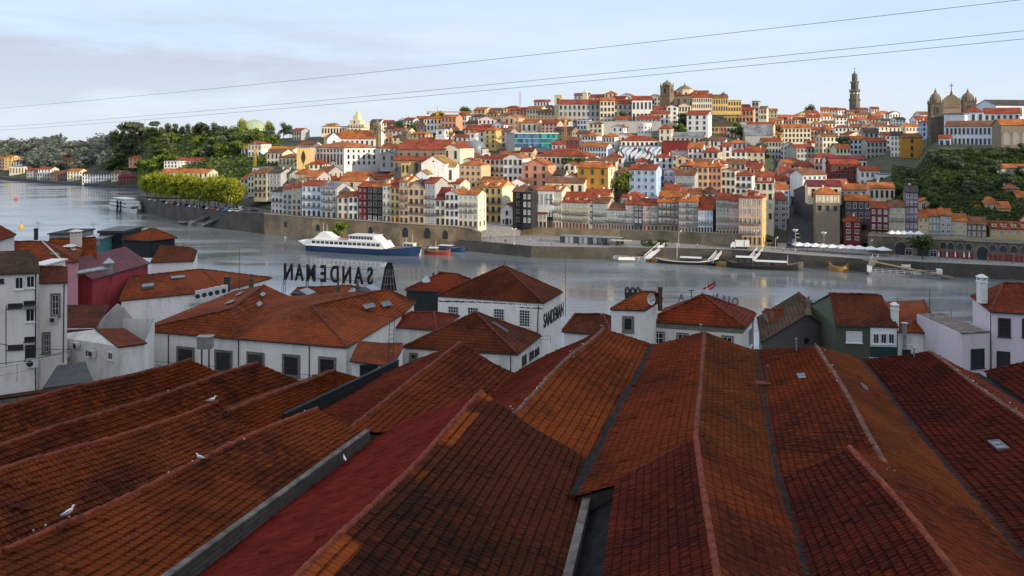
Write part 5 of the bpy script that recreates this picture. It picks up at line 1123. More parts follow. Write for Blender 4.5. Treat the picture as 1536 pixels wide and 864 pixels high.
def house(x0, x1, ye, yb, Y, wall='wh', roof='x:o', grid=(3, 3), sty='w', a=25, d=11, name='town_house', label=None, cat='house', group=None, side=0, bal='', dorm=0, vis=None, slope=.42, ground=None, parts=True, chim=None, row=None, sidewall=None, wf=1.0, extra_down=2.0):
    ar = R(a); k0, k1 = (x0-CX)/F, (x1-CX)/F
    w_ = (k1-k0)*Y/(math.cos(ar)+k1*math.sin(ar)); X0 = k0*Y; Yc = Y-w_*math.sin(ar)/2; Xc = X0+w_*math.cos(ar)/2
    zt, zb = H-(ye-YH)/F*Yc, H-(yb-YH)/F*Yc; h_ = zt-zb
    root = empty(name, (Xc, Yc, zb), -ar, label, cat, group)
    kind, rc = roof.split(':'); wm = wallm(wall); rise = (d/2+.4)*slope if kind in 'xh' else (w_/2+.4)*slope
    mb = MB(); mb.box(-w_/2, 0, -extra_down, w_/2, d, h_)
    if kind == 'x': mb.add([(-w_/2, 0, h_), (-w_/2, d, h_), (-w_/2, d/2, h_+rise*.93), (w_/2, 0, h_), (w_/2, d, h_), (w_/2, d/2, h_+rise*.93)], [(0,2,1), (3,4,5)])
    if kind == 'y': mb.add([(-w_/2, 0, h_), (w_/2, 0, h_), (0, 0, h_+rise*.93), (-w_/2, d, h_), (w_/2, d, h_), (0, d, h_+rise*.93)], [(0,1,2), (3,5,4)])
    fl, co = grid; mats = [wm]; fh = h_/max(1, fl)
    if not parts and fl:
        mats += [FWH if sty in 'wg' else FST, FGL]
        for faces in ((w_, co, 0), (d, max(1, int(d/3.4)), 1)):
            L_, n_, sd = faces
            for j in range(max(0, fl-(vis or 9)), fl):
                for i in range(n_):
                    c = -L_/2+L_*(i+.5)/n_; ww, wh_ = min(1.2, L_/n_*.5)/2, fh*.29; zc = fh*(j+.52)
                    for e, m_, g in ((.05, 1, .14), (.09, 2, 0)):
                        if sd == 0: mb.quad((c-ww-g, -e, zc-wh_-g), (c+ww+g, -e, zc-wh_-g), (c+ww+g, -e, zc+wh_+g), (c-ww-g, -e, zc+wh_+g), m_)
                        else: c2 = c+d/2; s_ = 1 if Xc < 0 or a > 12 else -1; xx = s_*(w_/2+e); mb.quad((xx, c2-ww-g, zc-wh_-g), (xx, c2+ww+g, zc-wh_-g), (xx, c2+ww+g, zc+wh_+g), (xx, c2-ww-g, zc+wh_+g), m_)
    mb.build('wall', mats, root)
    if sidewall:
        mb = MB(); mb.box(w_/2+.002, .05, -extra_down, w_/2+.10, d-.05, h_-.05); mb.build('side_wall', wallm(sidewall), root)
    if rc == 'n': pass
    else:
        ro = gable_roof(w_, d, rise, kind, h_).build('roof', roofm(rc), root)
    if parts and fl and co:
        lo = 0 if vis is None else max(0, fl-vis)
        for j in range(lo, fl):
            s_ = sty[min(len(sty)-1, fl-1-j)] if len(sty) > 1 else sty      # styles listed from the top floor down
            ww, wh_ = min(w_/co*.58*wf, 1.5), fh*(.60 if s_ not in 'aqn' else .78)
            me = wmesh(ww, wh_, s_)
            nm = 'door' if s_ in 'qna' and j == 0 else 'window'
            for i in range(co): put(root, nm, me, -w_/2+w_*(i+.5)/co, -.01, fh*(j+.5) if s_ not in 'aqn' else wh_/2+.15)
            if side:
                me2 = wmesh(min(1.2, d/side*.5), wh_, s_)
                for i in range(side): put(root, nm, me2, (w_/2+.01+(.1 if sidewall else 0)), d*(i+.5)/side, fh*(j+.5) if s_ not in 'aqn' else wh_/2+.15, math.pi/2)
            if bal and j > 0 and str(fl-j) in bal: put(root, 'balcony', balcony_mesh(w_*.94), 0, 0, fh*(j+.18))
    for i in range(dorm):
        dx = -w_/2+w_*(i+.5)/dorm; dw, dh = min(1.8, w_/dorm*.6), 1.7; z0 = h_+.25; y0 = .9
        mb = MB(); mb.box(dx-dw/2, y0, z0-.3, dx+dw/2, y0+3, z0+dh); dm = mb.build('dormer', wm if wall not in ('bk',) else wallm('dg'), root)
        mb = MB(); mb.extr([(dx-dw/2-.2, z0+dh+.003), (dx+dw/2+.2, z0+dh+.003), (dx, z0+dh+.55)], y0-.25, y0+3.2); mb.build('dormer_roof', roofm(rc), dm)
        o = link('window', wmesh(dw*.6, dh*.62, 'w'), dm); o.location = (dx, y0-.01, z0+dh*.5)
    nc = chim if chim is not None else (1 if kind in 'xh' and RNG.random() < .55 else 0)
    for i in range(nc):
        cx = RNG.uniform(-.38, .38)*w_; cy = d*RNG.uniform(.3, .7); rz = h_+rise*.75
        mb = MB(); mb.box(cx-.35, cy-.3, h_+.1, cx+.35, cy+.3, rz+1.1); mb.box(cx-.45, cy-.4, rz+1.1, cx+.45, cy+.4, rz+1.25); mb.build('chimney', wallm(RNG.choice(['cr', 'wh', 'st'])), root)
    HOUSES.append(dict(o=root, x0=x0, x1=x1, y0=ye-rise/Yc*F*.6, y1=yb, Y=Yc, X=Xc, w=w_, d=d, wall=wall, roof=rc, kind=kind, fl=fl, row=row, manual=parts or bool(label), a=ar))
    return root
def T(line, **kw):
    q = line.split(); x0, x1, ye, yb, Y = map(float, q[:5]); fl, co = map(int, q[7].split('x')); o = dict(kw)
    for e in q[9:]:
        k, v = e.split('='); o[k] = v if k in ('bal', 'sidewall') else float(v) if '.' in v else int(v)
    return house(x0, x1, ye, yb, Y, q[5], q[6], (fl, co), q[8], **o)
FRONT = """
407 424 287 323 418 pw h:d 4x3 gdwd bal=2
424 438 283 324 415 gr x:r 5x2 gdddd
438 452 281 325 413 gy x:r 5x2 ggdda
453 482 278 326 411 bw x:r 4x4 wwwa bal=23
482 505 281 328 407 gr x:g 4x3 wwwa bal=123
506 523 295 329 403 cr x:b 3x2 ddq
523 537 294 330 401 wh h:r 3x2 dda
537 551 280 331 399 re x:r 5x2 rrrrr bal=23
551 574 280 331 397 bk h:o 5x3 ddddw
574 586 277 332 394 cr x:o 5x2 wwwwa bal=34 dorm=1
586 599 281 333 392 ye x:r 5x2 ddddq bal=34 slope=.7
599 613 272 334 390 pe x:o 6x2 wrrwda bal=234 dorm=1
613 637 282 335 388 pe y:d 4x3 dddda bal=23 slope=.8
637 653 274 335 385 gr x:r 5x3 wwwwg bal=234
653 668 299 336 383 cr x:w 3x2 dda bal=2 slope=.9
668 688 290 336 381 wh y:o 4x3 ddda bal=2
688 717 291 338 378 cr x:o 5x4 ggggn bal=23 d=8 side=2
718 753 280 334 395 ye x:o 4x4 ddda bal=23 dorm=2 d=14 sidewall=cr
769 785 287 335 372 bk x:b 4x1 dddd
784 797 289 336 369 bk f:d 4x2 gggg
803 830 285 312 372 wh h:o 1x4 g vis=1
803 820 320 341 363 cr x:r 2x3 ga
820 829 299 342 361 bk x:r 3x2 gga
829 843 286 342 360 cr x:o 5x3 ggggq dorm=1 bal=234
843 884 303 343 359 gy x:r 4x8 gggq bal=234 dorm=3 slope=.75
884 889 300 344 356 dg x:r 5x1 ggggg
889 912 304 345 355 gr x:b 4x5 gggq bal=234
912 938 314 345 353 gr x:b 3x6 ggq bal=23
938 951 306 346 351 gr x:r 4x3 ggga bal=234
951 964 306 346 350 dg x:r 4x2 wwga
964 976 307 347 349 pi x:r 4x2 gggq bal=34
976 987 307 347 348 gn x:r 4x2 ggga bal=34
987 1018 303 348 346 st x:o 4x5 gggn bal=123 dorm=2 slope=.8
1018 1032 302 350 343 cr h:o 5x3 gggga bal=1234 dorm=1
1032 1047 302 350 342 gr h:o 5x3 gggga bal=1234
1047 1069 314 351 340 bw x:r 3x5 gga bal=2 slope=.9 sidewall=dg
1074 1094 299 355 336 gy x:r 5x4 gwgga bal=134 sidewall=br
1094 1108 301 355 334 pi x:r 5x3 gggga bal=134
1108 1143 296 367 331 pe h:r 5x5 ggwgn bal=34 side=2 sidewall=ye d=12 dorm=2
"""
for ln in FRONT.strip().split('\n'):
    q = ln.split(); x0_, x1_ = float(q[0]), float(q[1])
    if x0_ < 690: Y_ = quayY(x0_)+4.0; q[4] = f'{Y_:.1f}'; q[3] = f'{YH+(H-10.3)/(Y_-2)*F:.1f}'
    elif 800 < x0_ < 1108: q[4] = f'{interp(RAMP, x0_)[0]+4.5:.1f}'
    T(' '.join(q), row='front', a=25)
FRONT2 = """
1224 1259 291 362 334 st h:o 5x3 dddda side=2 a=16 d=13 sidewall=ye vis=2
1266 1292 332 362 330 re h:r 3x2 www a=18 d=10
1306 1333 312 357 323 re x:r 4x3 gggg a=22 bal=3
1333 1358 310 356 321 gy x:b 4x4 gggg a=22 bal=2
1358 1377 288 355 320 pu x:d 6x3 wggggg a=22 bal=24
1377 1393 325 355 318 ye x:o 3x2 wgg a=22
1393 1410 324 359 317 gn x:o 3x3 ggg a=22
1410 1427 323 361 315 gr x:o 4x2 gwwg a=22
1427 1450 331 363 314 gy x:o 3x3 ggg a=22
1450 1480 336 365 313 br x:b 3x4 ggw a=22
1485 1545 343 367 311 ye x:r 2x5 gn a=14 dorm=4
1545 1600 335 367 308 cr x:o 3x5 ggn a=14
"""
for ln in FRONT2.strip().split('\n'): T(ln, row='quayright')
MID = """
361 372 268 292 455 pw h:o 3x2 ddd
372 381 263 290 452 wh x:o 3x2 ddd
381 400 259 297 448 gy x:b 4x3 dddd bal=34
400 421 259 297 445 gr x:d 4x4 wwdd
421 435 260 285 447 gn x:d 3x2 ddd
434 463 260 282 450 ye h:o 2x4 gg
379 406 252 262 490 wh f:g 1x4 d
456 512 285 300 425 wh x:o 1x5 g
510 546 271 296 432 cr x:o 2x1 d slope=.5
500 560 264 280 470 wh h:o 1x5 d
545 580 268 285 450 gr x:r 2x4 g
583 604 262 275 455 cr x:o 2x3 d
604 640 276 290 420 gr x:o 2x4 w
646 690 275 295 415 cr x:r 2x3 w
690 722 247 290 430 pe h:o 5x4 wdwd
722 756 238 280 440 cr x:r 4x5 ddd bal=2
755 784 237 275 432 wh y:o 3x4 ddd
784 822 247 280 425 sa y:o 3x3 ddd
802 880 234 262 462 cr h:r 2x12 dd d=20
845 868 266 292 405 wh y:r 2x3 d
818 876 274 292 398 cr x:b 1x5 d a=15
866 912 251 292 402 oc x:o 3x3 ddd side=1 sidewall=cr
912 946 272 292 410 st x:b 1x4 d
944 984 254 296 398 bl x:r 4x4 wwww side=1
984 998 262 292 404 gr x:b 3x2 ddd
996 1018 256 288 402 li y:o 3x3 www bal=2
1012 1042 262 288 396 gr x:b 3x5 ggg bal=2
1020 1043 248 262 404 dg h:o 1x4 g
1039 1062 250 292 400 pe h:o 4x3 dddd
1062 1082 250 292 398 sa h:o 4x3 dddd
1082 1103 256 292 396 cr y:b 3x3 ddd
1103 1128 263 292 394 wh h:r 3x3 ddd bal=2
1126 1142 252 284 400 pe x:r 3x3 ddd
1133 1160 273 360 352 cr x:r 6x3 ddgdda side=4 sidewall=pw d=20 dorm=2 a=20
930 944 300 320 372 wh x:r 2x3 g
933 962 296 310 366 wh h:r 1x4 g
878 914 292 306 372 sa x:r 1x4 g a=12
845 870 296 310 378 pe x:o 1x3 g
1212 1262 279 300 350 cr x:w 1x3 d a=14
1268 1306 301 330 345 dg x:o 2x4 w a=16
1258 1300 284 300 365 gr x:o 1x4 w a=16
1304 1342 282 300 372 cr x:o 1x5 d a=14
1262 1290 306 330 352 bk x:o 1x3 w a=16
1380 1402 302 330 345 pe y:o 2x2 w a=18
1405 1426 286 320 358 ye f:g 3x2 wd a=16
1426 1448 298 326 352 gy x:d 2x2 w a=16
1448 1470 303 330 348 re x:r 2x3 w a=16
1462 1490 312 332 340 re x:o 1x3 w a=16
1478 1498 305 338 338 pe h:o 3x2 ww a=18
1505 1530 283 330 352 st h:b 4x3 wwww a=18
1492 1512 290 310 360 wh y:o 2x3 w a=18
1495 1516 312 332 335 ye x:o 1x3 w a=18
1526 1560 296 330 345 sa x:o 3x3 w a=18
"""
for ln in MID.strip().split('\n'): T(ln, row='mid', vis=4)
HILL = """
447 470 217 232 640 wh x:r 2x6 d
438 452 196 212 700 gr x:r 2x4 d
404 440 224 240 620 wh x:o 2x6 d
400 424 229 250 560 cr x:b 2x4 d
418 446 236 262 540 gy h:b 2x5 d
372 392 216 236 620 wh h:r 2x4 d
362 386 222 240 640 wh x:o 2x5 d
640 662 178 196 660 wh h:o 2x4 d
662 684 176 192 650 sa x:o 2x4 d
690 700 173 190 660 wh h:r 2x3 d
727 744 195 222 540 ye h:o 4x2 d
745 766 197 222 545 gr x:b 3x3 d
757 778 176 200 580 pe y:o 2x3 d
782 806 184 198 570 cr x:o 1x3 d
765 790 165 180 640 sa x:r 2x5 d
790 812 163 180 630 cr x:o 2x5 d
806 832 168 190 615 gy x:b 4x5 d
884 903 185 200 560 cr h:b 2x3 d
812 836 185 200 560 pi x:r 3x4 d
866 884 180 194 585 bw f:g 2x4 d
836 848 158 172 640 wh f:g 2x2 d
873 895 204 218 520 wh h:o 2x5 d
905 922 205 224 500 wh h:o 2x4 d
924 945 204 226 505 wh y:o 2x3 d
872 910 220 236 480 bw x:o 2x9 d
1062 1078 190 206 560 ye f:o 2x3 d
1076 1090 190 206 558 sa f:o 2x3 d
1090 1106 190 208 556 cr f:o 2x3 d
1046 1062 176 190 600 pe x:b 2x3 d
1086 1120 166 184 630 ye x:r 2x6 d
1108 1130 165 184 625 sa x:r 2x4 d
1128 1138 152 184 660 gr f:d 4x2 d
1136 1150 163 180 660 cr x:b 2x3 d
1120 1160 188 200 560 pe x:r 2x9 d
1160 1216 192 214 640 cr x:o 3x10 d a=8 d=16
1216 1236 195 212 640 pi x:r 2x4 d a=8
1144 1172 212 240 520 gr x:r 3x6 d a=8
1274 1300 209 232 520 bw x:o 3x4 d a=6
1300 1330 212 240 500 gr x:r 3x5 d a=6
1336 1352 203 236 480 wh x:d 4x3 w a=30
1352 1384 206 238 475 oc x:b 3x1 d a=6
1254 1276 222 240 500 cr x:o 2x4 d a=6
1240 1300 240 256 455 wh x:w 1x9 d a=8
1246 1290 246 270 430 re x:r 2x5 d a=8
1195 1222 222 246 500 gr x:r 3x5 d a=-18
1204 1240 262 290 400 bw x:b 3x5 w a=-14
1222 1262 236 258 470 pi h:r 2x6 d a=4
1318 1345 262 282 410 bw f:g 1x3 d a=12
1290 1320 256 280 420 wh x:r 2x4 w a=12
"""
for ln in HILL.strip().split('\n'): T(ln, row='hill', chim=0)
# ================================================================ landmarks
def fwin(root, W, px0, px1, py0, py1, sty='d', name='window'):
    M, w_, h_ = on_wall(W[0], W[1], px0, px1, py0, py1); o = link(name, wmesh(w_, h_, sty)); M2 = M @ Matrix.Rotation(math.pi, 4, 'Z') @ Matrix.Scale(-1, 4, (1, 0, 0))
    d = Vector((W[1].x-W[0].x, W[1].y-W[0].y, 0)).normalized()
    o.location = M.translation-Vector(root.location)+Vector((d.y, -d.x, 0))*.02; o.rotation_euler = (0, 0, math.atan2(d.y, d.x)); o.parent = root; return o
def footprint(root, pxr, pyr, Y, X, w_, d): HOUSES.append(dict(o=root, x0=pxr[0], x1=pxr[1], y0=pyr[0], y1=pyr[1], Y=Y, X=X, w=w_, d=d, wall=None, roof=None, kind='', fl=0, row='landmark', manual=True, a=0))
LW = plaster('far landmark white', (.72,.715,.70), .3); LS = masonry('far landmark stone', (.30,.24,.155), (.15,.12,.08), 1.2, .6, .5); LSD = masonry('far dark granite', (.20,.165,.115), (.10,.085,.06), 1.2, .6, .45)
LC = plaster('far landmark cream', (.66,.58,.40), .3)
def block(name, label, cat, C, Rr, Lf, ze, zb, wm, rm, rise, caps=False):
    """corner building: C near corner, Rr right corner, Lf left corner (x,y given by pixel and depth), hipped roof"""
    C, Rr, Lf = [Vector((p.x, p.y, ze)) for p in (C, Rr, Lf)]; B = Rr+Lf-C
    root = empty(name, (C.x, C.y, zb), 0, label, cat); ring = [C, Rr, B, Lf]; mb = MB()
    for p, q in zip(ring, ring[1:]+ring[:1]): mb.quad((p.x, p.y, zb-6), (q.x, q.y, zb-6), q, p)
    mb.add(ring, [(0, 1, 2, 3)]); adopt(mb.build('wall', wm), root)
    u, v = (Rr-C), (Lf-C); cen = (C+B)/2; o = .5
    ev = [C-u.normalized()*o-v.normalized()*o, Rr+u.normalized()*o-v.normalized()*o, B+u.normalized()*o+v.normalized()*o, Lf-u.normalized()*o+v.normalized()*o]
    if u.length > v.length: h_ = u.normalized()*(u.length-v.length)/2
    else: h_ = v.normalized()*(v.length-u.length)/2
    r0, r1 = cen-h_, cen+h_; r0.z = r1.z = ze+rise
    if u.length > v.length: fs = [[ev[0], ev[1], r1, r0], [ev[1], ev[2], r1], [ev[2], ev[3], r0, r1], [ev[3], ev[0], r0]]
    else: fs = [[ev[0], ev[1], r0], [ev[1], ev[2], r1, r0], [ev[2], ev[3], r1], [ev[3], ev[0], r0, r1]]
    if rm: poly_roof('roof', fs, rm, root, .3)
    return root, (Lf, C), (C, Rr)
# 1 white convent with the long orange roof
C, Rr, Lf = P(516, 248, 470), P(570, 248, 492), P(466, 247, 500)
cz = H-(221.5-YH)/F*470
conv, WL, WR = block('convent', 'large white convent with long orange hipped roof and rows of tall windows', 'convent', C, Rr, Lf, cz, H-(250-YH)/F*470, LW, roofm('o'), 3.4)
for i in range(9): x = 471+i*5.0; fwin(conv, WL, x, x+2.6, 231, 246.5, 'k'); 
for i in range(9): x = 471+i*5.0; fwin(conv, WL, x, x+2.4, 223.5, 227.5, 'k')
for i in range(6): x = 521+i*7.7; fwin(conv, WR, x, x+3, 224.5, 228.5, 'd'); fwin(conv, WR, x, x+3.2, 232, 238.5, 'd'); fwin(conv, WR, x+.4, x+3.4, 241.5, 246.5, 'd')
house(570, 598, 222, 250, 485, 'wh', 'x:o', (3, 4), 'd', a=20, label='right wing of the white convent under the same orange roof line', name='convent_wing', cat='building')
footprint(conv, (466, 570), (213, 250), 490, C.x, 60, 30)
# 2 church behind with tower
ch = house(503, 562, 208, 222, 560, 'wh', 'x:o', (1, 8), 'd', a=14, d=24, label='white church nave with orange roof behind the convent', name='church', cat='church', slope=.5, chim=0)
house(491, 511, 208, 222, 552, 'bw', 'y:o', (1, 1), 'd', a=-20, d=10, label='shaded gable front joined to the left end of the white church nave', name='church_facade', cat='church', slope=.9, chim=0)
def tower(name, label, px0, px1, pyt, pyb, Y, wm, cat='tower', rot=20, belfry=True, cap='dome', capm=None, stages=2, pin=True):
    p = P((px0+px1)/2, pyb, Y); w_ = (px1-px0)/F*Y/(math.cos(R(rot))+abs(math.sin(R(rot)))*.7); zt = H-(pyt-YH)/F*Y; h_ = zt-p.z
    root = empty(name, p.to_tuple(), R(-rot), label, cat); a = w_/2; mb = MB(); ch_ = h_*(.74 if cap != 'flat' else .93); zs = ch_/stages
    for s in range(stages):
        g = a*(1-.03*s); mb.box(-g, -g, s*zs-(8 if s == 0 else -.003), g, g, (s+1)*zs-.35); mb.box(-g-.3, -g-.3, (s+1)*zs-.347, g+.3, g+.3, (s+1)*zs)
    mb.build('shaft', wm, root)
    if belfry:
        for rz in range(4):
            o = link('belfry_opening', wmesh(w_*.3, zs*.5, 'a'), root); an = rz*math.pi/2; o.rotation_euler = (0, 0, an); rr_ = a+.03
            o.location = (math.sin(an)*rr_, -math.cos(an)*rr_, ch_-zs*.5)
    z = ch_
    mb = MB()
    if cap == 'dome':
        hh = h_-ch_; mb.lathe([(a*.92, z+.003), (a*.95, z+hh*.12), (a*.88, z+hh*.34), (a*.62, z+hh*.55), (a*.30, z+hh*.67), (a*.2, z+hh*.70), (a*.2, z+hh*.82), (a*.08, z+hh*.86), (a*.05, z+hh)], n=16)
    elif cap == 'spire': mb.lathe([(a*1.0, z+.003), (a*.5, z+(h_-ch_)*.45), (.05, h_)], n=8, rot=math.pi/8)
    elif cap == 'pyr': mb.lathe([(a*1.45, z+.003), (.05, h_)], n=4, rot=math.pi/4)
    elif cap == 'flat': mb.box(-a*.8, -a*.8, z+.003, a*.8, a*.8, h_)
    mb.build('cap', capm or wm, root)
    if pin:
        mb = MB()
        for x in (-1, 1):
            for y in (-1, 1): mb.lathe([(a*.13, z+.004), (a*.16, z+.5), (.04, z+a*.7)], (x*a*.88, y*a*.88, 0), 6)
        mb.build('pinnacle', wm, root)
    return root
tower('bell_tower', 'slim stone bell tower right of the church behind the convent', 560.5, 571, 179, 218, 556, LS, cap='pyr', stages=3)
tower('bell_tower', 'dark stone bell tower just left of the slim church tower', 555, 562, 184, 214, 570, LSD, cap='flat', stages=2, pin=False)
tower('bell_tower', 'golden stone church belfry above the grey church hall', 603, 615, 190, 220, 478, LS, cap='spire', stages=2)
# 3 stepped deco block on the skyline
p = P(534, 198, 640); root = empty('stepped_building', p.to_tuple(), R(-18), 'pale stepped skyline building with a central tower above the church', 'building'); s = 640/F
for px0, px1, t0, y0, y1, nm in ((-14, 14, 12, 0, 10, 'wall'), (-11, 6, 18, 0.5, 9, 'upper_block'), (-6, 2, 25, 1, 8, 'upper_block'), (-3, 1.2, 30.5, 2, 6, 'tower')):
    mb = MB(); lo = {12: -6, 18: 12*s+.003, 25: 18*s+.003, 30.5: 25*s+.003}[t0]; mb.box(px0*s, y0, lo, px1*s, y1, t0*s); mb.build(nm, LC, root)
for i in range(6):
    for j in range(2): o = link('window', wmesh(1.0, 1.6, 'd'), root); o.location = (-12*s+i*4.6*s, -.02, 2+j*2.6)
o = link('window', wmesh(1.2, 2.2, 'd'), root); o.location = (-3*s, .48, 15*s)
house(482, 522, 190, 202, 650, 'cr', 'f:g', (1, 9), 'd', a=10, label='long low cream wall building left of the stepped skyline building', name='long_building', cat='building'); house(520, 542, 192, 200, 600, 'cr', 'f:g', (1, 4), 'd', a=10, label='pale flat roofed block below the stepped skyline building', name='flat_building', cat='building')
# 4 yellow house with the big dark leaf painted on its wall
root = house(445, 465, 222, 252, 470, 'ye', 'f:g', (0, 0), 'd', a=-4, d=18, label='yellow gable wall with a big dark leaf shaped painting', name='painted_house', cat='house', sidewall='pe')
Y = 469.2; s = Y/F; c = P(455.5, 236, 467.5); mb = MB(); pts = []
for i in range(17): t = i/16; pts.append((math.sin(t*math.pi)**.8*3.3*s*(1 if t < 2 else 1), 10*s*(1-2*t)))
poly = [(x, z) for x, z in pts]+[(-x, z) for x, z in pts[::-1][1:-1]]
root_l = Vector(root.location); mb.add([(x, -.06, z) for x, z in poly], [tuple(range(len(poly)))]); mb.box(-.15, -.06, -12*s, .15, -.03, -9*s)
o = mb.build('painting', plain('brown black paint', (.05,.03,.015), .8), root); o.location = (0, 0, (c.z-root_l.z))
# 5 grey church hall group
hall = house(596, 668, 224, 250, 452, 'st', 'x:r', (1, 6), 'a', a=16, d=26, label='long grey stone church hall with red roof right of the convent', name='church_hall', cat='church', chim=0)
house(590, 640, 240, 262, 430, 'st', 'x:r', (1, 5), 'd', a=16, d=10, label='lower grey stone aisle with red lean roof before the church hall', name='church_aisle', cat='church', chim=0)
house(664, 690, 222, 262, 446, 'cr', 'y:r', (2, 2), 'd', a=20, d=20, label='cream gabled end building right of the grey church hall', name='gabled_house', chim=0)
house(602, 614, 244, 262, 415, 'ye', 'f:y', (1, 2), 'd', a=16, d=6, label='small yellow block against the grey church aisle', name='small_house', chim=0)
house(570, 594, 232, 252, 465, 'gr', 'y:g', (2, 2), 'd', a=20, d=14, label='grey gabled stone house at the right end of the convent', name='gabled_house', chim=0)
# 6 white gabled church and small chapel gable in front
g = house(632, 668, 245, 275, 408, 'wh', 'y:y', (0, 0), 'd', a=8, d=22, label='white gabled church front with small oculus amid the roofs', name='white_church', cat='church', slope=.62, chim=0)
mb = MB(); mb.add([(math.cos(i*math.pi/6)*.5, -.06, 11.2+math.sin(i*math.pi/6)*.5) for i in range(12)], [tuple(range(12))]); mb.build('oculus', FGL, g)
mb = MB(); mb.box(-.12, .1, 15.5, .12, .3, 18.2); mb.box(-.5, .1, 17.2, .5, .3, 17.45); mb.build('cross', LSD, g)
house(668, 683, 250, 275, 412, 'wh', 'x:y', (1, 1), 'd', a=8, d=10, label='white side wing with ochre roof right of the white church front', name='church_wing', cat='church', chim=0)
g = house(624, 642, 262, 280, 398, 'bw', 'y:y', (0, 0), 'd', a=8, d=14, label='small bluish white chapel gable below the white church front', name='small_chapel', cat='chapel', slope=.7, chim=0)
mb = MB(); mb.add([(math.cos(i*math.pi/6)*.4, -.06, 3.9+math.sin(i*math.pi/6)*.4) for i in range(12)], [tuple(range(12))]); mb.build('oculus', FGL, g)
# 7 white open tower above a grey dome
tower('white_tower', 'white open work tower above a grey dome', 705, 717, 194, 216, 520, LW, cap='pyr', stages=2, capm=roofm('o'), pin=False)
p = P(713, 222, 505); root = empty('dome_building', p.to_tuple(), 0, 'low grey dome below the white open work tower', 'dome'); mb = MB()
mb.lathe([(6.4, -8), (6.4, .5), (6.0, 1.9), (4.8, 3.4), (2.8, 4.5), (.4, 5.0)], n=20); mb.build('dome', plain('zinc dome', (.22,.24,.27), .5, .2), root, True)
tower('white_lantern_tower', 'white square lantern tower with pyramid top left of the open work tower', 655, 672, 188, 212, 530, LW, cap='pyr', stages=2, capm=LSD, pin=False)
# 8 modern glass building
root = house(772, 836, 200, 224, 500, 'gr', 'f:g', (0, 0), 'd', a=-14, d=22, label='modern blue and teal glass fronted building with flat roof', name='glass_building', cat='building', slope=.1)
w8 = HOUSES[-1]['w']; n = 16
for i in range(n):
    for j in range(3):
        mb = MB(); x = -w8/2+w8*(i+.5)/n; mb.box(x-w8/n*.46, -.12, 1.2+j*2.9, x+w8/n*.46, -.003, 3.8+j*2.9)
        mb.build('glass_panel', glassy('teal facade glass', (.03,.22,.24), .12, .6, .6) if i > 9 else glassy('blue facade glass', (.05,.13,.22), .12, .6, .6), root)
mb = MB(); mb.box(-w8/2-.6, -.8, 9.9, w8/2+.6, .0, 10.4); mb.build('canopy', FWH, root)
# 9 tower cranes
def crane(label, px, pyt, pyb, Y, jib, cjib, rz, c):
    p = P(px, pyb, Y); h_ = (pyb-pyt)/F*Y; root = empty('tower_crane', p.to_tuple(), R(rz), label, 'crane', 'tower cranes over the old town'); m_ = plain('crane '+c, {'orange': (.52,.22,.03), 'yellow': (.50,.30,.03), 'pale': (.50,.33,.22)}[c], .6, var=.1); s = .65
    def lattice(a, b_, wd, n):
        mb = MB(); a, b_ = Vector(a), Vector(b_); d = (b_-a).normalized(); q = d.to_track_quat('Z', 'Y').to_matrix()
        cs = [q @ Vector((x*wd, y*wd, 0)) for x, y in ((-1, -1), (1, -1), (1, 1), (-1, 1))]
        for cc in cs: mb.cyl(a+cc, b_+cc, .13, n=4)
        for i in range(n):
            for k in range(4): mb.cyl(a.lerp(b_, i/n)+cs[k], a.lerp(b_, (i+1)/n)+cs[(k+1) % 4], .07, n=4)
        return mb
    lattice((0, 0, -6), (0, 0, h_), s, int(h_/1.6)+4).build('mast', m_, root)
    if jib:
        zj = jib[1]; lattice((1, 0, zj), (jib[0], 0, zj), .5, int(jib[0]/1.6)).build('jib', m_, root); lattice((-1, 0, zj), (-cjib, 0, zj), .5, 4).build('counter_jib', m_, root)
        mb = MB(); mb.box(-cjib, -.8, zj-1.6, -cjib+2, .8, zj-.5); mb.build('counterweight', LSD, root)
        mb = MB(); mb.cyl((0, 0, zj+4), (jib[0]*.7, 0, zj+.5), .05, n=4); mb.cyl((0, 0, zj+4), (-cjib, 0, zj+.5), .05, n=4); mb.cyl((0, 0, zj-.5), (0, 0, zj+4), .2, n=4); mb.build('tie_bar', m_, root)
        mb = MB(); mb.box(-.9, -.9, zj-2.4, .9, .9, zj-.6); mb.build('cab', m_, root)
    return root
crane('tall pale orange tower crane rising beside the glass fronted building', 772.5, 178, 226, 505, (34, 20.8), 12, 4, 'pale'); 
crane('slim pale mast crane far behind on the skyline above the glass fronted building', 780, 137, 178, 640, None, 0, 0, 'pale')
crane('orange tower crane with short red jib right of the glass fronted building', 848, 178, 206, 515, (9, 12), 6, 20, 'orange'); crane('stocky orange tower crane among the houses left of the white open work tower', 656, 168, 192, 600, (30, 12), 8, 6, 'orange'); crane('yellow tower crane at the left end of the town', 382.5, 222, 252, 560, (22, 14.5), 8, 4, 'yellow')
# 10 long seminary block with the big red roof
root = house(838, 948, 156, 186, 590, 'gr', 'x:r', (3, 16), 'd', a=6, d=18, label='very long hilltop building with red roof and roof windows', name='long_building', cat='building', chim=0); 
house(900, 922, 151, 186, 582, 'cr', 'x:o', (4, 4), 'd', a=8, d=12, label='cream pavilion block breaking the long red hilltop roof', name='pavilion', cat='building', chim=0)
house(948, 978, 150, 184, 578, 'wh', 'x:r', (2, 5), 'd', a=10, d=16, label='white building with red roof left of the hilltop church', name='white_building', cat='building', chim=0, side=2, sidewall='cr')
tower('stair_tower', 'small square pale turret at the left end of the long red roof', 832, 846, 142, 160, 610, LC, cap='flat', stages=1, pin=False); tower('spire', 'small pale pyramid spire behind the long red roof', 874, 882, 134, 152, 640, LC, cap='spire', stages=1, belfry=False, pin=False)
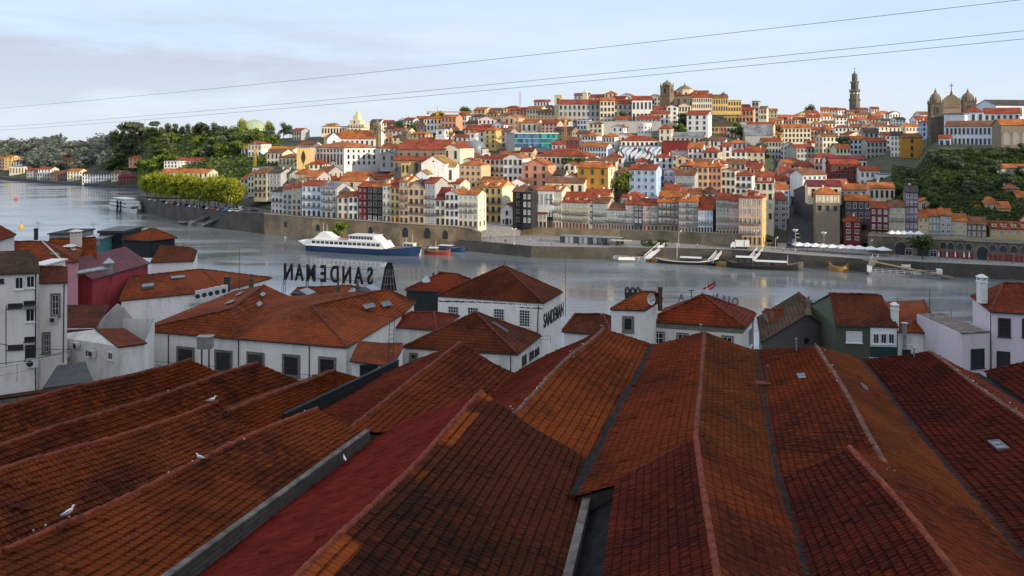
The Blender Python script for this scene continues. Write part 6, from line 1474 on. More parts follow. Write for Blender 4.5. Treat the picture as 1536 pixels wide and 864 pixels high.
# 11 hilltop church, palace
tower('church_tower', 'hilltop church tower with domed top and pinnacles above white houses', 991, 1010, 119, 158, 590, LS, cap='dome', stages=2, rot=35)
house(1004, 1042, 143, 168, 600, 'st', 'x:r', (1, 4), 'd', a=20, d=20, label='stone nave behind the hilltop church tower', name='church_nave', cat='church', chim=0)
p = P(1027, 146, 604); root = empty('church_dome', p.to_tuple(), R(20), 'octagonal stone lantern with tiled cap behind the hilltop church tower', 'dome'); mb = MB(); mb.lathe([(6.6, -4), (6.6, 5.2), (7.0, 5.3), (7.0, 5.7)], n=8); mb.build('drum', LC, root); mb = MB(); mb.lathe([(6.9, 5.703), (3.5, 8.0), (.6, 9.2), (.3, 10.6)], n=8); mb.build('cap', LS, root)
for i in range(8): an = (i+.5)*math.pi/4; o = link('window', wmesh(1.4, 2.6, 'd'), root); o.location = (math.cos(an)*6.16, math.sin(an)*6.16, 2.2); o.rotation_euler = (0, 0, an+math.pi/2)
house(1018, 1036, 158, 180, 572, 'cr', 'y:y', (2, 4), 'd', a=16, d=12, label='cream house with curved yellow gable in front of the hilltop nave', name='gabled_house', chim=0)
house(1038, 1068, 146, 172, 575, 'cr', 'x:r', (3, 9), 'd', a=14, d=14, label='cream palace block with three rows of windows on the hilltop', name='palace', cat='palace', chim=0, side=3)
house(1066, 1092, 147, 168, 600, 'ye', 'x:b', (2, 7), 'd', a=10, d=14, label='golden palace wing right of the cream palace block', name='palace_wing', cat='palace', chim=0); house(1088, 1112, 151, 168, 605, 'ye', 'f:y', (2, 6), 'd', a=10, d=14, label='golden end wing with small roof turrets on the hilltop', name='palace_end', cat='palace', chim=0)
tower('clock_turret', 'little golden turret on the ridge of the palace wing', 1081, 1089, 137, 152, 606, LS, cap='spire', stages=1, belfry=False, pin=False)
house(880, 992, 182, 198, 560, 'gr', 'f:g', (0, 0), 'd', a=6, d=6, label='mossy retaining wall below the long hilltop building', name='retaining_wall', cat='wall', slope=.1)
house(976, 1004, 171, 186, 566, 'wh', 'x:r', (2, 4), 'd', a=14, label='white house with dark arched window below the hilltop tower', name='white_house', chim=0, side=2); house(1000, 1016, 160, 186, 570, 'wh', 'y:r', (4, 2), 'd', a=18, label='tall bright white house below the hilltop church tower', name='white_house', chim=0); house(955, 990, 178, 188, 560, 'gr', 'x:r', (2, 6), 'd', a=12, label='low grey house in front of the white hilltop houses', name='grey_house', chim=0)
p = P(967, 203, 530); root = empty('round_tower', p.to_tuple(), 0, 'round white tower house below the hilltop church', 'tower'); mb = MB(); mb.lathe([(4.7, -4), (4.7, 7.6), (4.9, 7.65), (4.9, 8.0), (.3, 8.4)], n=24); mb.build('wall', LW, root)
for i in range(8):
    for j in range(2): an = -math.pi/2+(i-4)*.5; o = link('window', wmesh(.8, 1.2, 'd'), root); o.location = (math.cos(an)*4.72, math.sin(an)*4.72, 2.2+j*3); o.rotation_euler = (0, 0, an+math.pi/2)
footprint(root, (957, 978), (186, 203), 530, p.x, 10, 10)
house(1030, 1062, 172, 204, 545, 'wh', 'x:r', (4, 3), 'd', a=24, d=14, label='tall cream white house with blank walls and red roof below the palace', name='tall_house', chim=0, side=1)
# 12 tall baroque tower on the skyline
p = P(1282, 166, 1000); s = 1000/F; root = empty('baroque_tower', p.to_tuple(), R(-30), 'tall slender baroque granite tower standing alone on the skyline', 'tower')
G_ = masonry('tower granite', (.24,.205,.15), (.12,.10,.07), 1.5, .8, .45)
def oct_(mb, prof, n=8, sq=1): mb.lathe(prof, n=n, rot=math.pi/8)
mb = MB(); mb.lathe([(6.6, -14), (6.4, 12.0), (7.0, 12.2), (7.0, 13.0)], n=8, rot=math.pi/8); mb.build('base', G_, root)
mb = MB(); mb.lathe([(6.0, 13.003), (5.8, 23.2), (6.5, 23.5), (6.6, 24.4), (6.0, 24.6)], n=8, rot=math.pi/8); mb.build('shaft', G_, root)
mb = MB(); mb.lathe([(5.0, 24.603), (4.6, 26), (4.5, 34.0), (5.2, 34.4), (5.3, 35.2), (4.6, 35.4)], n=8, rot=math.pi/8); mb.build('belfry', G_, root)
mb = MB(); mb.lathe([(3.7, 35.403), (3.3, 43.2), (3.8, 43.6), (3.6, 44.2), (3.1, 45.6), (1.6, 47.2), (.6, 47.9), (.6, 49.2), (.25, 49.6), (.2, 51)], n=8, rot=math.pi/8); mb.build('lantern', G_, root)
mb = MB(); mb.cyl((0, 0, 50.5), (0, 0, 54), .16, n=5); mb.box(-1.0, -.15, 52.3, 1.0, .15, 52.7); mb.lathe([(.1, 50.4), (.6, 50.9), (.1, 51.4)], n=8); mb.build('cross', LSD, root)
mb = MB()
for z, r_, n_, h_ in ((24.6, 6.2, 8, 2.6), (13.0, 6.6, 8, 2.0), (35.4, 4.9, 8, 1.8)):
    for i in range(n_): an = 2*math.pi*i/n_+math.pi/8; mb.lathe([(.35, z), (.5, z+h_*.4), (.12, z+h_)], (math.cos(an)*r_, math.sin(an)*r_, 0), 6)
mb.build('pinnacle', G_, root)
for z, r_, ww, hh in ((18, 5.44, 1.8, 5.0), (30, 4.26, 1.8, 5.0), (39.5, 3.28, 1.3, 4.0), (5, 6.1, 1.6, 5.0)):
    for i in range(8): an = i*math.pi/4; o = link('opening', wmesh(ww, hh, 'a'), root); o.location = (math.cos(an)*r_*.99, math.sin(an)*r_*.99, z); o.rotation_euler = (0, 0, an+math.pi/2)
for i in range(8):
    an = i*math.pi/4; mb = MB(); mb.add([(math.cos(k*math.pi/6)*1.25, -.05, math.sin(k*math.pi/6)*1.25) for k in range(12)], [tuple(range(12))]); o = mb.build('clock_face', FWH, root); o.location = (math.cos(an)*5.55, math.sin(an)*5.55, 21.6) if i % 2 == 0 else (math.cos(an)*5.5, math.sin(an)*5.5, 21.6); o.rotation_euler = (0, 0, an+math.pi/2)
footprint(root, (1272, 1292), (100, 160), 1000, p.x, 16, 16)
# 13 church with twin domed towers, white seminary and loggia
tower('church_tower', 'left domed tower of the dark twin towered church at right', 1393, 1413, 132, 220, 470, LSD, cap='dome', stages=3, rot=12, capm=LS)
tower('church_tower', 'right domed tower of the dark twin towered church at right', 1441, 1462, 133, 205, 482, LSD, cap='dome', stages=2, rot=12, capm=LS)
root = house(1413, 1442, 162, 215, 478, 'st', 'f:d', (0, 0), 'd', a=10, d=22, label='dark church front between the two domed towers with golden gable and cross', name='church_facade', cat='church'); hh = (215-158)/F*478
mb = MB(); mb.extr([(-5.5, hh-1.5), (5.5, hh-1.5), (5.0, hh+2.0), (3.6, hh+4.4), (1.6, hh+6.0), (.6, hh+6.4), (-.6, hh+6.4), (-1.6, hh+6.0), (-3.6, hh+4.4), (-5.0, hh+2.0)], -.3, 1.2); mb.build('gable', LS, root)
mb = MB(); mb.lathe([(.9, hh+6.4), (.5, hh+7.8), (.3, hh+8.8)], (0, .4, 0), 8); mb.box(-.16, .3, hh+8.8, .16, .6, hh+13.2); mb.box(-1.2, .3, hh+11.6, 1.2, .6, hh+12); mb.build('cross', LSD, root)
house(1416, 1447, 172, 224, 456, 'bw', 'f:g', (0, 0), 'd', a=36, d=14, label='white side wall with dark sloping buttresses under the twin towered church', name='white_building', cat='building'); r_ = HOUSES[-1]['o']; wv = HOUSES[-1]['w']
for x in (-.28, .12): 
    mb = MB(); mb.extr([(x*wv-2.2, 0), (x*wv-.6, 0), (x*wv+1.6, 16), (x*wv+.2, 16)], -.25, -.003); mb.build('buttress', LSD, r_)
house(1444, 1476, 168, 200, 462, 'bw', 'h:r', (2, 3), 'd', a=30, d=16, label='white house with red hipped roof right of the twin towered church', name='white_house', chim=0)
house(1476, 1530, 170, 195, 462, 'bw', 'x:r', (2, 6), 'd', a=30, d=16, label='long white house with red roof above the white seminary', name='white_house', chim=0); house(1494, 1560, 158, 178, 500, 'bw', 'x:d', (1, 8), 'd', a=-10, d=18, label='white building with dark roof topmost at the right edge', name='white_building', cat='building', chim=0)
sem = house(1418, 1500, 189, 220, 440, 'bw', 'x:b', (2, 13), 'd', a=36, d=14, label='long white seminary wing with two rows of small windows on the green slope', name='seminary', cat='building', chim=0)
lg = house(1502, 1590, 187, 222, 398, 'st', 'x:o', (0, 0), 'a', a=14, d=14, label='stone loggia with arches and orange roof right of the white seminary', name='loggia', cat='building', chim=0, wf=1.6)
house(1408, 1426, 207, 224, 432, 'bw', 'x:r', (1, 2), 'd', a=30, d=8, label='small white gabled annex left of the white seminary', name='annex', cat='building', chim=0)
# retaining wall on the green slope
free_wall('garden_wall', P(1402, 238, 405), P(1500, 226, 392), 34, 41, 2, STONED, 'high dark garden wall under the white seminary'); free_wall('cliff_wall', P(1418, 258, 380), P(1444, 256, 378), 24, 34, 3, masonry('pale cliff wall', (.30,.28,.25), (.14,.13,.12), 1, .5), 'pale broken wall patch on the green slope')
house(1495, 1560, 252, 262, 370, 'gr', 'x:o', (1, 6), 'w', a=4, d=8, label='low orange roofed garden building on the green slope at right', name='garden_house', cat='building', chim=0)
# 16 blue painted facade, red warehouse, grey sheds
root = house(930, 992, 220, 244, 470, 'bw', 'f:g', (0, 0), 'd', a=6, d=18, label='building with a long wall painted in blue grey swirling bands', name='painted_building', cat='building'); wv = HOUSES[-1]['w']; hv = 24/F*470
for i in range(9):
    t = i/9; mb = MB(); pts = []
    for k in range(13): u = k/12; pts.append((-wv/2+wv*(t+.11*u)+1.2*math.sin(u*6+i), hv*(.04+.92*u)))
    poly = [(x-.55-.4*math.sin(z), z) for x, z in pts]+[(x+.6+.5*math.cos(z*1.3+i), z) for x, z in pts[::-1]]
    mb.add([(max(-wv/2+.1, min(wv/2-.1, x)), -.03-.004*i, z) for x, z in poly], [(j, j+1, 24-j, 25-j) for j in range(12)])
    mb.build('painted_band', plain(['mural slate', 'mural blue', 'mural plum'][i % 3], [(.07,.08,.12), (.20,.32,.46), (.12,.05,.07)][i % 3], .8), root)
house(932, 988, 211, 222, 490, 'wh', 'h:r', (1, 8), 'd', a=6, d=14, label='white house with broad red roof above the blue painted wall', name='white_house', chim=0)
house(994, 1036, 212, 230, 474, 're', 'f:w', (0, 0), 'd', a=10, d=20, label='windowless dark red sheeted block right of the blue painted wall', name='red_block', cat='building', sidewall='gr'); house(1000, 1056, 205, 216, 520, 'gr', 'x:g', (1, 8), 'd', a=12, d=14, label='grey shed with blue grey roof above the dark red block', name='grey_shed', cat='building', chim=0)
house(1118, 1160, 203, 216, 540, 'gr', 'x:g', (0, 0), 'd', a=8, d=18, label='wide blue grey sheet roof below the pale hill houses', name='grey_shed', cat='building', chim=0, slope=.8)
# 14 riverside chapel
g = house(751, 770, 315, 337, 378, 'wh', 'y:w', (0, 0), 'd', a=14, d=13, label='small white riverside chapel with arched front and dark red side roof', name='riverside_chapel', cat='chapel', slope=.9, chim=0)
wv = HOUSES[-1]['w']; hv = 22/F*376
mb = MB(); mb.extr([(math.cos(t*math.pi/10)*wv*.52, hv-.6+math.sin(t*math.pi/10)*2.9) for t in range(11)], -.25, .4); mb.build('gable', LW, g)
for x, z, w_, h_, s_ in ((0, 1.5, 1.5, 2.8, 'n'), (-1.7, 1.6, .8, 2.0, 'a'), (1.7, 1.6, .8, 2.0, 'a'), (0, 5.6, 1.1, 2.0, 'a')): put(g, 'door' if s_ == 'n' else 'window', wmesh(w_, h_, s_), x, -.27 if z > 5 else -.02, z)
# 19 arcade wall along the right quay
A, B = P(1302, 395, 313), P(1640, 402, 279); A.z = B.z = 4.4; L = (B-A).length; an = math.atan2(B.y-A.y, B.x-A.x)
root = empty('arcade', A.to_tuple(), an, 'long low stone arcade with dark arches along the right quay', 'arcade'); mb = MB(); mb.box(0, 0, -1, L, 16, 6.6); mb.box(-.2, -.3, 6.603, L+.2, 16.2, 7.0); mb.build('wall', STONE, root)
def arch_mesh(w_, h_, mat, key):
    mb = MB(); r = w_/2; pts = [(-r, 0), (r, 0)]+[(math.cos(t*math.pi/8)*r, h_-r+math.sin(t*math.pi/8)*r) for t in range(9)]
    mb.add([(x, -.04, z) for x, z in pts], [tuple(range(len(pts)))], 0)
    rg = [(math.cos(t*math.pi/8), math.sin(t*math.pi/8)) for t in range(9)]
    for (c0, s0), (c1, s1) in zip(rg, rg[1:]): mb.add([(c0*r, -.12, h_-r+s0*r), (c1*r, -.12, h_-r+s1*r), (c1*(r+.35), -.12, h_-r+s1*(r+.35)), (c0*(r+.35), -.12, h_-r+s0*(r+.35))], [(0, 1, 2, 3)], 1)
    return mb.mesh('arch', [mat, FST])
AR1, AR2, AR3 = arch_mesh(3.6, 5.0, IRON, 1), arch_mesh(1.8, 2.4, FGL, 2), arch_mesh(2.0, 3.0, DOORR, 3)
for px, me in ((1351, AR1), (1384, AR1), (1474, AR1)): t = ray_on(Vector((A.x, A.y, 0)), Vector((B.x, B.y, 0)), px); put(root, 'arch', me, (t-Vector((A.x, A.y, 0))).length, 0, .1)
for i, px in enumerate((1415, 1426, 1440, 1453, 1489, 1505, 1521, 1536)):
    t = ray_on(Vector((A.x, A.y, 0)), Vector((B.x, B.y, 0)), px); x = (t-Vector((A.x, A.y, 0))).length; put(root, 'arch', AR2, x, 0, 3.6)
    for dx in (-.9, .9): put(root, 'door', wmesh(1.5, 2.8, 'q'), x+dx, -.02, 1.5)
for px in (1363, 1400): t = ray_on(Vector((A.x, A.y, 0)), Vector((B.x, B.y, 0)), px); put(root, 'window', wmesh(2.4, 2.6, 'w'), (t-Vector((A.x, A.y, 0))).length, -.02, 1.5)

# houses lining the narrow street
for x0, x1, ye, Y, w_, rf, g, st_ in ((1160, 1180, 300, 362, 'gr', 'x:r', (5, 2), 'w'), (1165, 1184, 284, 385, 'bw', 'x:o', (5, 2), 'w'), (1168, 1187, 270, 412, 'gr', 'h:r', (5, 2), 'd'), (1172, 1190, 258, 445, 'pw', 'x:r', (4, 2), 'w'), (1176, 1193, 247, 485, 'wh', 'x:o', (4, 2), 'd'),
                                      (1222, 1238, 290, 372, 'dg', 'x:o', (4, 2), 'w'), (1216, 1232, 276, 398, 'bw', 'x:r', (4, 2), 'w'), (1212, 1228, 262, 430, 'gr', 'x:o', (4, 2), 'd'), (1208, 1224, 250, 470, 'cr', 'h:r', (4, 2), 'w')):
    yb = YH+(H-tz((x0+x1)/2, Y))/Y*F; house(x0, x1, ye, yb, Y, w_, rf, g, st_, a=6 if x0 < 1200 else -8, d=20, row='street', side=3 if x0 < 1200 else 0, slope=.3)
for r_ in [h_ for h_ in HOUSES if h_['x0'] == 1224 and h_['x1'] == 1259]:
    mb = MB(); hh = 71/F*332; mb.box(-r_['w']/2-.05, -.06, hh*.82, r_['w']/2-.01, -.003, hh-.05); mb.build('upper_storey', wallm('cr'), r_['o'])

LA = arch_mesh(2.9, 6.4, plain('shaded plaster', (.36,.34,.30), .9), 9)
for i in range(6): put(lg, 'arch', LA, -10.6+i*4.2, -.01, 1.6)

# blocked doorways and damp arches in the embankment wall
ew = [o for o in bpy.data.objects if o.name.startswith('embankment_wall')][0]
for px, w_, z in ((428, 2.0, 4.5), (477, 2.2, 4.2), (556, 2.4, 4.4), (608, 3.0, 4.4), (641, 3.2, 4.4), (668, 2.6, 4.6)):
    x, y = QX(px, .42); x2, y2 = QX(px+8, .42); o = put(ew, 'archway', arch_mesh(w_, w_*1.5, IRON, 20), x, y, z, math.atan2(y2-y, x2-x))
mb = MB(); pts = quay_pts(395, 722, 40)
for a, b_ in zip(pts, pts[1:]):
    (x0, y0), (x1, y1) = QX(a, .2), QX(b_, .2); za, zb = [interp([(395, 10.4), (470, 10.7), (600, 10.7), (680, 10.6), (705, 10.2), (722, 8.6)], q)[0] for q in (a, b_)]
    mb.quad((x0, y0, za-.3), (x1, y1, zb-.3), (x1, y1, zb+.12), (x0, y0, za+.12)); mb.quad((x0, y0, za+.12), (x1, y1, zb+.12), (x1+.6, y1+1.2, zb+.12), (x0+.6, y0+1.2, za+.12))
mb.build('coping', plain('pale coping stone', (.40,.34,.25), .9, var=.4), ew)
# ================================================================ the other houses packed on the hillside
INFILL = """
458.0 475.7 265.5 301.4 431 gr x:o 4 2 w 23 12.2 0.46 1
761.6 791.7 275.2 308.1 412 wh y:r 3 3 d 7 8.6 0.5 0
995.6 1018.9 286.9 318.6 376 bl x:r 3 2 d 19 10.6 0.53 1
1019.4 1050.8 290.4 316.9 376 wh x:o 2 3 w 16 9.8 0.48 1
1050.8 1079.5 289.9 316.2 376 wh h:b 2 3 d 13 11.9 0.47 0
474.9 492.6 257.8 290.0 446 gr x:b 3 2 w 26 12.6 0.46 1
493.1 510.7 270.7 291.6 440 wh x:r 2 2 w 17 11.3 0.4 1
720.8 749.0 274.9 300.3 420 st x:b 2 3 w 14 12.5 0.51 0
1244.5 1273.4 278.0 304.9 393 wh x:o 2 3 w 7 10.5 0.52 0
463.7 484.8 246.1 278.4 468 cr h:r 4 3 d 8 10.7 0.49 0
818.7 846.8 262.6 288.3 425 cr x:d 2 3 d 16 11.5 0.49 0
920.4 941.8 259.0 285.9 417 gr h:b 3 2 w 28 11.3 0.44 0
440.7 461.6 243.7 267.8 495 wh y:o 3 3 d 15 9.8 0.47 1
489.7 509.7 245.8 270.2 478 wh y:w 3 3 g 6 11.5 0.52 0
690.3 712.7 242.3 272.4 447 gr y:r 3 3 d 8 11.8 0.47 0
846.0 862.6 247.5 275.0 437 cr y:r 3 2 d 22 9.4 0.5 0
901.0 924.9 241.5 272.8 433 cr x:b 3 3 d 10 11.1 0.38 0
954.1 971.8 242.4 263.0 437 gr h:r 2 2 w 11 10.1 0.45 0
981.5 1009.8 235.8 262.7 433 bw h:r 3 3 d 7 8.1 0.41 1
1014.8 1036.2 237.7 268.0 426 gy y:o 3 2 d 12 8.5 0.45 0
1036.2 1065.8 246.7 270.9 422 wh x:b 2 4 d 27 10.6 0.54 0
1065.8 1086.6 245.3 270.4 423 cr h:r 2 2 w 29 10.4 0.42 1
1088.6 1118.2 245.4 267.0 427 gr x:b 2 4 d 21 11.1 0.4 1
1118.2 1146.1 249.4 271.0 424 pe x:w 2 3 d 5 10.1 0.53 0
698.5 723.5 236.8 258.2 464 wh h:b 2 3 d 9 10.9 0.55 1
749.0 778.1 233.9 259.5 460 bl x:b 3 4 w 9 11.5 0.5 0
780.1 799.4 227.1 259.0 460 pe x:w 3 2 g 19 8.2 0.53 1
876.4 902.5 240.6 262.8 447 cr h:b 2 3 w 7 10.8 0.48 1
907.5 934.7 236.2 259.7 447 cr h:r 2 3 g 10 9.0 0.51 1
1008.6 1029.9 231.7 255.3 441 gy x:g 2 3 w 7 8.6 0.45 1
1031.9 1053.8 222.4 256.3 440 wh x:o 4 3 w 21 12.6 0.49 0
1053.8 1077.5 228.0 260.9 434 cr h:r 3 3 d 25 12.0 0.44 0
1077.5 1096.2 219.3 253.7 444 wh h:r 4 2 d 19 9.5 0.46 1
1096.2 1119.0 227.4 253.2 446 wh h:r 3 3 d 22 8.9 0.41 0
1119.5 1147.0 227.9 254.6 446 gy x:r 3 3 g 11 11.8 0.52 1
1181.5 1198.5 240.3 271.4 496 wh h:b 4 2 w 0 8.7 0.43 0
683.0 702.0 216.6 239.7 512 st x:o 3 3 g 10 8.8 0.47 1
702.5 725.9 223.0 241.5 502 wh y:b 2 3 d 12 12.0 0.42 0
827.7 848.7 216.8 241.1 490 li x:r 3 3 g 4 10.2 0.39 0
848.7 868.2 209.9 235.3 498 re x:b 3 3 d 8 9.2 0.42 0
1047.4 1064.5 210.7 230.1 487 pe h:d 2 2 w 26 9.5 0.39 0
1069.5 1087.3 211.0 231.0 487 bw x:b 2 2 g 25 8.8 0.44 0
1092.3 1120.1 214.1 234.2 485 li h:o 2 4 d 18 8.6 0.43 1
1169.3 1194.7 219.3 248.1 539 wh y:r 4 4 d 25 10.7 0.49 1
1212.0 1227.7 214.2 231.3 564 wh x:r 2 2 d 4 9.8 0.49 1
1234.1 1257.2 204.8 230.8 545 cr x:b 3 4 d -10 9.1 0.55 1
1273.5 1296.2 202.3 227.7 550 cr y:r 3 4 g -12 10.3 0.41 1
1296.2 1318.2 198.8 223.7 552 gr x:d 3 3 d 10 12.4 0.53 0
1323.2 1341.6 202.6 225.0 524 gr x:w 3 3 w 15 9.1 0.45 1
564.5 583.9 206.5 233.0 573 pe y:o 4 3 d 13 9.6 0.54 0
588.9 604.8 206.0 233.2 563 gy h:d 4 2 d 7 9.0 0.53 0
626.9 652.9 209.9 229.8 559 bl x:r 2 4 w 8 8.0 0.44 1
652.9 677.7 204.7 227.8 556 cr x:b 3 4 d 13 11.4 0.49 0
679.7 707.2 205.4 228.7 542 wh x:r 3 4 w 25 8.0 0.42 1
707.2 732.2 197.0 223.2 548 wh x:r 3 4 g 11 9.0 0.51 0
831.2 858.1 195.9 222.8 527 st x:d 3 4 w 28 12.1 0.44 1
858.1 884.2 200.5 220.3 527 wh x:b 2 4 g 26 8.9 0.45 0
917.9 935.3 191.0 213.7 530 wh y:b 3 2 w 29 8.7 0.44 1
988.6 1006.5 192.8 212.6 517 cr h:r 2 2 g 20 11.8 0.47 0
1150.9 1171.5 201.6 224.0 564 ye h:o 3 3 d 24 12.0 0.49 0
1237.0 1250.4 193.3 210.7 638 pe h:o 2 2 w 0 11.9 0.52 0
1252.4 1275.4 191.3 212.3 627 wh h:r 3 4 g 15 8.0 0.49 0
1277.4 1290.9 191.1 209.6 641 cr x:b 3 2 d 17 11.6 0.51 0
1295.9 1313.9 190.2 207.6 641 wh x:o 3 3 d 10 10.5 0.45 1
1314.4 1332.8 189.8 210.4 611 cr x:b 3 3 w -2 13.0 0.5 0
1332.8 1350.9 190.5 208.4 613 cr h:r 2 3 d -5 9.2 0.44 0
485.9 510.8 206.1 227.4 610 pe y:b 3 4 d 28 9.6 0.42 0
588.0 613.2 195.9 220.5 611 cr x:b 4 4 g 26 8.4 0.48 0
613.2 638.3 200.8 220.7 598 gy h:o 3 4 d 27 9.8 0.42 1
658.3 673.5 194.9 214.8 600 pe x:d 3 2 g 9 12.7 0.41 0
697.0 717.5 194.1 214.0 582 gy x:r 3 3 d 18 12.4 0.54 0
717.5 738.1 190.4 210.9 584 pw x:r 3 3 w 29 9.6 0.44 0
738.6 756.0 186.8 212.7 575 bw y:r 3 3 w 27 8.7 0.47 1
834.1 854.6 181.7 205.1 570 wh h:d 3 3 w 16 10.7 0.43 1
923.3 945.8 179.7 197.3 566 pw x:r 2 4 d 6 9.5 0.55 1
1108.0 1125.5 185.2 202.7 579 wh y:o 2 3 d 26 8.3 0.44 1
1218.7 1231.7 185.5 199.5 710 pw h:o 2 2 d 11 10.7 0.5 0
1237.9 1253.5 185.2 197.8 715 cr x:b 2 3 d -1 11.9 0.48 1
1253.5 1270.7 176.3 197.2 720 wh x:b 4 3 w 10 9.7 0.45 1
1272.7 1286.5 181.7 197.8 717 cr x:r 3 3 d 2 8.7 0.54 1
1288.5 1303.3 180.3 196.2 726 bl x:o 3 3 g -5 12.2 0.53 0
1303.3 1317.5 179.4 196.6 715 pe x:r 3 3 w 17 8.7 0.54 0
1322.5 1341.9 181.7 198.7 689 wh x:d 3 4 g 5 10.8 0.42 0
1343.9 1358.5 178.7 201.3 671 wh x:d 4 3 w -3 8.7 0.4 0
1358.5 1383.4 190.1 207.1 629 cr x:o 2 5 w -8 9.5 0.5 0
1383.4 1401.6 183.2 205.3 548 bl h:r 3 3 d 10 8.9 0.46 1
577.8 603.0 193.1 213.7 648 cr x:r 3 5 g 21 12.4 0.49 1
698.2 717.2 185.3 200.8 629 wh x:d 2 3 d 22 11.7 0.45 0
717.2 742.2 179.2 202.7 612 pw y:o 3 4 d 6 12.7 0.39 0
981.1 1003.5 164.0 185.0 582 wh x:r 3 4 w 9 9.9 0.45 1
1150.1 1173.5 181.1 196.7 682 wh x:o 2 5 w 24 10.1 0.47 0
1178.5 1191.9 181.0 197.8 745 li h:o 3 3 d 12 11.7 0.4 1
1192.4 1210.2 179.4 192.7 780 gy x:r 2 4 g 2 9.4 0.5 1
1210.2 1230.2 176.4 190.7 776 cr x:r 2 4 d 10 12.4 0.53 1
1230.7 1250.1 174.6 186.5 800 wh x:o 2 4 d -5 11.8 0.54 1
1274.9 1287.8 172.7 188.0 795 cr h:o 3 3 d -6 9.5 0.53 1
1287.8 1307.3 172.5 185.9 814 cr x:b 2 5 d 8 12.7 0.44 1
1309.3 1325.6 174.2 188.6 785 st x:o 3 4 d -5 8.9 0.49 1
1375.0 1396.4 179.9 198.0 637 wh x:r 3 4 d 2 12.5 0.49 1
486.2 501.9 189.8 211.2 686 sa x:o 3 3 d 12 11.7 0.45 1
579.7 603.1 186.4 204.4 695 wh x:d 3 5 d 26 11.3 0.47 0
605.1 620.3 180.0 202.1 690 wh x:r 4 3 d 28 8.3 0.51 1
620.3 635.1 187.4 202.2 678 gr x:b 2 3 w 18 11.0 0.4 0
635.6 650.6 178.4 199.5 679 cr x:r 3 3 w 9 9.4 0.43 0
705.5 727.9 175.1 191.7 659 gr h:d 2 4 d 14 12.5 0.41 0
729.9 745.7 169.8 189.6 659 ye h:b 3 3 g 17 9.6 0.54 0
750.7 774.6 172.3 187.7 658 wh h:b 2 5 w 15 10.6 0.55 0
810.6 832.2 161.1 179.1 660 wh h:b 3 4 d 23 8.7 0.46 0
917.3 937.2 148.1 172.4 639 gy x:w 4 4 d 26 10.5 0.46 0
960.6 982.7 150.0 172.7 623 bw h:b 3 4 d 6 9.2 0.44 0
1103.1 1125.8 160.7 179.4 665 wh x:r 3 4 g 5 9.3 0.53 0
1144.4 1166.0 166.0 186.8 717 gy x:o 4 4 w 19 8.5 0.47 0
1166.5 1182.9 175.4 186.6 778 re x:o 2 4 d 5 9.8 0.49 0
1182.9 1197.3 175.2 188.7 812 pw x:o 2 3 d 3 8.1 0.5 1
1197.3 1211.1 170.8 184.3 836 ye y:r 3 3 w 8 8.9 0.49 0
1211.1 1229.5 170.0 179.8 864 gy x:r 2 5 g -10 12.0 0.54 1
1231.5 1243.6 165.0 178.7 870 cr x:o 3 3 g 18 12.9 0.53 0
1243.6 1257.0 165.3 179.0 872 gr x:r 3 3 g 15 11.3 0.53 0
1257.0 1270.5 165.3 177.4 894 wh x:r 2 3 d -8 8.7 0.54 1
1270.5 1288.6 167.6 178.1 892 pe x:r 2 5 d 0 8.3 0.46 1
1288.6 1302.5 164.3 177.2 909 st x:r 3 4 w 6 10.6 0.44 0
1307.5 1319.0 163.6 180.1 878 cr x:r 3 3 w 8 10.2 0.52 0
1319.5 1334.5 170.1 180.8 873 pw x:o 2 4 w -9 11.7 0.49 0
1334.5 1351.3 170.4 183.1 850 wh y:b 2 4 d -2 9.3 0.43 1
1381.4 1398.9 172.0 193.2 657 wh x:b 3 3 w -7 10.3 0.52 1
554.9 569.9 183.3 203.9 725 wh x:d 4 3 w 13 12.1 0.46 0
570.4 588.9 184.2 200.7 728 cr x:r 3 4 d 6 9.3 0.54 0
622.2 640.1 177.3 193.1 723 dg x:o 3 4 d 24 9.3 0.46 1
710.3 727.7 164.8 182.2 703 pe x:o 3 3 d 28 13.0 0.39 0
732.7 755.5 165.1 179.7 703 cr x:b 2 5 d 25 8.3 0.49 1
755.5 781.1 162.3 181.0 683 ye h:r 3 5 g 13 9.7 0.45 0
800.9 823.9 152.9 173.4 687 bl x:r 3 5 w 12 8.5 0.5 1
861.1 883.2 143.0 164.4 688 gr x:b 3 4 w 16 8.8 0.5 0
885.2 906.4 146.2 162.7 686 cr x:r 3 4 w 18 12.5 0.48 0
906.9 925.2 140.2 161.7 679 gy h:o 3 3 d 11 11.6 0.41 1
927.2 951.2 145.1 163.0 666 wh y:o 3 5 g 27 10.3 0.44 0
971.2 991.1 145.8 158.9 670 cr y:r 2 4 g 29 11.0 0.43 0
1040.4 1061.1 139.9 162.7 674 gr x:r 4 4 d 20 12.0 0.43 0
"""
for ln in INFILL.strip().split('\n'):
    q = ln.split(); v = [float(x) for x in q[:5]]
    house(*v, q[5], q[6], (int(q[7]), int(q[8])), q[9], a=float(q[10]), d=float(q[11]), parts=False, vis=3, row='infill', slope=float(q[12]), chim=int(q[13]))
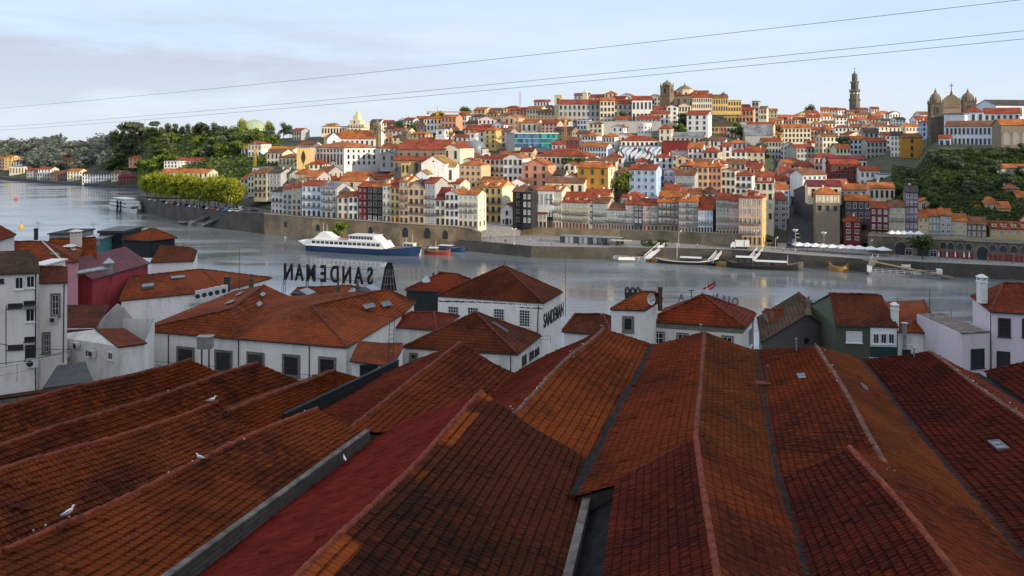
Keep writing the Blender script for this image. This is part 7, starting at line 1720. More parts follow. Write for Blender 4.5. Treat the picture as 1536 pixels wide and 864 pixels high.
# ================================================================ vegetation
def crown_mesh(seed, rx, rz, n, leaf, mats, lobes=9, flat=0., trunk=None, tm=None):
    rs = random.Random(seed); mb = MB(); L = []
    for i in range(lobes):
        a = rs.uniform(0, 6.28); r = rx*rs.uniform(.15, .68); z = rz*rs.uniform(-.62, .70)*(1-flat); k = rs.uniform(.34, .58)
        L.append((math.cos(a)*r*(1-.4*max(0, z/rz)), math.sin(a)*r*(1-.4*max(0, z/rz)), z, k))
    for i in range(n):
        x, y, z, k = L[i % lobes]
        u = Vector((rs.gauss(0, 1), rs.gauss(0, 1), rs.gauss(0, 1))).normalized()*(rs.random()**.33)
        c = Vector((x+u.x*rx*k, y+u.y*rx*k, z+u.z*rz*k*.9)); s = leaf*rs.uniform(.6, 1.5)
        nn = (u+Vector((rs.uniform(-.6, .6), rs.uniform(-.6, .6), rs.uniform(-.3, .8)))).normalized(); q = nn.to_track_quat('Z', 'Y').to_matrix() @ Matrix.Rotation(rs.uniform(0, 6), 3, 'Z')
        w_ = rs.uniform(.5, 1)
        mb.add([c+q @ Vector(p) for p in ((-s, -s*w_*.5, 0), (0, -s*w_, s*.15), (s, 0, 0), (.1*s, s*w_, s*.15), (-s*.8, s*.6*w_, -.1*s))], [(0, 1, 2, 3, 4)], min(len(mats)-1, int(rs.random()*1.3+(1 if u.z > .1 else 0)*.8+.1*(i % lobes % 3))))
    return mb.mesh('crown', mats)
def trunk_mesh(seed, h_, r, mat, limbs=5, lean=.4, spread=.4):
    rs = random.Random(seed); mb = MB(); p = Vector((0, 0, -.5)); q = Vector((rs.uniform(-lean, lean), rs.uniform(-lean, lean), h_*.55)); t = q+Vector((rs.uniform(-lean, lean), rs.uniform(-lean, lean), h_*.45))
    mb.cyl(p, q, r, r*.75, 7); mb.cyl(q, t, r*.75, r*.4, 6)
    for i in range(limbs): a = i*6.28/limbs+rs.random(); mb.cyl(q.lerp(t, rs.uniform(0, .8)), t+Vector((math.cos(a)*h_*spread, math.sin(a)*h_*spread, h_*rs.uniform(.1, .5))), r*.35, r*.1, 5)
    return mb.mesh('trunk', [mat])
BARK = plain('bark', (.07,.055,.04), .9)
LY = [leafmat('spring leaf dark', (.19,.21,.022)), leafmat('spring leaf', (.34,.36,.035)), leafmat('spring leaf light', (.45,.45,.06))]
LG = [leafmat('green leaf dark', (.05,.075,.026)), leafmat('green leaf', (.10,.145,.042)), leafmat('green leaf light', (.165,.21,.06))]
LP = [leafmat('pine dark', (.085,.115,.075)), leafmat('pine mid', (.14,.18,.10)), leafmat('pine light', (.20,.235,.12))]  # pine greens lightened so the colour itself carries distance haze
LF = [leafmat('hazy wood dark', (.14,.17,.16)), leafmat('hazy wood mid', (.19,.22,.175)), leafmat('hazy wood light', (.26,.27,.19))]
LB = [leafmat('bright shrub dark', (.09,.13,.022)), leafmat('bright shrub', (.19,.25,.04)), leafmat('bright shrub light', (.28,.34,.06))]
def tree(crown, trunk, loc, label, group=None, sc=1.0, cz=0, name='tree', sz=None):
    root = empty(name, loc, RNG.uniform(0, 6.28), label, 'tree', group); root.scale = (sc, sc, sz or sc)
    o = link('crown', crown, root); o.location = (0, 0, cz)
    if trunk: link('trunk', trunk, root)
    return root
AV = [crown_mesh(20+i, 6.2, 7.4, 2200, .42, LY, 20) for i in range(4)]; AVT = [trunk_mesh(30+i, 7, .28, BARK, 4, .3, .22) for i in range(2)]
k = 0
for row, off in ((0, 7), (1, 19)):
    for i in range(10):
        px = 222+i*14.2+row*5+RNG.uniform(-2, 2); Y = quayY(px)+off+RNG.uniform(-1, 1)
        sc = 1 if px > 232 else .86
        tree(AV[k % 4], AVT[k % 2], ((px-CX)/F*Y, Y, 9.4), 'yellow green plane tree in the clipped double row on the quay promontory', 'plane trees on the quay', sc, 10.8, 'plane_tree', sc*RNG.uniform(.92, 1.02)); k += 1
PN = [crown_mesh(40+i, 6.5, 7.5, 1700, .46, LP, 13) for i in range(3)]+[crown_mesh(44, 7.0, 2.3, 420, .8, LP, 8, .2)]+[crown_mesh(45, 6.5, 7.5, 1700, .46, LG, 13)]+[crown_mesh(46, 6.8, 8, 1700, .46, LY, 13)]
TT = [trunk_mesh(50+i, 10, .4, BARK) for i in range(2)]
def hill_tree(px, pytop, Y, kind, label, group, hgt=None, name='tree'):
    z = tz(px, Y); zt = H-(pytop-YH)/F*Y; hh = max(7, zt-z); s = hh/(19 if kind != 3 else 14); cz = 11.5 if kind != 3 else 11.6
    return tree(PN[kind], TT[0], ((px-CX)/F*Y, Y, z-.5 if zt-z > 7 else zt-7.5), label, group, s, cz, name)
G1 = 'trees crowning the wooded hill at left'
for px, py, kd in ((168, 196, 0), (176, 192, 4), (186, 190, 0), (196, 189, 1), (210, 190, 4), (220, 192, 2), (230, 190, 0), (243, 188, 1), (252, 184, 0), (262, 183, 2), (272, 186, 1), (282, 185, 0), (292, 187, 2), (301, 186, 0), (311, 184, 1), (321, 183, 0), (331, 188, 4), (341, 191, 2), (350, 193, 4)):
    hill_tree(px, py, interp(TER, px)[4]-RNG.uniform(8, 28), kd, {0: 'dark evergreen tree in the row crowning the wooded hill', 1: 'dark evergreen tree in the row crowning the wooded hill', 2: 'dark evergreen tree in the row crowning the wooded hill', 4: 'mid green rounded tree among the evergreens crowning the wooded hill'}[kd], G1)
hill_tree(202, 182, 850, 3, 'flat topped stone pine sticking above the wooded hill, the left one', 'stone pines', name='stone_pine'); hill_tree(234, 181, 850, 3, 'flat topped stone pine sticking above the wooded hill, the right one', 'stone pines', name='stone_pine')
hill_tree(363, 177, 745, 5, 'big pale green tree standing left of the green dome', None); hill_tree(404, 180, 735, 5, 'pale green tree standing right of the green dome', None)
hill_tree(425, 183, 730, 0, 'dark ragged evergreen right of the pale green tree', None); hill_tree(435, 184, 725, 1, 'second dark ragged evergreen above the white houses', None); hill_tree(601, 178, 640, 0, 'lone dark tree on the skyline left of the white hill houses', None)
p = P(381, 200, 770); root = empty('pavilion_dome', p.to_tuple(), 0, 'large pale green domed pavilion rising between two trees on the hill', 'dome'); mb = MB(); prof = [(13.2, -10), (13.2, 2)]+[(13*math.cos(t*math.pi/20), 2+11*math.sin(t*math.pi/20)) for t in range(0, 10)]+[(.3, 13.2)]; mb.lathe(prof, n=28); mb.build('shell', plain('pale green copper', (.34,.42,.27), .7, var=.12), root, True)
mb = MB()
for i in range(14): 
    an = i*math.pi/7; pr = [(13.1*math.cos(t*math.pi/20), 2+11.1*math.sin(t*math.pi/20)) for t in range(0, 10)]
    for (r0, z0), (r1, z1) in zip(pr, pr[1:]): mb.cyl((math.cos(an)*r0, math.sin(an)*r0, z0), (math.cos(an)*r1, math.sin(an)*r1, z1), .18, n=4)
mb.build('rib', plain('dome rib', (.42,.48,.36), .7), root)
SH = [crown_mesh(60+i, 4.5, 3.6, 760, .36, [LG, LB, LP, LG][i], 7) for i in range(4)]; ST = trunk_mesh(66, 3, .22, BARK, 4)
def shrub(px, Y, kd, sc, label, group, name='tree', dz=0): z = tz(px, Y)+dz; return tree(SH[kd], ST, ((px-CX)/F*Y, Y, z-.4), label, group, sc, 3.6, name)
LBL = {0: 'rounded green tree on the slope of the wooded left hill', 1: 'bright spring green tree on the slope of the wooded left hill', 2: 'dark tree on the slope of the wooded left hill', 3: 'rounded green tree on the slope of the wooded left hill'}
for i in range(64):
    px = RNG.uniform(165, 410); yf, zf, ym, pm, yb, pb = interp(TER, px); Y = RNG.uniform(max(ym-80, 640) if px > 209 else 800, yb-10); kd = RNG.choice([0, 1, 1, 2, 2, 3]); shrub(px, Y, kd, RNG.uniform(1.2, 2.1), LBL[kd], 'trees on the wooded left slope')
for i in range(34):
    px = RNG.uniform(1342, 1545); Y = RNG.uniform(336, 392) if px > 1395 else RNG.uniform(345, 400); kd = RNG.choice([0, 2, 2, 3]); 
    shrub(px, Y, kd, RNG.uniform(.45, 1.0), {0: 'green bush on the dark slope below the white seminary', 2: 'dark bush on the slope below the white seminary', 3: 'green bush on the dark slope below the white seminary'}[kd], 'bushes on the slope below the seminary')
for px, Y, sc, kd, lb, dz in ((835, 392, 1.5, 1, 'bright green tree between the peach house and the ochre house', 4), (940, 402, 1.7, 1, 'bright green tree left of the light blue house', 4), (856, 450, 1.2, 0, 'dark palm like tree before the long cream building', 3), (870, 448, 1.1, 0, 'second dark tree before the long cream building', 3), (932, 575, 1.3, 2, 'dark tree under the long hilltop building', 4), (1022, 560, 1.5, 2, 'dark tree beside the tall cream white house', 2), (1018, 545, 1.2, 1, 'bright bush at the foot of the white hilltop houses', 0), (1260, 520, 1.6, 2, 'dark tree in the valley below the baroque tower', 3), (1215, 900, 1.8, 0, 'green tree on the skyline left of the baroque tower', 2), (1142, 470, 1.5, 2, 'dark tree at the head of the narrow street', 2), (820, 640, 1.4, 2, 'dark tree by the pale skyline blocks', 2), (700, 690, 1.8, 3, 'pale tree on the skyline above the orange crane', 3), (655, 690, 2.0, 1, 'pale green tree on the skyline above the white hill houses', 4), (495, 690, 1.9, 1, 'light green tree above the long cream wall', 3), (550, 650, 1.6, 1, 'light green tree beside the stepped building', 3), (620, 640, 1.7, 0, 'green tree in the terraced garden beside the slim tower', 3), (1105, 555, 1.3, 0, 'tree right of the low yellow and salmon houses', 2), (1165, 640, 1.3, 0, 'tree left of the long cream block', 2)):
    shrub(px, Y, kd, sc, lb, None, dz=dz)
# bush on the embankment, spreading tree on the arcade
p = P(513, 350, 372); tree(SH[1], ST, (p.x, p.y-1, 3.5), 'bright green bush climbing the embankment wall behind the ferry', None, 1.15, 3.6, 'bush')
p = P(1384, 372, 297); tree(crown_mesh(70, 6.0, 2.6, 800, .42, [LG[0], LG[1], LB[0]], 11), trunk_mesh(71, 4.5, .25, BARK, 5), (p.x, p.y, 4.6), 'wide dark green tree with flat crown before the stone arcade', None, 1, 5.9, 'tree')
for px, kd in ((968, 2), (976, 0), (989, 2), (994, 3), (1160, 2)): shrub(px, 332, kd, .5, 'small dark shrub along the foot of the rampart wall', 'shrubs along the rampart', 'shrub', dz=-5.5+(0 if px < 1100 else 4))
# undergrowth and the distant wood: nobody could count these
def scatter(name, pts, leaf, mats, seed):
    rs = random.Random(seed); mb = MB()
    for c in pts:
        q = Matrix.Rotation(rs.uniform(0, 6), 3, 'Z') @ Matrix.Rotation(rs.uniform(-1.1, 1.1), 3, 'X'); s = leaf*rs.uniform(.6, 1.4)
        mb.add([Vector(c)+q @ Vector(p) for p in ((-s, -s*.6, 0), (0, -s, .1), (s, -.3*s, 0), (.5*s, s*.8, .1), (-.6*s, s*.8, 0))], [(0, 1, 2, 3, 4)], rs.randrange(len(mats)))
    return stuff(mb.build(name, mats))
rs = random.Random(8); pts = []
while len(pts) < 14000:
    px = rs.uniform(1338, 1560); Y = rs.uniform(322, 398) if px > 1395 else rs.uniform(330, 420); pts.append(((px-CX)/F*Y, Y, tz(px, Y)+rs.uniform(0, 1.0)))
scatter('undergrowth', pts, .5, [LG[0], LG[1], LG[1], LB[0]], 3)
pts = []
while len(pts) < 9000:
    px = rs.uniform(166, 420); yf, zf, ym, pm, yb, pb = interp(TER, px); Y = rs.uniform(yf+40, yb+8); pts.append(((px-CX)/F*Y, Y, tz(px, Y)+rs.uniform(0, 2.2)))
scatter('undergrowth', pts, 1.2, [LG[1], LG[2], LB[0], LB[1]], 4)
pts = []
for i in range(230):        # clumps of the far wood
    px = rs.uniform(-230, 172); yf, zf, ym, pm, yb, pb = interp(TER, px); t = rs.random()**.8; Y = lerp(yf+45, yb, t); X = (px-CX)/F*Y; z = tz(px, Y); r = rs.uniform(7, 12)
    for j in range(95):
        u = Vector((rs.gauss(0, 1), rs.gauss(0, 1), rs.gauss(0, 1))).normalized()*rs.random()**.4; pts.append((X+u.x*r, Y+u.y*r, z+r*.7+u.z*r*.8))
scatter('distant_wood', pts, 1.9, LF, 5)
# ================================================================ left shore buildings
LEFT = """
-12 8 238 253 1010 pi x:o 3x4 d | pinkish house at the far left edge of the distant shore
6 18 236 253 990 ye x:o 4x2 d | tall yellow house on the distant left shore
17 24 239 250 1000 ye h:o 2x2 d | small yellow house right of the tall yellow one on the distant shore
20 33 243 253 985 wh x:b 2x3 d | white house on the distant shore right of the yellow houses
14 36 250 262 950 cr f:g 1x5 d | low cream shed below the yellow houses on the distant shore
40 58 258 272 890 gr x:r 3x4 d | pale grey house by the distant quay
57 76 254 264 880 wh x:r 2x4 d | white house with red roof by the distant quay
56 78 262 273 868 gr f:g 2x6 d | long grey front under the white red roofed house on the distant quay
73 88 247 256 940 wh x:b 2x3 d | white villa on the distant slope above the quay
76 103 262 274 862 br x:b 2x6 d | brown stone warehouse on the distant quay
91 103 240 252 940 sa x:r 2x2 d | small red house with tall chimney on the distant slope
101 119 259 276 845 cr x:o 3x4 d | cream house at the middle of the distant quay
109 126 246 254 920 cr x:b 2x3 d | cream villa above the middle of the distant quay
123 168 263 277 828 wh x:d 3x11 d | long white factory with many windows on the distant quay
167 186 262 278 810 cr x:b 3x4 d | cream end house right of the long white factory
177 216 267 281 795 re x:w 1x8 d | long low dark red shed left of the plane trees
193 218 237 249 810 sa h:o 2x4 d | red orange villa alone on the wooded slope
308 328 212 220 770 sa x:o 2x4 d | salmon villa high on the wooded hill
234 252 208 216 815 wh f:g 2x3 d | white cube house near the hilltop trees
246 266 242 252 640 wh f:g 2x4 d | white modern house on the wooded slope above the plane trees
263 312 241 249 650 gr x:r 1x9 d | long low house with red roof on the wooded slope
240 312 259 268 560 cr x:o 1x10 d | long orange roof just above the plane trees
360 378 206 216 720 wh f:g 2x3 d | white modern block on the hill below the green dome
"""
for ln in LEFT.strip().split('\n'):
    q, lb = ln.split('|'); v_ = q.split()
    if float(v_[3]) > 268 and float(v_[0]) < 205: Y_ = interp(LQ, (float(v_[0])+float(v_[1]))/2)[0]+14; v_[2] = f'{float(v_[2])-2:.1f}'; v_[3] = f'{YH+(H-2.4)/Y_*F:.1f}'; v_[4] = f'{Y_:.0f}'; q = ' '.join(v_)
    T(q.strip(), parts=False, label=lb.strip(), a=12, row='left', chim=0, d=12, name='shore_house', ground=1)
p = P(93, 243, 935); mb = MB(); mb.cyl((0, 0, -2), (0, 0, 11), .9, .7, 10); o = mb.build('factory_chimney', plain('far brick', (.30,.13,.08), .9)); o.location = p; tag(o, 'tall brick factory chimney on the distant left slope', 'chimney')
# ================================================================ boats
def loft(mb, st, matf):
    """st: list of sections (list of points); joins them with quads; matf(k) -> material of strip k"""
    n = len(st[0])
    for a, b_ in zip(st, st[1:]):
        for k in range(n-1): mb.add([a[k], b_[k], b_[k+1], a[k+1]], [(0, 1, 2, 3)], matf(k))
def hull_mesh(L, B, zmid, zbow, zst, mats, bands, bowx=1.0, pointed_stern=False, n=14):
    mb = MB(); st = []
    for i in range(n+1):
        u = i/n; x = (u-.5)*L
        hb = B/2*min(1, (1-u)*4.2 if u > .5 else 1)**.6
        if pointed_stern: hb = B/2*max(.02, math.sin(math.pi*min(1, max(0, u)))**.45)
        elif u < .1: hb = B/2*(.82+1.8*u)
        hb = max(.04, hb); zd = zmid+(zbow-zmid)*max(0, (u-.6)/.4)**2+(zst-zmid)*max(0, (.35-u)/.35)**2
        sec = []
        for s in (-1, 1):
            pts = [(x-(.10*L*0), s*hb*.35, -.9), (x, s*hb*.8, -.05)]+[(x+(.03*L*max(0, u-.8)*5*f if not pointed_stern else 0), s*hb*(.86+.14*f), lerp(-.02, zd, f)) for f in bands]
            sec.append(pts)
        st.append(sec[0][::-1]+sec[1])
    nb = len(bands); m_ = lambda k: (nb-1-min(k, nb-1)) if k < nb else (0 if k < nb+3 else min(nb-1, k-nb-3))
    half = 2+nb
    def mf(k):
        d = abs((k+.5)-(half-.5)); j = int(max(0, d-1.5+.001)); return min(len(mats)-2, j)
    loft(mb, st, mf)
    top = [(s[0], s[-1]) for s in st]
    for (a0, a1), (b0, b1) in zip(top, top[1:]): mb.add([a0, a1, b1, b0], [(0, 1, 2, 3)], len(mats)-1)
    mb.add(st[0], [tuple(range(len(st[0])))], 0)
    return mb.mesh('hull', mats)
BW = plain('boat white', (.72,.72,.70), .4, var=.06); BBL = plain('boat navy', (.012,.035,.10), .4, var=.15); BRD = plain('boat red', (.22,.03,.025), .5); BBK = plain('boat black', (.018,.018,.02), .5); BDK = plain('deck wood', (.20,.13,.07), .8); BYE = plain('boat ochre', (.34,.19,.05), .7); BGR = plain('boat grey', (.22,.23,.24), .6)
def boat_root(name, label, A, B): 
    A, B = Vector(A), Vector(B); A.z = B.z = 0; c = (A+B)/2; d = B-A; return empty(name, (c.x, c.y, .05), math.atan2(d.y, d.x), label, 'boat'), d.length
def cabin(root, x0, x1, w_, z0, z1, mat, name='cabin', roofm_=None, nwin=0, over=.25, glass=FGL, slant=0):
    mb = MB(); mb.add([(x0, -w_/2, z0), (x1, -w_/2, z0), (x1, w_/2, z0), (x0, w_/2, z0), (x0, -w_/2, z1), (x1-slant, -w_/2, z1), (x1-slant, w_/2, z1), (x0, w_/2, z1)], [(3,2,1,0), (4,5,6,7), (0,1,5,4), (1,2,6,5), (2,3,7,6), (3,0,4,7)]); cb = mb.build(name, mat, root)
    mb = MB(); mb.box(x0-over, -w_/2-over, z1+.003, x1-slant+over, w_/2+over, z1+.14); mb.build('cabin_roof', roofm_ or mat, cb)
    for i in range(nwin):
        ww = (x1-x0-slant-.6)/nwin; xx = x0+.3+ww*(i+.5)
        for s in (-1, 1):
            mb = MB(); mb.box(xx-ww*.38, s*(w_/2+.03)-.028, lerp(z0, z1, .38), xx+ww*.38, s*(w_/2+.03)+.028, lerp(z0, z1, .82)); mb.build('window', glass, cb)
    return cb
def mast(root, x, z, h_, r=.07, mat=BW, name='mast', y=0):
    mb = MB(); mb.cyl((x, y, z), (x, y, z+h_), r, r*.6, 6); return mb.build(name, mat, root)
# big white and navy ferry
r_, L = boat_root('ferry', 'large white excursion ferry with navy blue hull moored along the embankment', Pz(465, 375, 0), Pz(628, 384, 0))
link('hull', hull_mesh(L, 9.0, 2.6, 4.2, 2.8, [BBL, BBL, BBL, BW, BDK], (.35, .70, 1.0)), r_)
mb = MB(); mb.box(-L*.49, -4.5, 2.62, L*.22, 4.5, 3.1); mb.build('bulwark', BW, r_)
cabin(r_, -L*.44, L*.25, 8.4, 2.7, 5.3, BW, 'main_deck', BW, 15, .2, slant=2.2)
cabin(r_, -L*.09, L*.18, 7.2, 5.45, 7.7, BW, 'upper_deck', BW, 8, .5, slant=2.5)
mb = MB(); mb.extr([(-L*.44, 5.45), (-L*.20, 5.45), (-L*.26, 6.4), (-L*.32, 8.2), (-L*.37, 8.4), (-L*.40, 7.0)], -2.2, 2.2); mb.build('funnel_house', BW, r_)
mast(r_, -L*.37, 8.2, 4.2); mast(r_, -L*.335, 8.0, 3.8); mast(r_, L*.10, 7.8, 1.5)
mb = MB(); mb.extr([(-L*.50, 2.2), (-L*.46, 2.6), (-L*.55, 4.4), (-L*.58, 4.3)], -3.0, 3.0); mb.build('stern_ramp', BW, r_)
mb = MB()
for i in range(24): x = -L*.30+i*L*.0095; mb.cyl((x, -4.0, 5.45), (x, -4.0, 6.4), .04, n=4)
mb.cyl((-L*.30, -4.0, 6.4), (-L*.08, -4.0, 6.4), .05, n=4); mb.build('railing', BW, r_)
mb = MB(); mb.box(-L*.19, -2.6, 5.45, -L*.13, 2.0, 6.3); mb.build('life_raft', plain('orange raft', (.35,.06,.05), .6), r_)
# white cruise boat at left
r_, L = boat_root('cruise_boat', 'white three deck cruise boat near the wooden mooring piles at left', Vector((-272, 548, 0)), Vector((-244, 520, 0)))
link('hull', hull_mesh(L, 9.5, 2.2, 3.0, 2.3, [BW, BW, BW, BW, BGR], (.35, .70, 1.0)), r_)
cabin(r_, -L*.45, L*.40, 8.6, 2.2, 4.6, BW, 'main_deck', BW, 12, .2); cabin(r_, -L*.42, L*.36, 8.2, 4.75, 6.9, BW, 'middle_deck', BW, 11, .3); cabin(r_, -L*.30, L*.20, 6.6, 7.05, 8.8, BW, 'top_deck', BW, 5, 1.0); mast(r_, L*.22, 7, 3)
mb = MB()
for z in (5.0,): mb.box(L*.40, -2.2, 2.9, L*.402, 2.2, 4.0)
mb.build('stern_window', FGL, r_)
# smaller craft beside the embankment
def small_boat(label, a, b_, beam, hm, deck, zb=1.3, bow=2.2, st=1.6, ps=True, name='boat', cab=None, cm=BW, nw=3, masts=()):
    r_, L = boat_root(name, label, a, b_); link('hull', hull_mesh(L, beam, zb, bow, st, [hm[0], hm[0], hm[1], hm[2], deck], (.4, .78, 1.0), pointed_stern=ps), r_)
    if cab: cabin(r_, cab[0]*L, cab[1]*L, beam*.72, zb*.8, zb*.8+cab[2], cm, 'cabin', BW, nw)
    for x, h_ in masts: mast(r_, x*L, zb, h_, .09)
    return r_, L
small_boat('small white motor launch between the ferry bow and the embankment', Pz(600, 374, 0), Pz(632, 376, 0), 3.6, (BW, BW, BW), BDK, cab=(-.3, .2, 1.9), masts=((.1, 5.5), (-.2, 4)))
small_boat('long blue hulled boat tied along the quay corner', Pz(640, 375, 0), Pz(698, 378.5, 0), 4.4, (BBL, BBL, BBL), BGR, 1.6, 2.8, 2.0, cab=(-.15, .15, 1.2), cm=BBL)
small_boat('red and white wooden boat in front of the blue boat', Pz(636, 381, 0), Pz(676, 382, 0), 4.2, (BRD, BRD, BW), BDK, 1.4, 2.6, 2.2, cab=(-.3, .0, 1.6), cm=BDK, masts=((-.05, 4.5),))
small_boat('dark traditional river boat with white canopy, left of the two long ones', Pz(984, 394, 0), Pz(1078, 398, 0), 4.8, (BBK, BW, BBK), BDK, 1.3, 3.0, 2.2, name='river_boat', cab=(-.10, .22, 1.5), cm=BBK, nw=6, masts=((-.16, 7.0),))
r_, L = small_boat('longer dark traditional river boat with white canopy and red bow', Pz(1090, 401, 0), Pz(1205, 406, 0), 5.0, (BBK, BBK, BW), BDK, 1.5, 3.4, 2.6, name='river_boat', cab=(-.12, .28, 1.7), cm=BBK, nw=8, masts=((.30, 4.0),))
cabin(r_, -L*.36, -L*.16, 3.4, 1.2, 4.2, BBK, 'wheelhouse', BW, 2, .5)
mb = MB(); mb.box(L*.18, -1.8, .1, L*.40, -2.55, .8); 
mb = MB(); mb.box(-L*.40, -.35, 3.2, -L*.30, .35, 3.5); mb.build('helm_platform', BDK, r_)
small_boat('ochre wooden boat with raised ends against the quay wall', Pz(1243, 406, 0), Pz(1273, 408, 0), 4.0, (BYE, BYE, BYE), BDK, 1.7, 3.6, 3.4, name='wooden_boat')
small_boat('white rowing boat lying on the timber ramp', P(1352, 396, 288), P(1366, 398.5, 287), 1.6, (BW, BW, BW), BGR, .6, .9, .7, name='rowing_boat')[0].location.z = 3.4
small_boat('ochre barge end beside the gangway of the left river boat', Pz(975, 390.5, 0), Pz(992, 394.5, 0), 4.2, (BYE, BYE, BYE), BDK, 1.3, 2.0, 1.4, name='barge'); small_boat('ochre barge end between the two long river boats', Pz(1072, 397, 0), Pz(1096, 400.5, 0), 4.2, (BYE, BYE, BYE), BDK, 1.4, 2.0, 1.6, name='barge')
small_boat('low grey motor boat at the foot of the twin ramps', Pz(268, 335.5, 0), Pz(282, 337.5, 0), 3, (BBK, BGR, BGR), BGR, name='motor_boat'); small_boat('tiny white boat left of the twin ramps pontoon', Pz(298, 337.5, 0), Pz(308, 339, 0), 2.4, (BW, BW, BW), BGR, .9, 1.2, 1, name='motor_boat')
# pontoons, gangways, piles
def pontoon(label, a, b_, wd, h_=.9, mat=BGR, rails=True, name='pontoon', z=0.):
    r_, L = boat_root(name, label, a, b_); r_['category'] = name; mb = MB(); mb.box(-L/2, -wd/2, -.5, L/2, wd/2, h_); mb.build('deck', mat, r_)
    if rails:
        mb = MB(); n = max(2, int(L/2.2))
        for y in (-wd/2+.05, wd/2-.05):
            for i in range(n+1): x = -L/2+L*i/n; mb.cyl((x, y, h_), (x, y, h_+1.1), .06, n=5)
            for z in (1.1, .6): mb.cyl((-L/2, y, h_+z), (L/2, y, h_+z), .05, n=5)
        mb.build('railing', BW, r_)
    return r_, L
def gangway(label, a, b_, wd, mat=BW, deck=BGR):
    a, b_ = Vector(a), Vector(b_); root = empty('gangway', ((a+b_)/2).to_tuple(), 0, label, 'gangway'); o3 = Vector(root.location); d = (b_-a).normalized(); s = Vector((-d.y, d.x, 0)).normalized()*wd/2
    mb = MB(); mb.quad(a-s-o3, b_-s-o3, b_+s-o3, a+s-o3); mb.quad(a-s-o3-Vector((0, 0, .25)), b_-s-o3-Vector((0, 0, .25)), b_+s-o3-Vector((0, 0, .25)), a+s-o3-Vector((0, 0, .25))); mb.build('walkway', deck, root)
    mb = MB(); L = (b_-a).length; n = max(3, int(L/1.8))
    for q in (-1, 1):
        for z in (0, 1.1): mb.cyl(a+s*q-o3+Vector((0, 0, z)), b_+s*q-o3+Vector((0, 0, z)), .10, n=5)
        for i in range(n+1): c = a.lerp(b_, i/n)+s*q-o3; mb.cyl(c, c+Vector((0, 0, 1.1)), .06, n=4)
        for i in range(n): c, e = a.lerp(b_, i/n)+s*q-o3, a.lerp(b_, (i+1)/n)+s*q-o3; mb.cyl(c, e+Vector((0, 0, 1.1)), .05, n=4)
    mb.build('side_truss', mat, root); return root
r_, L = pontoon('white railed landing pontoon at the right in front of the timber ramp', Pz(1303, 411, 0), Pz(1410, 417, 0), 4.2)
for x in (-.49, .49):
    mb = MB(); mb.box(x*L-.8, -1.6, .9, x*L+.8, 1.6, 3.0); mb.build('kiosk', BW, r_)
mb = MB(); mb.box(L*.12, -1.4, .9, L*.24, 1.4, 2.3); mb.build('shelter', BW, r_)
gangway('white steel gangway down to the right landing pontoon', Pz(1306, 402, 1.6), P(1313, 386, 292), 2.2)
a, b_ = P(1294, 388, 292.5), P(1418, 413, 282); root = empty('timber_ramp', a.to_tuple(), 0, 'long sloping timber ramp along the right quay wall', 'ramp'); mb = MB(); s = Vector((.4, -1.0, 0)).normalized()*3.2; up = Vector((0, 0, 0)); z = Vector((0, 0, .5))
a, b_ = Vector((0, 0, 0)), b_-a; mb.add([a, b_, b_+s, a+s, a-z, b_-z, b_+s-z, a+s-z], [(0,1,2,3), (7,6,5,4), (0,4,5,1), (1,5,6,2), (2,6,7,3), (3,7,4,0)]); mb.build('deck', plain('pale timber', (.36,.27,.16), .85), root)
pontoon('low pontoon with white board at the end of the promenade', Pz(921, 391, 0), Pz(968, 393, 0), 3.0, .7); mb = MB(); p = Pz(938, 392, 0); mb.box(p.x-3, p.y-1.9, .8, p.x+3.6, p.y-1.8, 1.9); o = mb.build('notice_board', BW); tag(o, 'long white board on the low pontoon', 'board')
gangway('left white covered gangway down to the river boats', Pz(970, 388, 1.2), P(993, 368, 329), 2.4, BW, BW); gangway('middle steel gangway above the left river boat', Pz(1066, 394, 1.2), P(1081, 377, 324), 2.0); gangway('right white gangway above the longer river boat', Pz(1123, 395, 2.0), P(1140, 376, 319), 2.2)
gangway('left one of the twin ramps down from the curved quay wall', Pz(286, 336, .9), P(318, 323, 445), 2.6, BGR); gangway('right one of the twin ramps down from the curved quay wall', Pz(306, 338, .9), P(338, 325, 436), 2.6, BGR); pontoon('small pontoon at the foot of the twin ramps', Pz(280, 336.5, 0), Pz(310, 339, 0), 4, .8)
gangway('thin gangway from the tip of the curved quay to the mooring piles', Pz(186, 314, 1.2), P(212, 303, 533), 2.2, BGR)
for i, px in enumerate((176, 181, 186)): p = Pz(px, 318+(i == 1)*1.5, 0); root = empty('mooring_pile', p.to_tuple(), 0, 'dark wooden mooring pile in the group by the white cruise boat', 'pile', 'mooring piles'); mb = MB(); mb.cyl((0, 0, -2), (0, 0, 7.5), .55, n=8); mb.cyl((-1.0, 0, -2), (0, 0, 6), .3, n=6); mb.build('timber', BBK, root); mb = MB(); mb.lathe([(.6, 7.503), (.6, 7.9), (.2, 8.1)], n=8); mb.build('cap', BGR, root)
p = Pz(32, 342, 0); root = empty('buoy', p.to_tuple(), 0, 'yellow channel buoy with stick in the river at left', 'buoy'); mb = MB(); mb.lathe([(1.2, -.5), (1.3, .5), (.8, 1.3), (.2, 2.4)], n=12); mb.build('float', plain('buoy yellow', (.55,.36,.03), .5), root); mb = MB(); mb.cyl((0, 0, 2), (0, 0, 4.2), .08, n=5); mb.build('staff', BBK, root)
p = Pz(24, 300, 0); root = empty('buoy', p.to_tuple(), 0, 'small red buoy far out on the left water', 'buoy'); mb = MB(); mb.lathe([(1.3, -.5), (1.4, .8), (.9, 1.8), (.2, 2.6)], n=12); mb.build('float', plain('buoy red', (.5,.06,.05), .5), root)
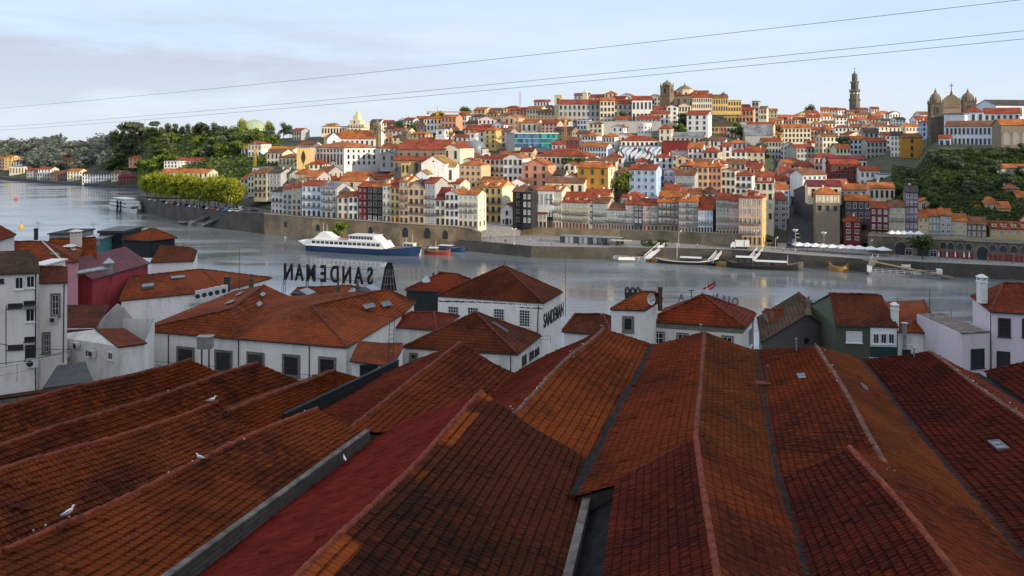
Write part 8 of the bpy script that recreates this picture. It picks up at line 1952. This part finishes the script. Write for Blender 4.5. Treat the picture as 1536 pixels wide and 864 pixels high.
for px, py in ((428, 358),): p = Pz(px, py, 0); mb = MB(); mb.lathe([(.5, -.3), (.6, .4), (.2, 1.0)], n=10); o = mb.build('buoy', BW); o.location = p; tag(o, 'small white mooring buoy left of the ferry stern', 'buoy')
# ================================================================ promenade life
def umb_mesh(w_, closed=False):
    mb = MB()
    if closed: mb.lathe([(.06, 1.0), (.30, 1.1), (.26, 2.0), (.10, 3.1), (.03, 3.3)], n=8)
    else:
        a = w_/2; vs = [(-a, -a, 2.45), (a, -a, 2.45), (a, a, 2.45), (-a, a, 2.45), (0, 0, 3.5)]; mb.add(vs, [(0, 1, 4), (1, 2, 4), (2, 3, 4), (3, 0, 4)]); vs = [(x, y, z-.25) for x, y, z in vs[:4]]+vs[:4]; mb.add(vs, [(0, 1, 5, 4), (1, 2, 6, 5), (2, 3, 7, 6), (3, 0, 4, 7)])
    return mb.mesh('canopy', [plain('white canvas', (.74,.74,.74), .8, var=.05)])
PM = MB(); PM.cyl((0, 0, 0), (0, 0, 3.3), .04, n=6); PM.box(-.35, -.35, 0, .35, .35, .1); PM = PM.mesh('pole', [BGR])
UO, US, UC = umb_mesh(4.6), umb_mesh(2.6), umb_mesh(1, True)
def umbrella(p, me, label, group): root = empty('parasol', p, R(RNG.uniform(-8, 8)), label, 'parasol', group); link('canopy', me, root); link('pole', PM, root)
for i, px in enumerate((1208, 1220, 1232.5, 1244, 1258, 1272, 1285, 1298, 1316, 1334)): umbrella(P(px-9, 386, 318-(px-1208)*.105)[:2]+(4.62,), UO, 'open white square parasol in the long row on the quay square', 'open white parasols on the quay')
for i, px in enumerate((1338, 1347, 1356, 1366, 1378)): umbrella(P(px, 360, 300-(px-1338)*.05)[:2]+(11.42,), US, 'small open white parasol on the terrace above the arcade', 'small parasols on the upper terrace')
for i, px in enumerate((1408, 1420.5, 1433, 1446, 1454)): umbrella(P(px, 390, 296-(px-1408)*.05)[:2]+(4.62,), UC, 'closed white parasol standing before the arcade', 'closed parasols before the arcade')
# glazed terrace on the promenade
A, B = P(840, 366, 342), P(932, 370, 333); L = Vector((B.x-A.x, B.y-A.y, 0)).length; root = empty('glazed_terrace', (A.x, A.y, 4.6), math.atan2(B.y-A.y, B.x-A.x), 'long low glazed restaurant terrace against the rampart wall', 'terrace'); mb = MB(); mb.box(0, 0, 2.9, L, 5, 3.15); mb.build('roof', BGR, root); mb = MB(); mb.box(0, 4.2, 0, L, 5, 2.9); mb.build('back_wall', BBK, root)
for i in range(13): mb = MB(); x = L*(i+.5)/13; mb.box(x-L/13*.45, .1, .1, x+L/13*.45, .16, 2.85); mb.build('glass_panel', FGP if i % 3 else FGL, root)
for i in range(14): mb = MB(); x = L*i/13; mb.cyl((x, .06, 0), (x, .06, 2.9), .08, n=5); mb.build('post', BBK, root)
A = P(915, 374, 329); root = empty('awning', (A.x, A.y, 4.6), R(-18), 'long beige flat awning in front of the rampart wall', 'awning'); mb = MB(); mb.box(0, 0, 2.6, 8.5, 3.5, 2.8); mb.build('cloth', plain('beige cloth', (.5,.42,.3), .8), root); mb = MB(); [mb.cyl((x, y, 0), (x, y, 2.6), .06, n=5) for x in (.2, 4.2, 8.3) for y in (.2, 3.3)]; mb.build('post', BGR, root)
# vehicles
def car_mesh(c, van=False):
    mb = MB(); L, W_, h1, h2 = (4.2, 1.75, .85, 1.42) if not van else (5.2, 1.95, 1.1, 2.2)
    mb.extr([(-L/2, .28), (L/2, .28), (L/2, .6), (L/2-.12, h1*.92), (L*.24, h1), (-L*.45, h1+.02), (-L/2, h1*.8)], -W_/2, W_/2, 0)
    cab = [(-L*.44, h1), (L*.24, h1), (L*.08, h2), (-L*.34, h2)] if not van else [(-L*.48, h1), (L*.40, h1), (L*.28, h2), (-L*.48, h2)]
    mb.extr(cab, -W_/2+.1, W_/2-.1, 1); t = h2; mb.box(cab[3][0]+.03, -W_/2+.14, t+.002, cab[2][0]-.03, W_/2-.14, t+.05, 0)
    if van: mb.box(-L*.47, -W_/2+.06, h1+.002, L*.05, W_/2-.06, h2-.05, 0)
    return mb.mesh('body', [c, FGL])
WH = MB(); WH.cyl((0, -.11, 0), (0, .11, 0), .31, n=12); WH = WH.mesh('wheel', [BBK])
CARC = [('white', BW), ('silver', plain('car silver', (.42,.43,.45), .3, .4)), ('dark', plain('car dark', (.03,.032,.04), .3)), ('red', plain('car red', (.25,.02,.02), .3)), ('blue', plain('car blue', (.04,.08,.20), .3))]
CM = {(c, v): car_mesh(m_, v) for c, m_ in CARC for v in (False, True)}
def car(p, rz, c, van, label, group):
    root = empty('parked_van' if van else 'parked_car', p, rz, label, 'van' if van else 'car', group); link('body', CM[(c, van)], root)
    for x in (-1.3, 1.3):
        for y in (-.8, .8): o = link('wheel', WH, root); o.location = (x*(1.2 if van else 1), y, .31)
for i in range(16):
    px = 228+i*8.6; Y = quayY(px)+3.2; c = ['white', 'silver', 'dark', 'white', 'red', 'silver', 'blue'][i % 7]; van = i in (13,)
    car(((px-CX)/F*Y, Y, ztop(px)+.02), R(60+RNG.uniform(-4, 4)), c, van, f'{c} {"van" if van else "car"} parked under the plane trees along the curved quay', 'cars parked under the plane trees')
for px, off, c, van, lb in ((360, 10, 'white', True, 'white van parked right of the plane trees'), (370, 12, 'silver', False, 'silver car parked right of the plane trees'), (352, 4, 'white', False, 'white car at the right end of the parked row under the trees'), (382, 9, 'dark', False, 'dark car on the street left of the pinkish white house')):
    Y = quayY(px)+off; car(((px-CX)/F*Y, Y, ztop(px)+.02), R(150), c, van, lb, None)
for px, py, c, van, lb in ((1196, 354, 'white', True, 'white van driving up the narrow street'), (1192, 362, 'white', False, 'white car at the foot of the narrow street'), (1185, 367, 'dark', False, 'dark car parked at the foot of the narrow street'), (1200, 346, 'dark', False, 'dark car high up in the narrow street')):
    Y = 332+(370-py)*1.1; car(((px-CX)/F*Y, Y, 4.65 if py > 360 else tz(px, Y)+.1), R(75), c, van, lb, None)
p = P(1096, 373, 324); root = empty('box_truck', (p.x, p.y, 4.62), R(-12), 'white box lorry parked on the promenade by the rampart', 'truck'); mb = MB(); mb.box(1.9, 0, .9, 7.3, 2.4, 3.4); mb.build('cargo_box', BW, root); mb = MB(); mb.extr([(0, .5), (1.8, .5), (1.8, 2.6), (.7, 2.6), (0, 1.6)], .1, 2.3); mb.build('cab', BW, root); mb = MB(); mb.extr([(.12, 1.62), (.68, 2.5), (.60, 2.5), (.04, 1.62)], .25, 2.15); mb.build('windscreen', FGL, root)
for x in (.9, 5.8):
    for y in (.2, 2.2): o = link('wheel', WH, root); o.location = (x, y, .45); o.scale = (1.45, 1.2, 1.45)
mb = MB(); mb.box(.2, .3, .45, 7.2, 2.1, .9); mb.build('chassis', BBK, root)
# street lamps
def lamp(px, py, Y, h_, label, z, arms=4):
    p = P(px, py, Y); root = empty('street_lamp', (p.x, p.y, z), 0, label, 'street lamp'); mb = MB(); mb.cyl((0, 0, 0), (0, 0, h_), .13, .07, 8); mb.lathe([(.3, 0), (.3, .6), (.15, .9)], n=8); mb.build('post', plain('lamp grey', (.42,.42,.42), .5), root)
    for i in range(arms): an = i*2*math.pi/arms; x, y = math.cos(an)*.8, math.sin(an)*.8; mb = MB(); mb.cyl((0, 0, h_-.4), (x, y, h_-.1), .05, n=5); mb.lathe([(.05, h_-.1), (.28, h_+.1), (.28, h_+.35), (.06, h_+.6)], (x, y, 0), 8); mb.build('lantern', BW, root)
lamp(1193, 372, 317, 8.2, 'tall pale street lamp at the foot of the narrow street', 4.6); lamp(1236, 371, 318, 7.0, 'tall pale street lamp behind the white parasols', 4.6); lamp(1134, 376, 320, 7.5, 'slim lamp post by the peach corner house', 4.6, 2); lamp(771, 345, 336, 6.5, 'lamp post on the promenade below the riverside chapel', 4.6, 2); lamp(1018, 385, 331, 6.0, 'lamp post above the left river boat', 4.6, 1); lamp(298, 320, 452, 6.5, 'lamp post above the twin ramps', 9.5, 1); lamp(1305, 380, 306, 5.5, 'lamp post beside the stone arcade', 4.6, 1); lamp(1163, 383, 318, 5.0, 'short lamp post right of the peach corner house', 4.6, 1)
# people: one skinned walking figure, copied in other clothes
def person_mesh(c_top, c_leg):
    me = bpy.data.meshes.new('person'); V = [(0, 0, .92), (0, 0, 1.15), (0, 0, 1.42), (0, .0, 1.52), (0, -.02, 1.66), (0, -.01, 1.76), (.10, 0, .90), (.11, -.08, .50), (.11, .10, .06), (.11, -.03, .02), (-.10, 0, .90), (-.11, -.10, .50), (-.11, -.16, .06), (-.11, -.30, .02), (.19, 0, 1.40), (.25, .06, 1.12), (.25, -.04, .88), (-.19, 0, 1.40), (-.25, -.05, 1.12), (-.24, -.20, .93)]
    E = [(0, 1), (1, 2), (2, 3), (3, 4), (4, 5), (0, 6), (6, 7), (7, 8), (8, 9), (0, 10), (10, 11), (11, 12), (12, 13), (2, 14), (14, 15), (15, 16), (2, 17), (17, 18), (18, 19)]
    Rr = [.14, .13, .15, .055, .10, .085, .10, .07, .045, .04, .10, .07, .045, .04, .07, .048, .036, .07, .048, .036]
    me.from_pydata(V, E, []); o = bpy.data.objects.new('tmp', me); col.objects.link(o); md = o.modifiers.new('s', 'SKIN')
    for i, v in enumerate(me.skin_vertices[0].data): v.radius = (Rr[i], Rr[i]); v.use_root = i == 0
    o.modifiers.new('b', 'SUBSURF').levels = 1; dg = bpy.context.evaluated_depsgraph_get(); m2 = bpy.data.meshes.new_from_object(o.evaluated_get(dg)); bpy.data.objects.remove(o)
    m2.materials.clear()
    for q in (plain('cloth '+c_top[0], c_top[1], .9), plain('cloth '+c_leg[0], c_leg[1], .9), plain('skin', (.45,.28,.20), .6), plain('hair', (.03,.02,.015), .7)): m2.materials.append(q)
    for pl in m2.polygons: z, y = pl.center.z, pl.center.y; pl.material_index = 3 if z > 1.70 or (z > 1.60 and y > .02) else 2 if z > 1.50 else 1 if z < .95 else 0
    return m2
PMs = [person_mesh(*c) for c in ((('white', (.6,.6,.6)), ('navy', (.02,.03,.06))), (('red', (.35,.04,.04)), ('grey', (.1,.1,.1))), (('black', (.02,.02,.02)), ('black', (.02,.02,.02))), (('blue', (.08,.14,.3)), ('tan', (.3,.24,.16))))]
PT = ['white top and navy trousers', 'red top and grey trousers', 'black clothes', 'blue top and tan trousers']
for i, (px, Y, pl) in enumerate(((744, 343, 'on the open promenade below the ochre yellow house'), (757, 341, 'in a pair on the promenade below the riverside chapel'), (759, 341.5, 'in a pair on the promenade below the riverside chapel'), (765, 340, 'near the lamp post below the riverside chapel'), (828, 334, 'on the promenade left of the glazed terrace'), (903, 331, 'walking past the right end of the glazed terrace'), (912, 332, 'walking beside the beige awning'), (918, 331, 'standing under the beige awning'), (1175, 316, 'by the peach corner house at the street mouth'), (1212, 312, 'before the first white parasols'), (884, 331.5, 'in front of the middle of the glazed terrace'), (952, 330, 'near the top of the left gangway'), (795, 345, 'below the left end of the rampart wall'), (812, 347, 'a few steps left of the glazed terrace'), (868, 333, 'passing the left half of the glazed terrace'), (1008, 333, 'right of the dark shrubs at the rampart'), (1046, 328, 'between the two lamp posts at the rampart'), (1062, 327, 'above the middle gangway'), (1120, 321, 'just right of the box lorry'), (1186, 318, 'left of the tall lamp at the street foot'), (1203, 322, 'right of the tall lamp at the street foot'), (1228, 322, 'behind the first white parasols'), (1346, 298, 'before the big left arch of the arcade'), (1466, 291, 'left of the big right arch of the arcade'), (1482, 290, 'right of the big right arch of the arcade'), (1518, 285, 'before the red doors of the arcade'), (736, 352, 'at the left end of the open promenade'), (722, 350, 'on the ramp at the end of the embankment wall'))):
    p = P(px, 380, Y); k = i % 4; o = link('person', PMs[k]); o.location = (p.x, p.y, 4.62); o.rotation_euler = (0, 0, RNG.uniform(0, 6)); tag(o, f'person in {PT[k].split(" and")[0]} {pl}', 'person')
# ================================================================ gulls on the near roofs
def gull(p, rz, label, sit=False, s=1.0):
    root = empty('gull', Vector(p).to_tuple(), rz, label, 'gull', 'gulls on the lodge roofs'); root.scale = (s, s, s); dz = -.13 if sit else 0
    def tubep(pts, n=10, mats=None):
        mb = MB(); st = []
        for i, (x, z, r, ry) in enumerate(pts):
            a = Vector(pts[min(len(pts)-1, i+1)][:2])-Vector(pts[max(0, i-1)][:2]); a = a.normalized() if a.length else Vector((1, 0)); nx, nz = -a.y, a.x
            st.append([(x+nx*r*math.sin(t*2*math.pi/n), ry*math.cos(t*2*math.pi/n), z+dz+nz*r*math.sin(t*2*math.pi/n)) for t in range(n)])
        for i, (a, b_) in enumerate(zip(st, st[1:])): mb.add(a+b_, [(k, (k+1) % n, n+(k+1) % n, n+k) for k in range(n)], mats[i] if mats else 0)
        mb.add(st[0], [tuple(range(n))]); mb.add(st[-1], [tuple(range(n))], mats[-1] if mats else 0); return mb
    tubep([(-.30, .20, .012, .05), (-.20, .21, .03, .06), (-.10, .22, .075, .085), (0, .235, .095, .10), (.09, .265, .085, .085), (.14, .31, .055, .055), (.165, .365, .042, .042), (.185, .41, .046, .045), (.215, .425, .040, .036), (.24, .42, .020, .016), (.29, .41, .010, .008), (.305, .395, .003, .003)], mats=[0]*9+[1, 1]).build('body', [plain('gull white', (.74,.74,.73), .7, var=.04), plain('beak yellow', (.55,.36,.05), .5)], root, True)
    for y in (-1, 1):
        mb = MB(); mb.add([(.10, y*.088, .29+dz), (.02, y*.112, .22+dz), (-.14, y*.10, .18+dz), (-.40, y*.035, .215+dz), (-.20, y*.07, .27+dz), (-.02, y*.075, .315+dz)], [(0, 1, 2, 3, 4, 5) if y > 0 else (5, 4, 3, 2, 1, 0)]); mb.build('wing', plain('gull grey', (.26,.28,.31), .7, var=.1), root)
        if not sit: mb = MB(); mb.cyl((.0, y*.04, .0), (0, y*.04, .17), .010, n=5); mb.box(-.02, y*.04-.025, 0, .06, y*.04+.025, .012); mb.build('leg', plain('leg pink', (.5,.25,.2), .6), root)
def on_ridge(a, b_, px): 
    k = (px-CX)/F; t = (k*a.y-a.x)/((b_.x-a.x)-k*(b_.y-a.y)); return a.lerp(b_, t)
gull(on_ridge(L1rf, L1rn, 103)+Vector((0, 0, .13)), R(55), 'white gull with grey wings standing on the nearest salmon ridge', False, .85)
gull(on_ridge(L1rf, L1rn, 300)+Vector((0, 0, .10)), R(170), 'gull crouching midway along the nearest salmon ridge', True, .72); gull(on_ridge(L2rf, L2rn, 318)+Vector((0, 0, .12)), R(20), 'gull resting at the far end of the second salmon ridge', True, .85); gull(Pz(517, 690, 35.05), R(120), 'small gull perched at the edge of the dull red painted slope', True, .65)
# ================================================================ labels that single each house out
dg = bpy.context.evaluated_depsgraph_get()
for o in list(bpy.data.objects):
    if o.type in ('FONT', 'CURVE'):
        me = bpy.data.meshes.new_from_object(o.evaluated_get(dg)); n = bpy.data.objects.new(o.name, me)
        nm = o.name.split('.')[0]; col.objects.link(n); n.parent = o.parent; n.matrix_parent_inverse = o.matrix_parent_inverse.copy(); n.matrix_basis = o.matrix_basis.copy()
        for k_ in o.keys():
            if k_ in ('label', 'category', 'group', 'kind'): n[k_] = o[k_]
        bpy.data.objects.remove(o); n.name = nm
NUM = {1: 'one', 2: 'two', 3: 'three', 4: 'four', 5: 'five', 6: 'six'}; ORD = ['', 'first', 'second', 'third', 'fourth', 'fifth', 'sixth', 'seventh', 'eighth', 'ninth', 'tenth', 'eleventh', 'twelfth', 'thirteenth', 'fourteenth', 'fifteenth', 'sixteenth', 'seventeenth', 'eighteenth', 'nineteenth', 'twentieth']
KIND = {'x': 'pitched', 'h': 'hipped', 'y': 'gabled', 'f': 'flat'}
def wn(h_): return WALLC[h_['wall']][0]
for row, place in (('front', 'on the embankment row'), ('quayright', 'above the arcade quay')):
    hs = sorted([h_ for h_ in HOUSES if h_['row'] == row and 'label' not in h_['o']], key=lambda q: q['x0']); 
    for i, h_ in enumerate(hs):
        l = wn(hs[i-1]) if i else 'open street'; r = wn(hs[i+1]) if i+1 < len(hs) else 'last one'
        h_['o']['label'] = f"{wn(h_)} {'narrow ' if h_['w'] < 5.5 else ''}riverside house with {ROOFC[h_['roof']][0]} {KIND[h_['kind']]} roof between {l} and {r} ones"
        h_['o']['group'] = 'houses of the riverside rows'
MARKS = [(525, 235, 'the white convent'), (652, 255, 'the white church front'), (803, 212, 'the glass building'), (735, 300, 'the ochre yellow riverside house'), (890, 272, 'the ochre house'), (963, 275, 'the light blue house'), (960, 232, 'the blue painted wall'), (1015, 220, 'the dark red block'), (1090, 275, 'the pale hill terrace'), (1000, 140, 'the hilltop church'), (890, 165, 'the long red hilltop roof'), (1075, 160, 'the golden palace'), (1185, 205, 'the long cream block'), (1282, 165, 'the baroque tower'), (1200, 300, 'the narrow street'), (1240, 320, 'the dark stone riverside house'), (1320, 330, 'the red and white riverside house'), (1425, 175, 'the twin towered church'), (455, 240, 'the leaf painted wall'), (710, 205, 'the white open tower'), (840, 245, 'the long cream building'), (1145, 330, 'the peach corner house'), (290, 280, 'the plane trees'), (565, 200, 'the slim bell tower'), (630, 235, 'the grey church hall'), (850, 320, 'the glazed riverside terrace row'), (1500, 300, 'the stone hillside house')]
from collections import defaultdict
grp = defaultdict(list)
for h_ in HOUSES:
    if h_['wall'] is None or 'label' in h_['o']: continue
    x, y = (h_['x0']+h_['x1'])/2, (h_['y0']+h_['y1'])/2; m_ = min(MARKS, key=lambda q: (q[0]-x)**2+((q[1]-y)*1.6)**2); dx, dy = x-m_[0], (y-m_[1])*1.6
    dr = ('right of' if dx > 0 else 'left of') if abs(dx) > abs(dy) else ('below' if dy > 0 else 'above'); grp[(wn(h_), ROOFC[h_['roof']][0], KIND[h_['kind']], dr, m_[2])].append((math.hypot(dx, dy), h_))
for (w_, rf, kd, dr, mk), L in grp.items():
    L.sort(key=lambda q: q[0])
    for i, (_, h_) in enumerate(L): 
        h_['o']['label'] = (f"{w_} house with {rf} {kd} roof "+(f"{ORD[min(i+1, 20)]} nearest " if len(L) > 1 else '')+f"{dr} {mk}"); h_['o']['group'] = 'houses packed on the hillside'
seen = defaultdict(list)
for o in bpy.data.objects:
    if o.parent is None and 'label' in o: seen[o['label']].append(o)
for l, os_ in seen.items():
    if len(l.split()) > 16: print('LONG', l)
    if len(os_) > 1 and not all(q.get('group') for q in os_): print('DUP', l, len(os_))
    if len(os_) > 1 and os_[0].get('group', '').startswith('houses'): print('DUPH', l, len(os_))
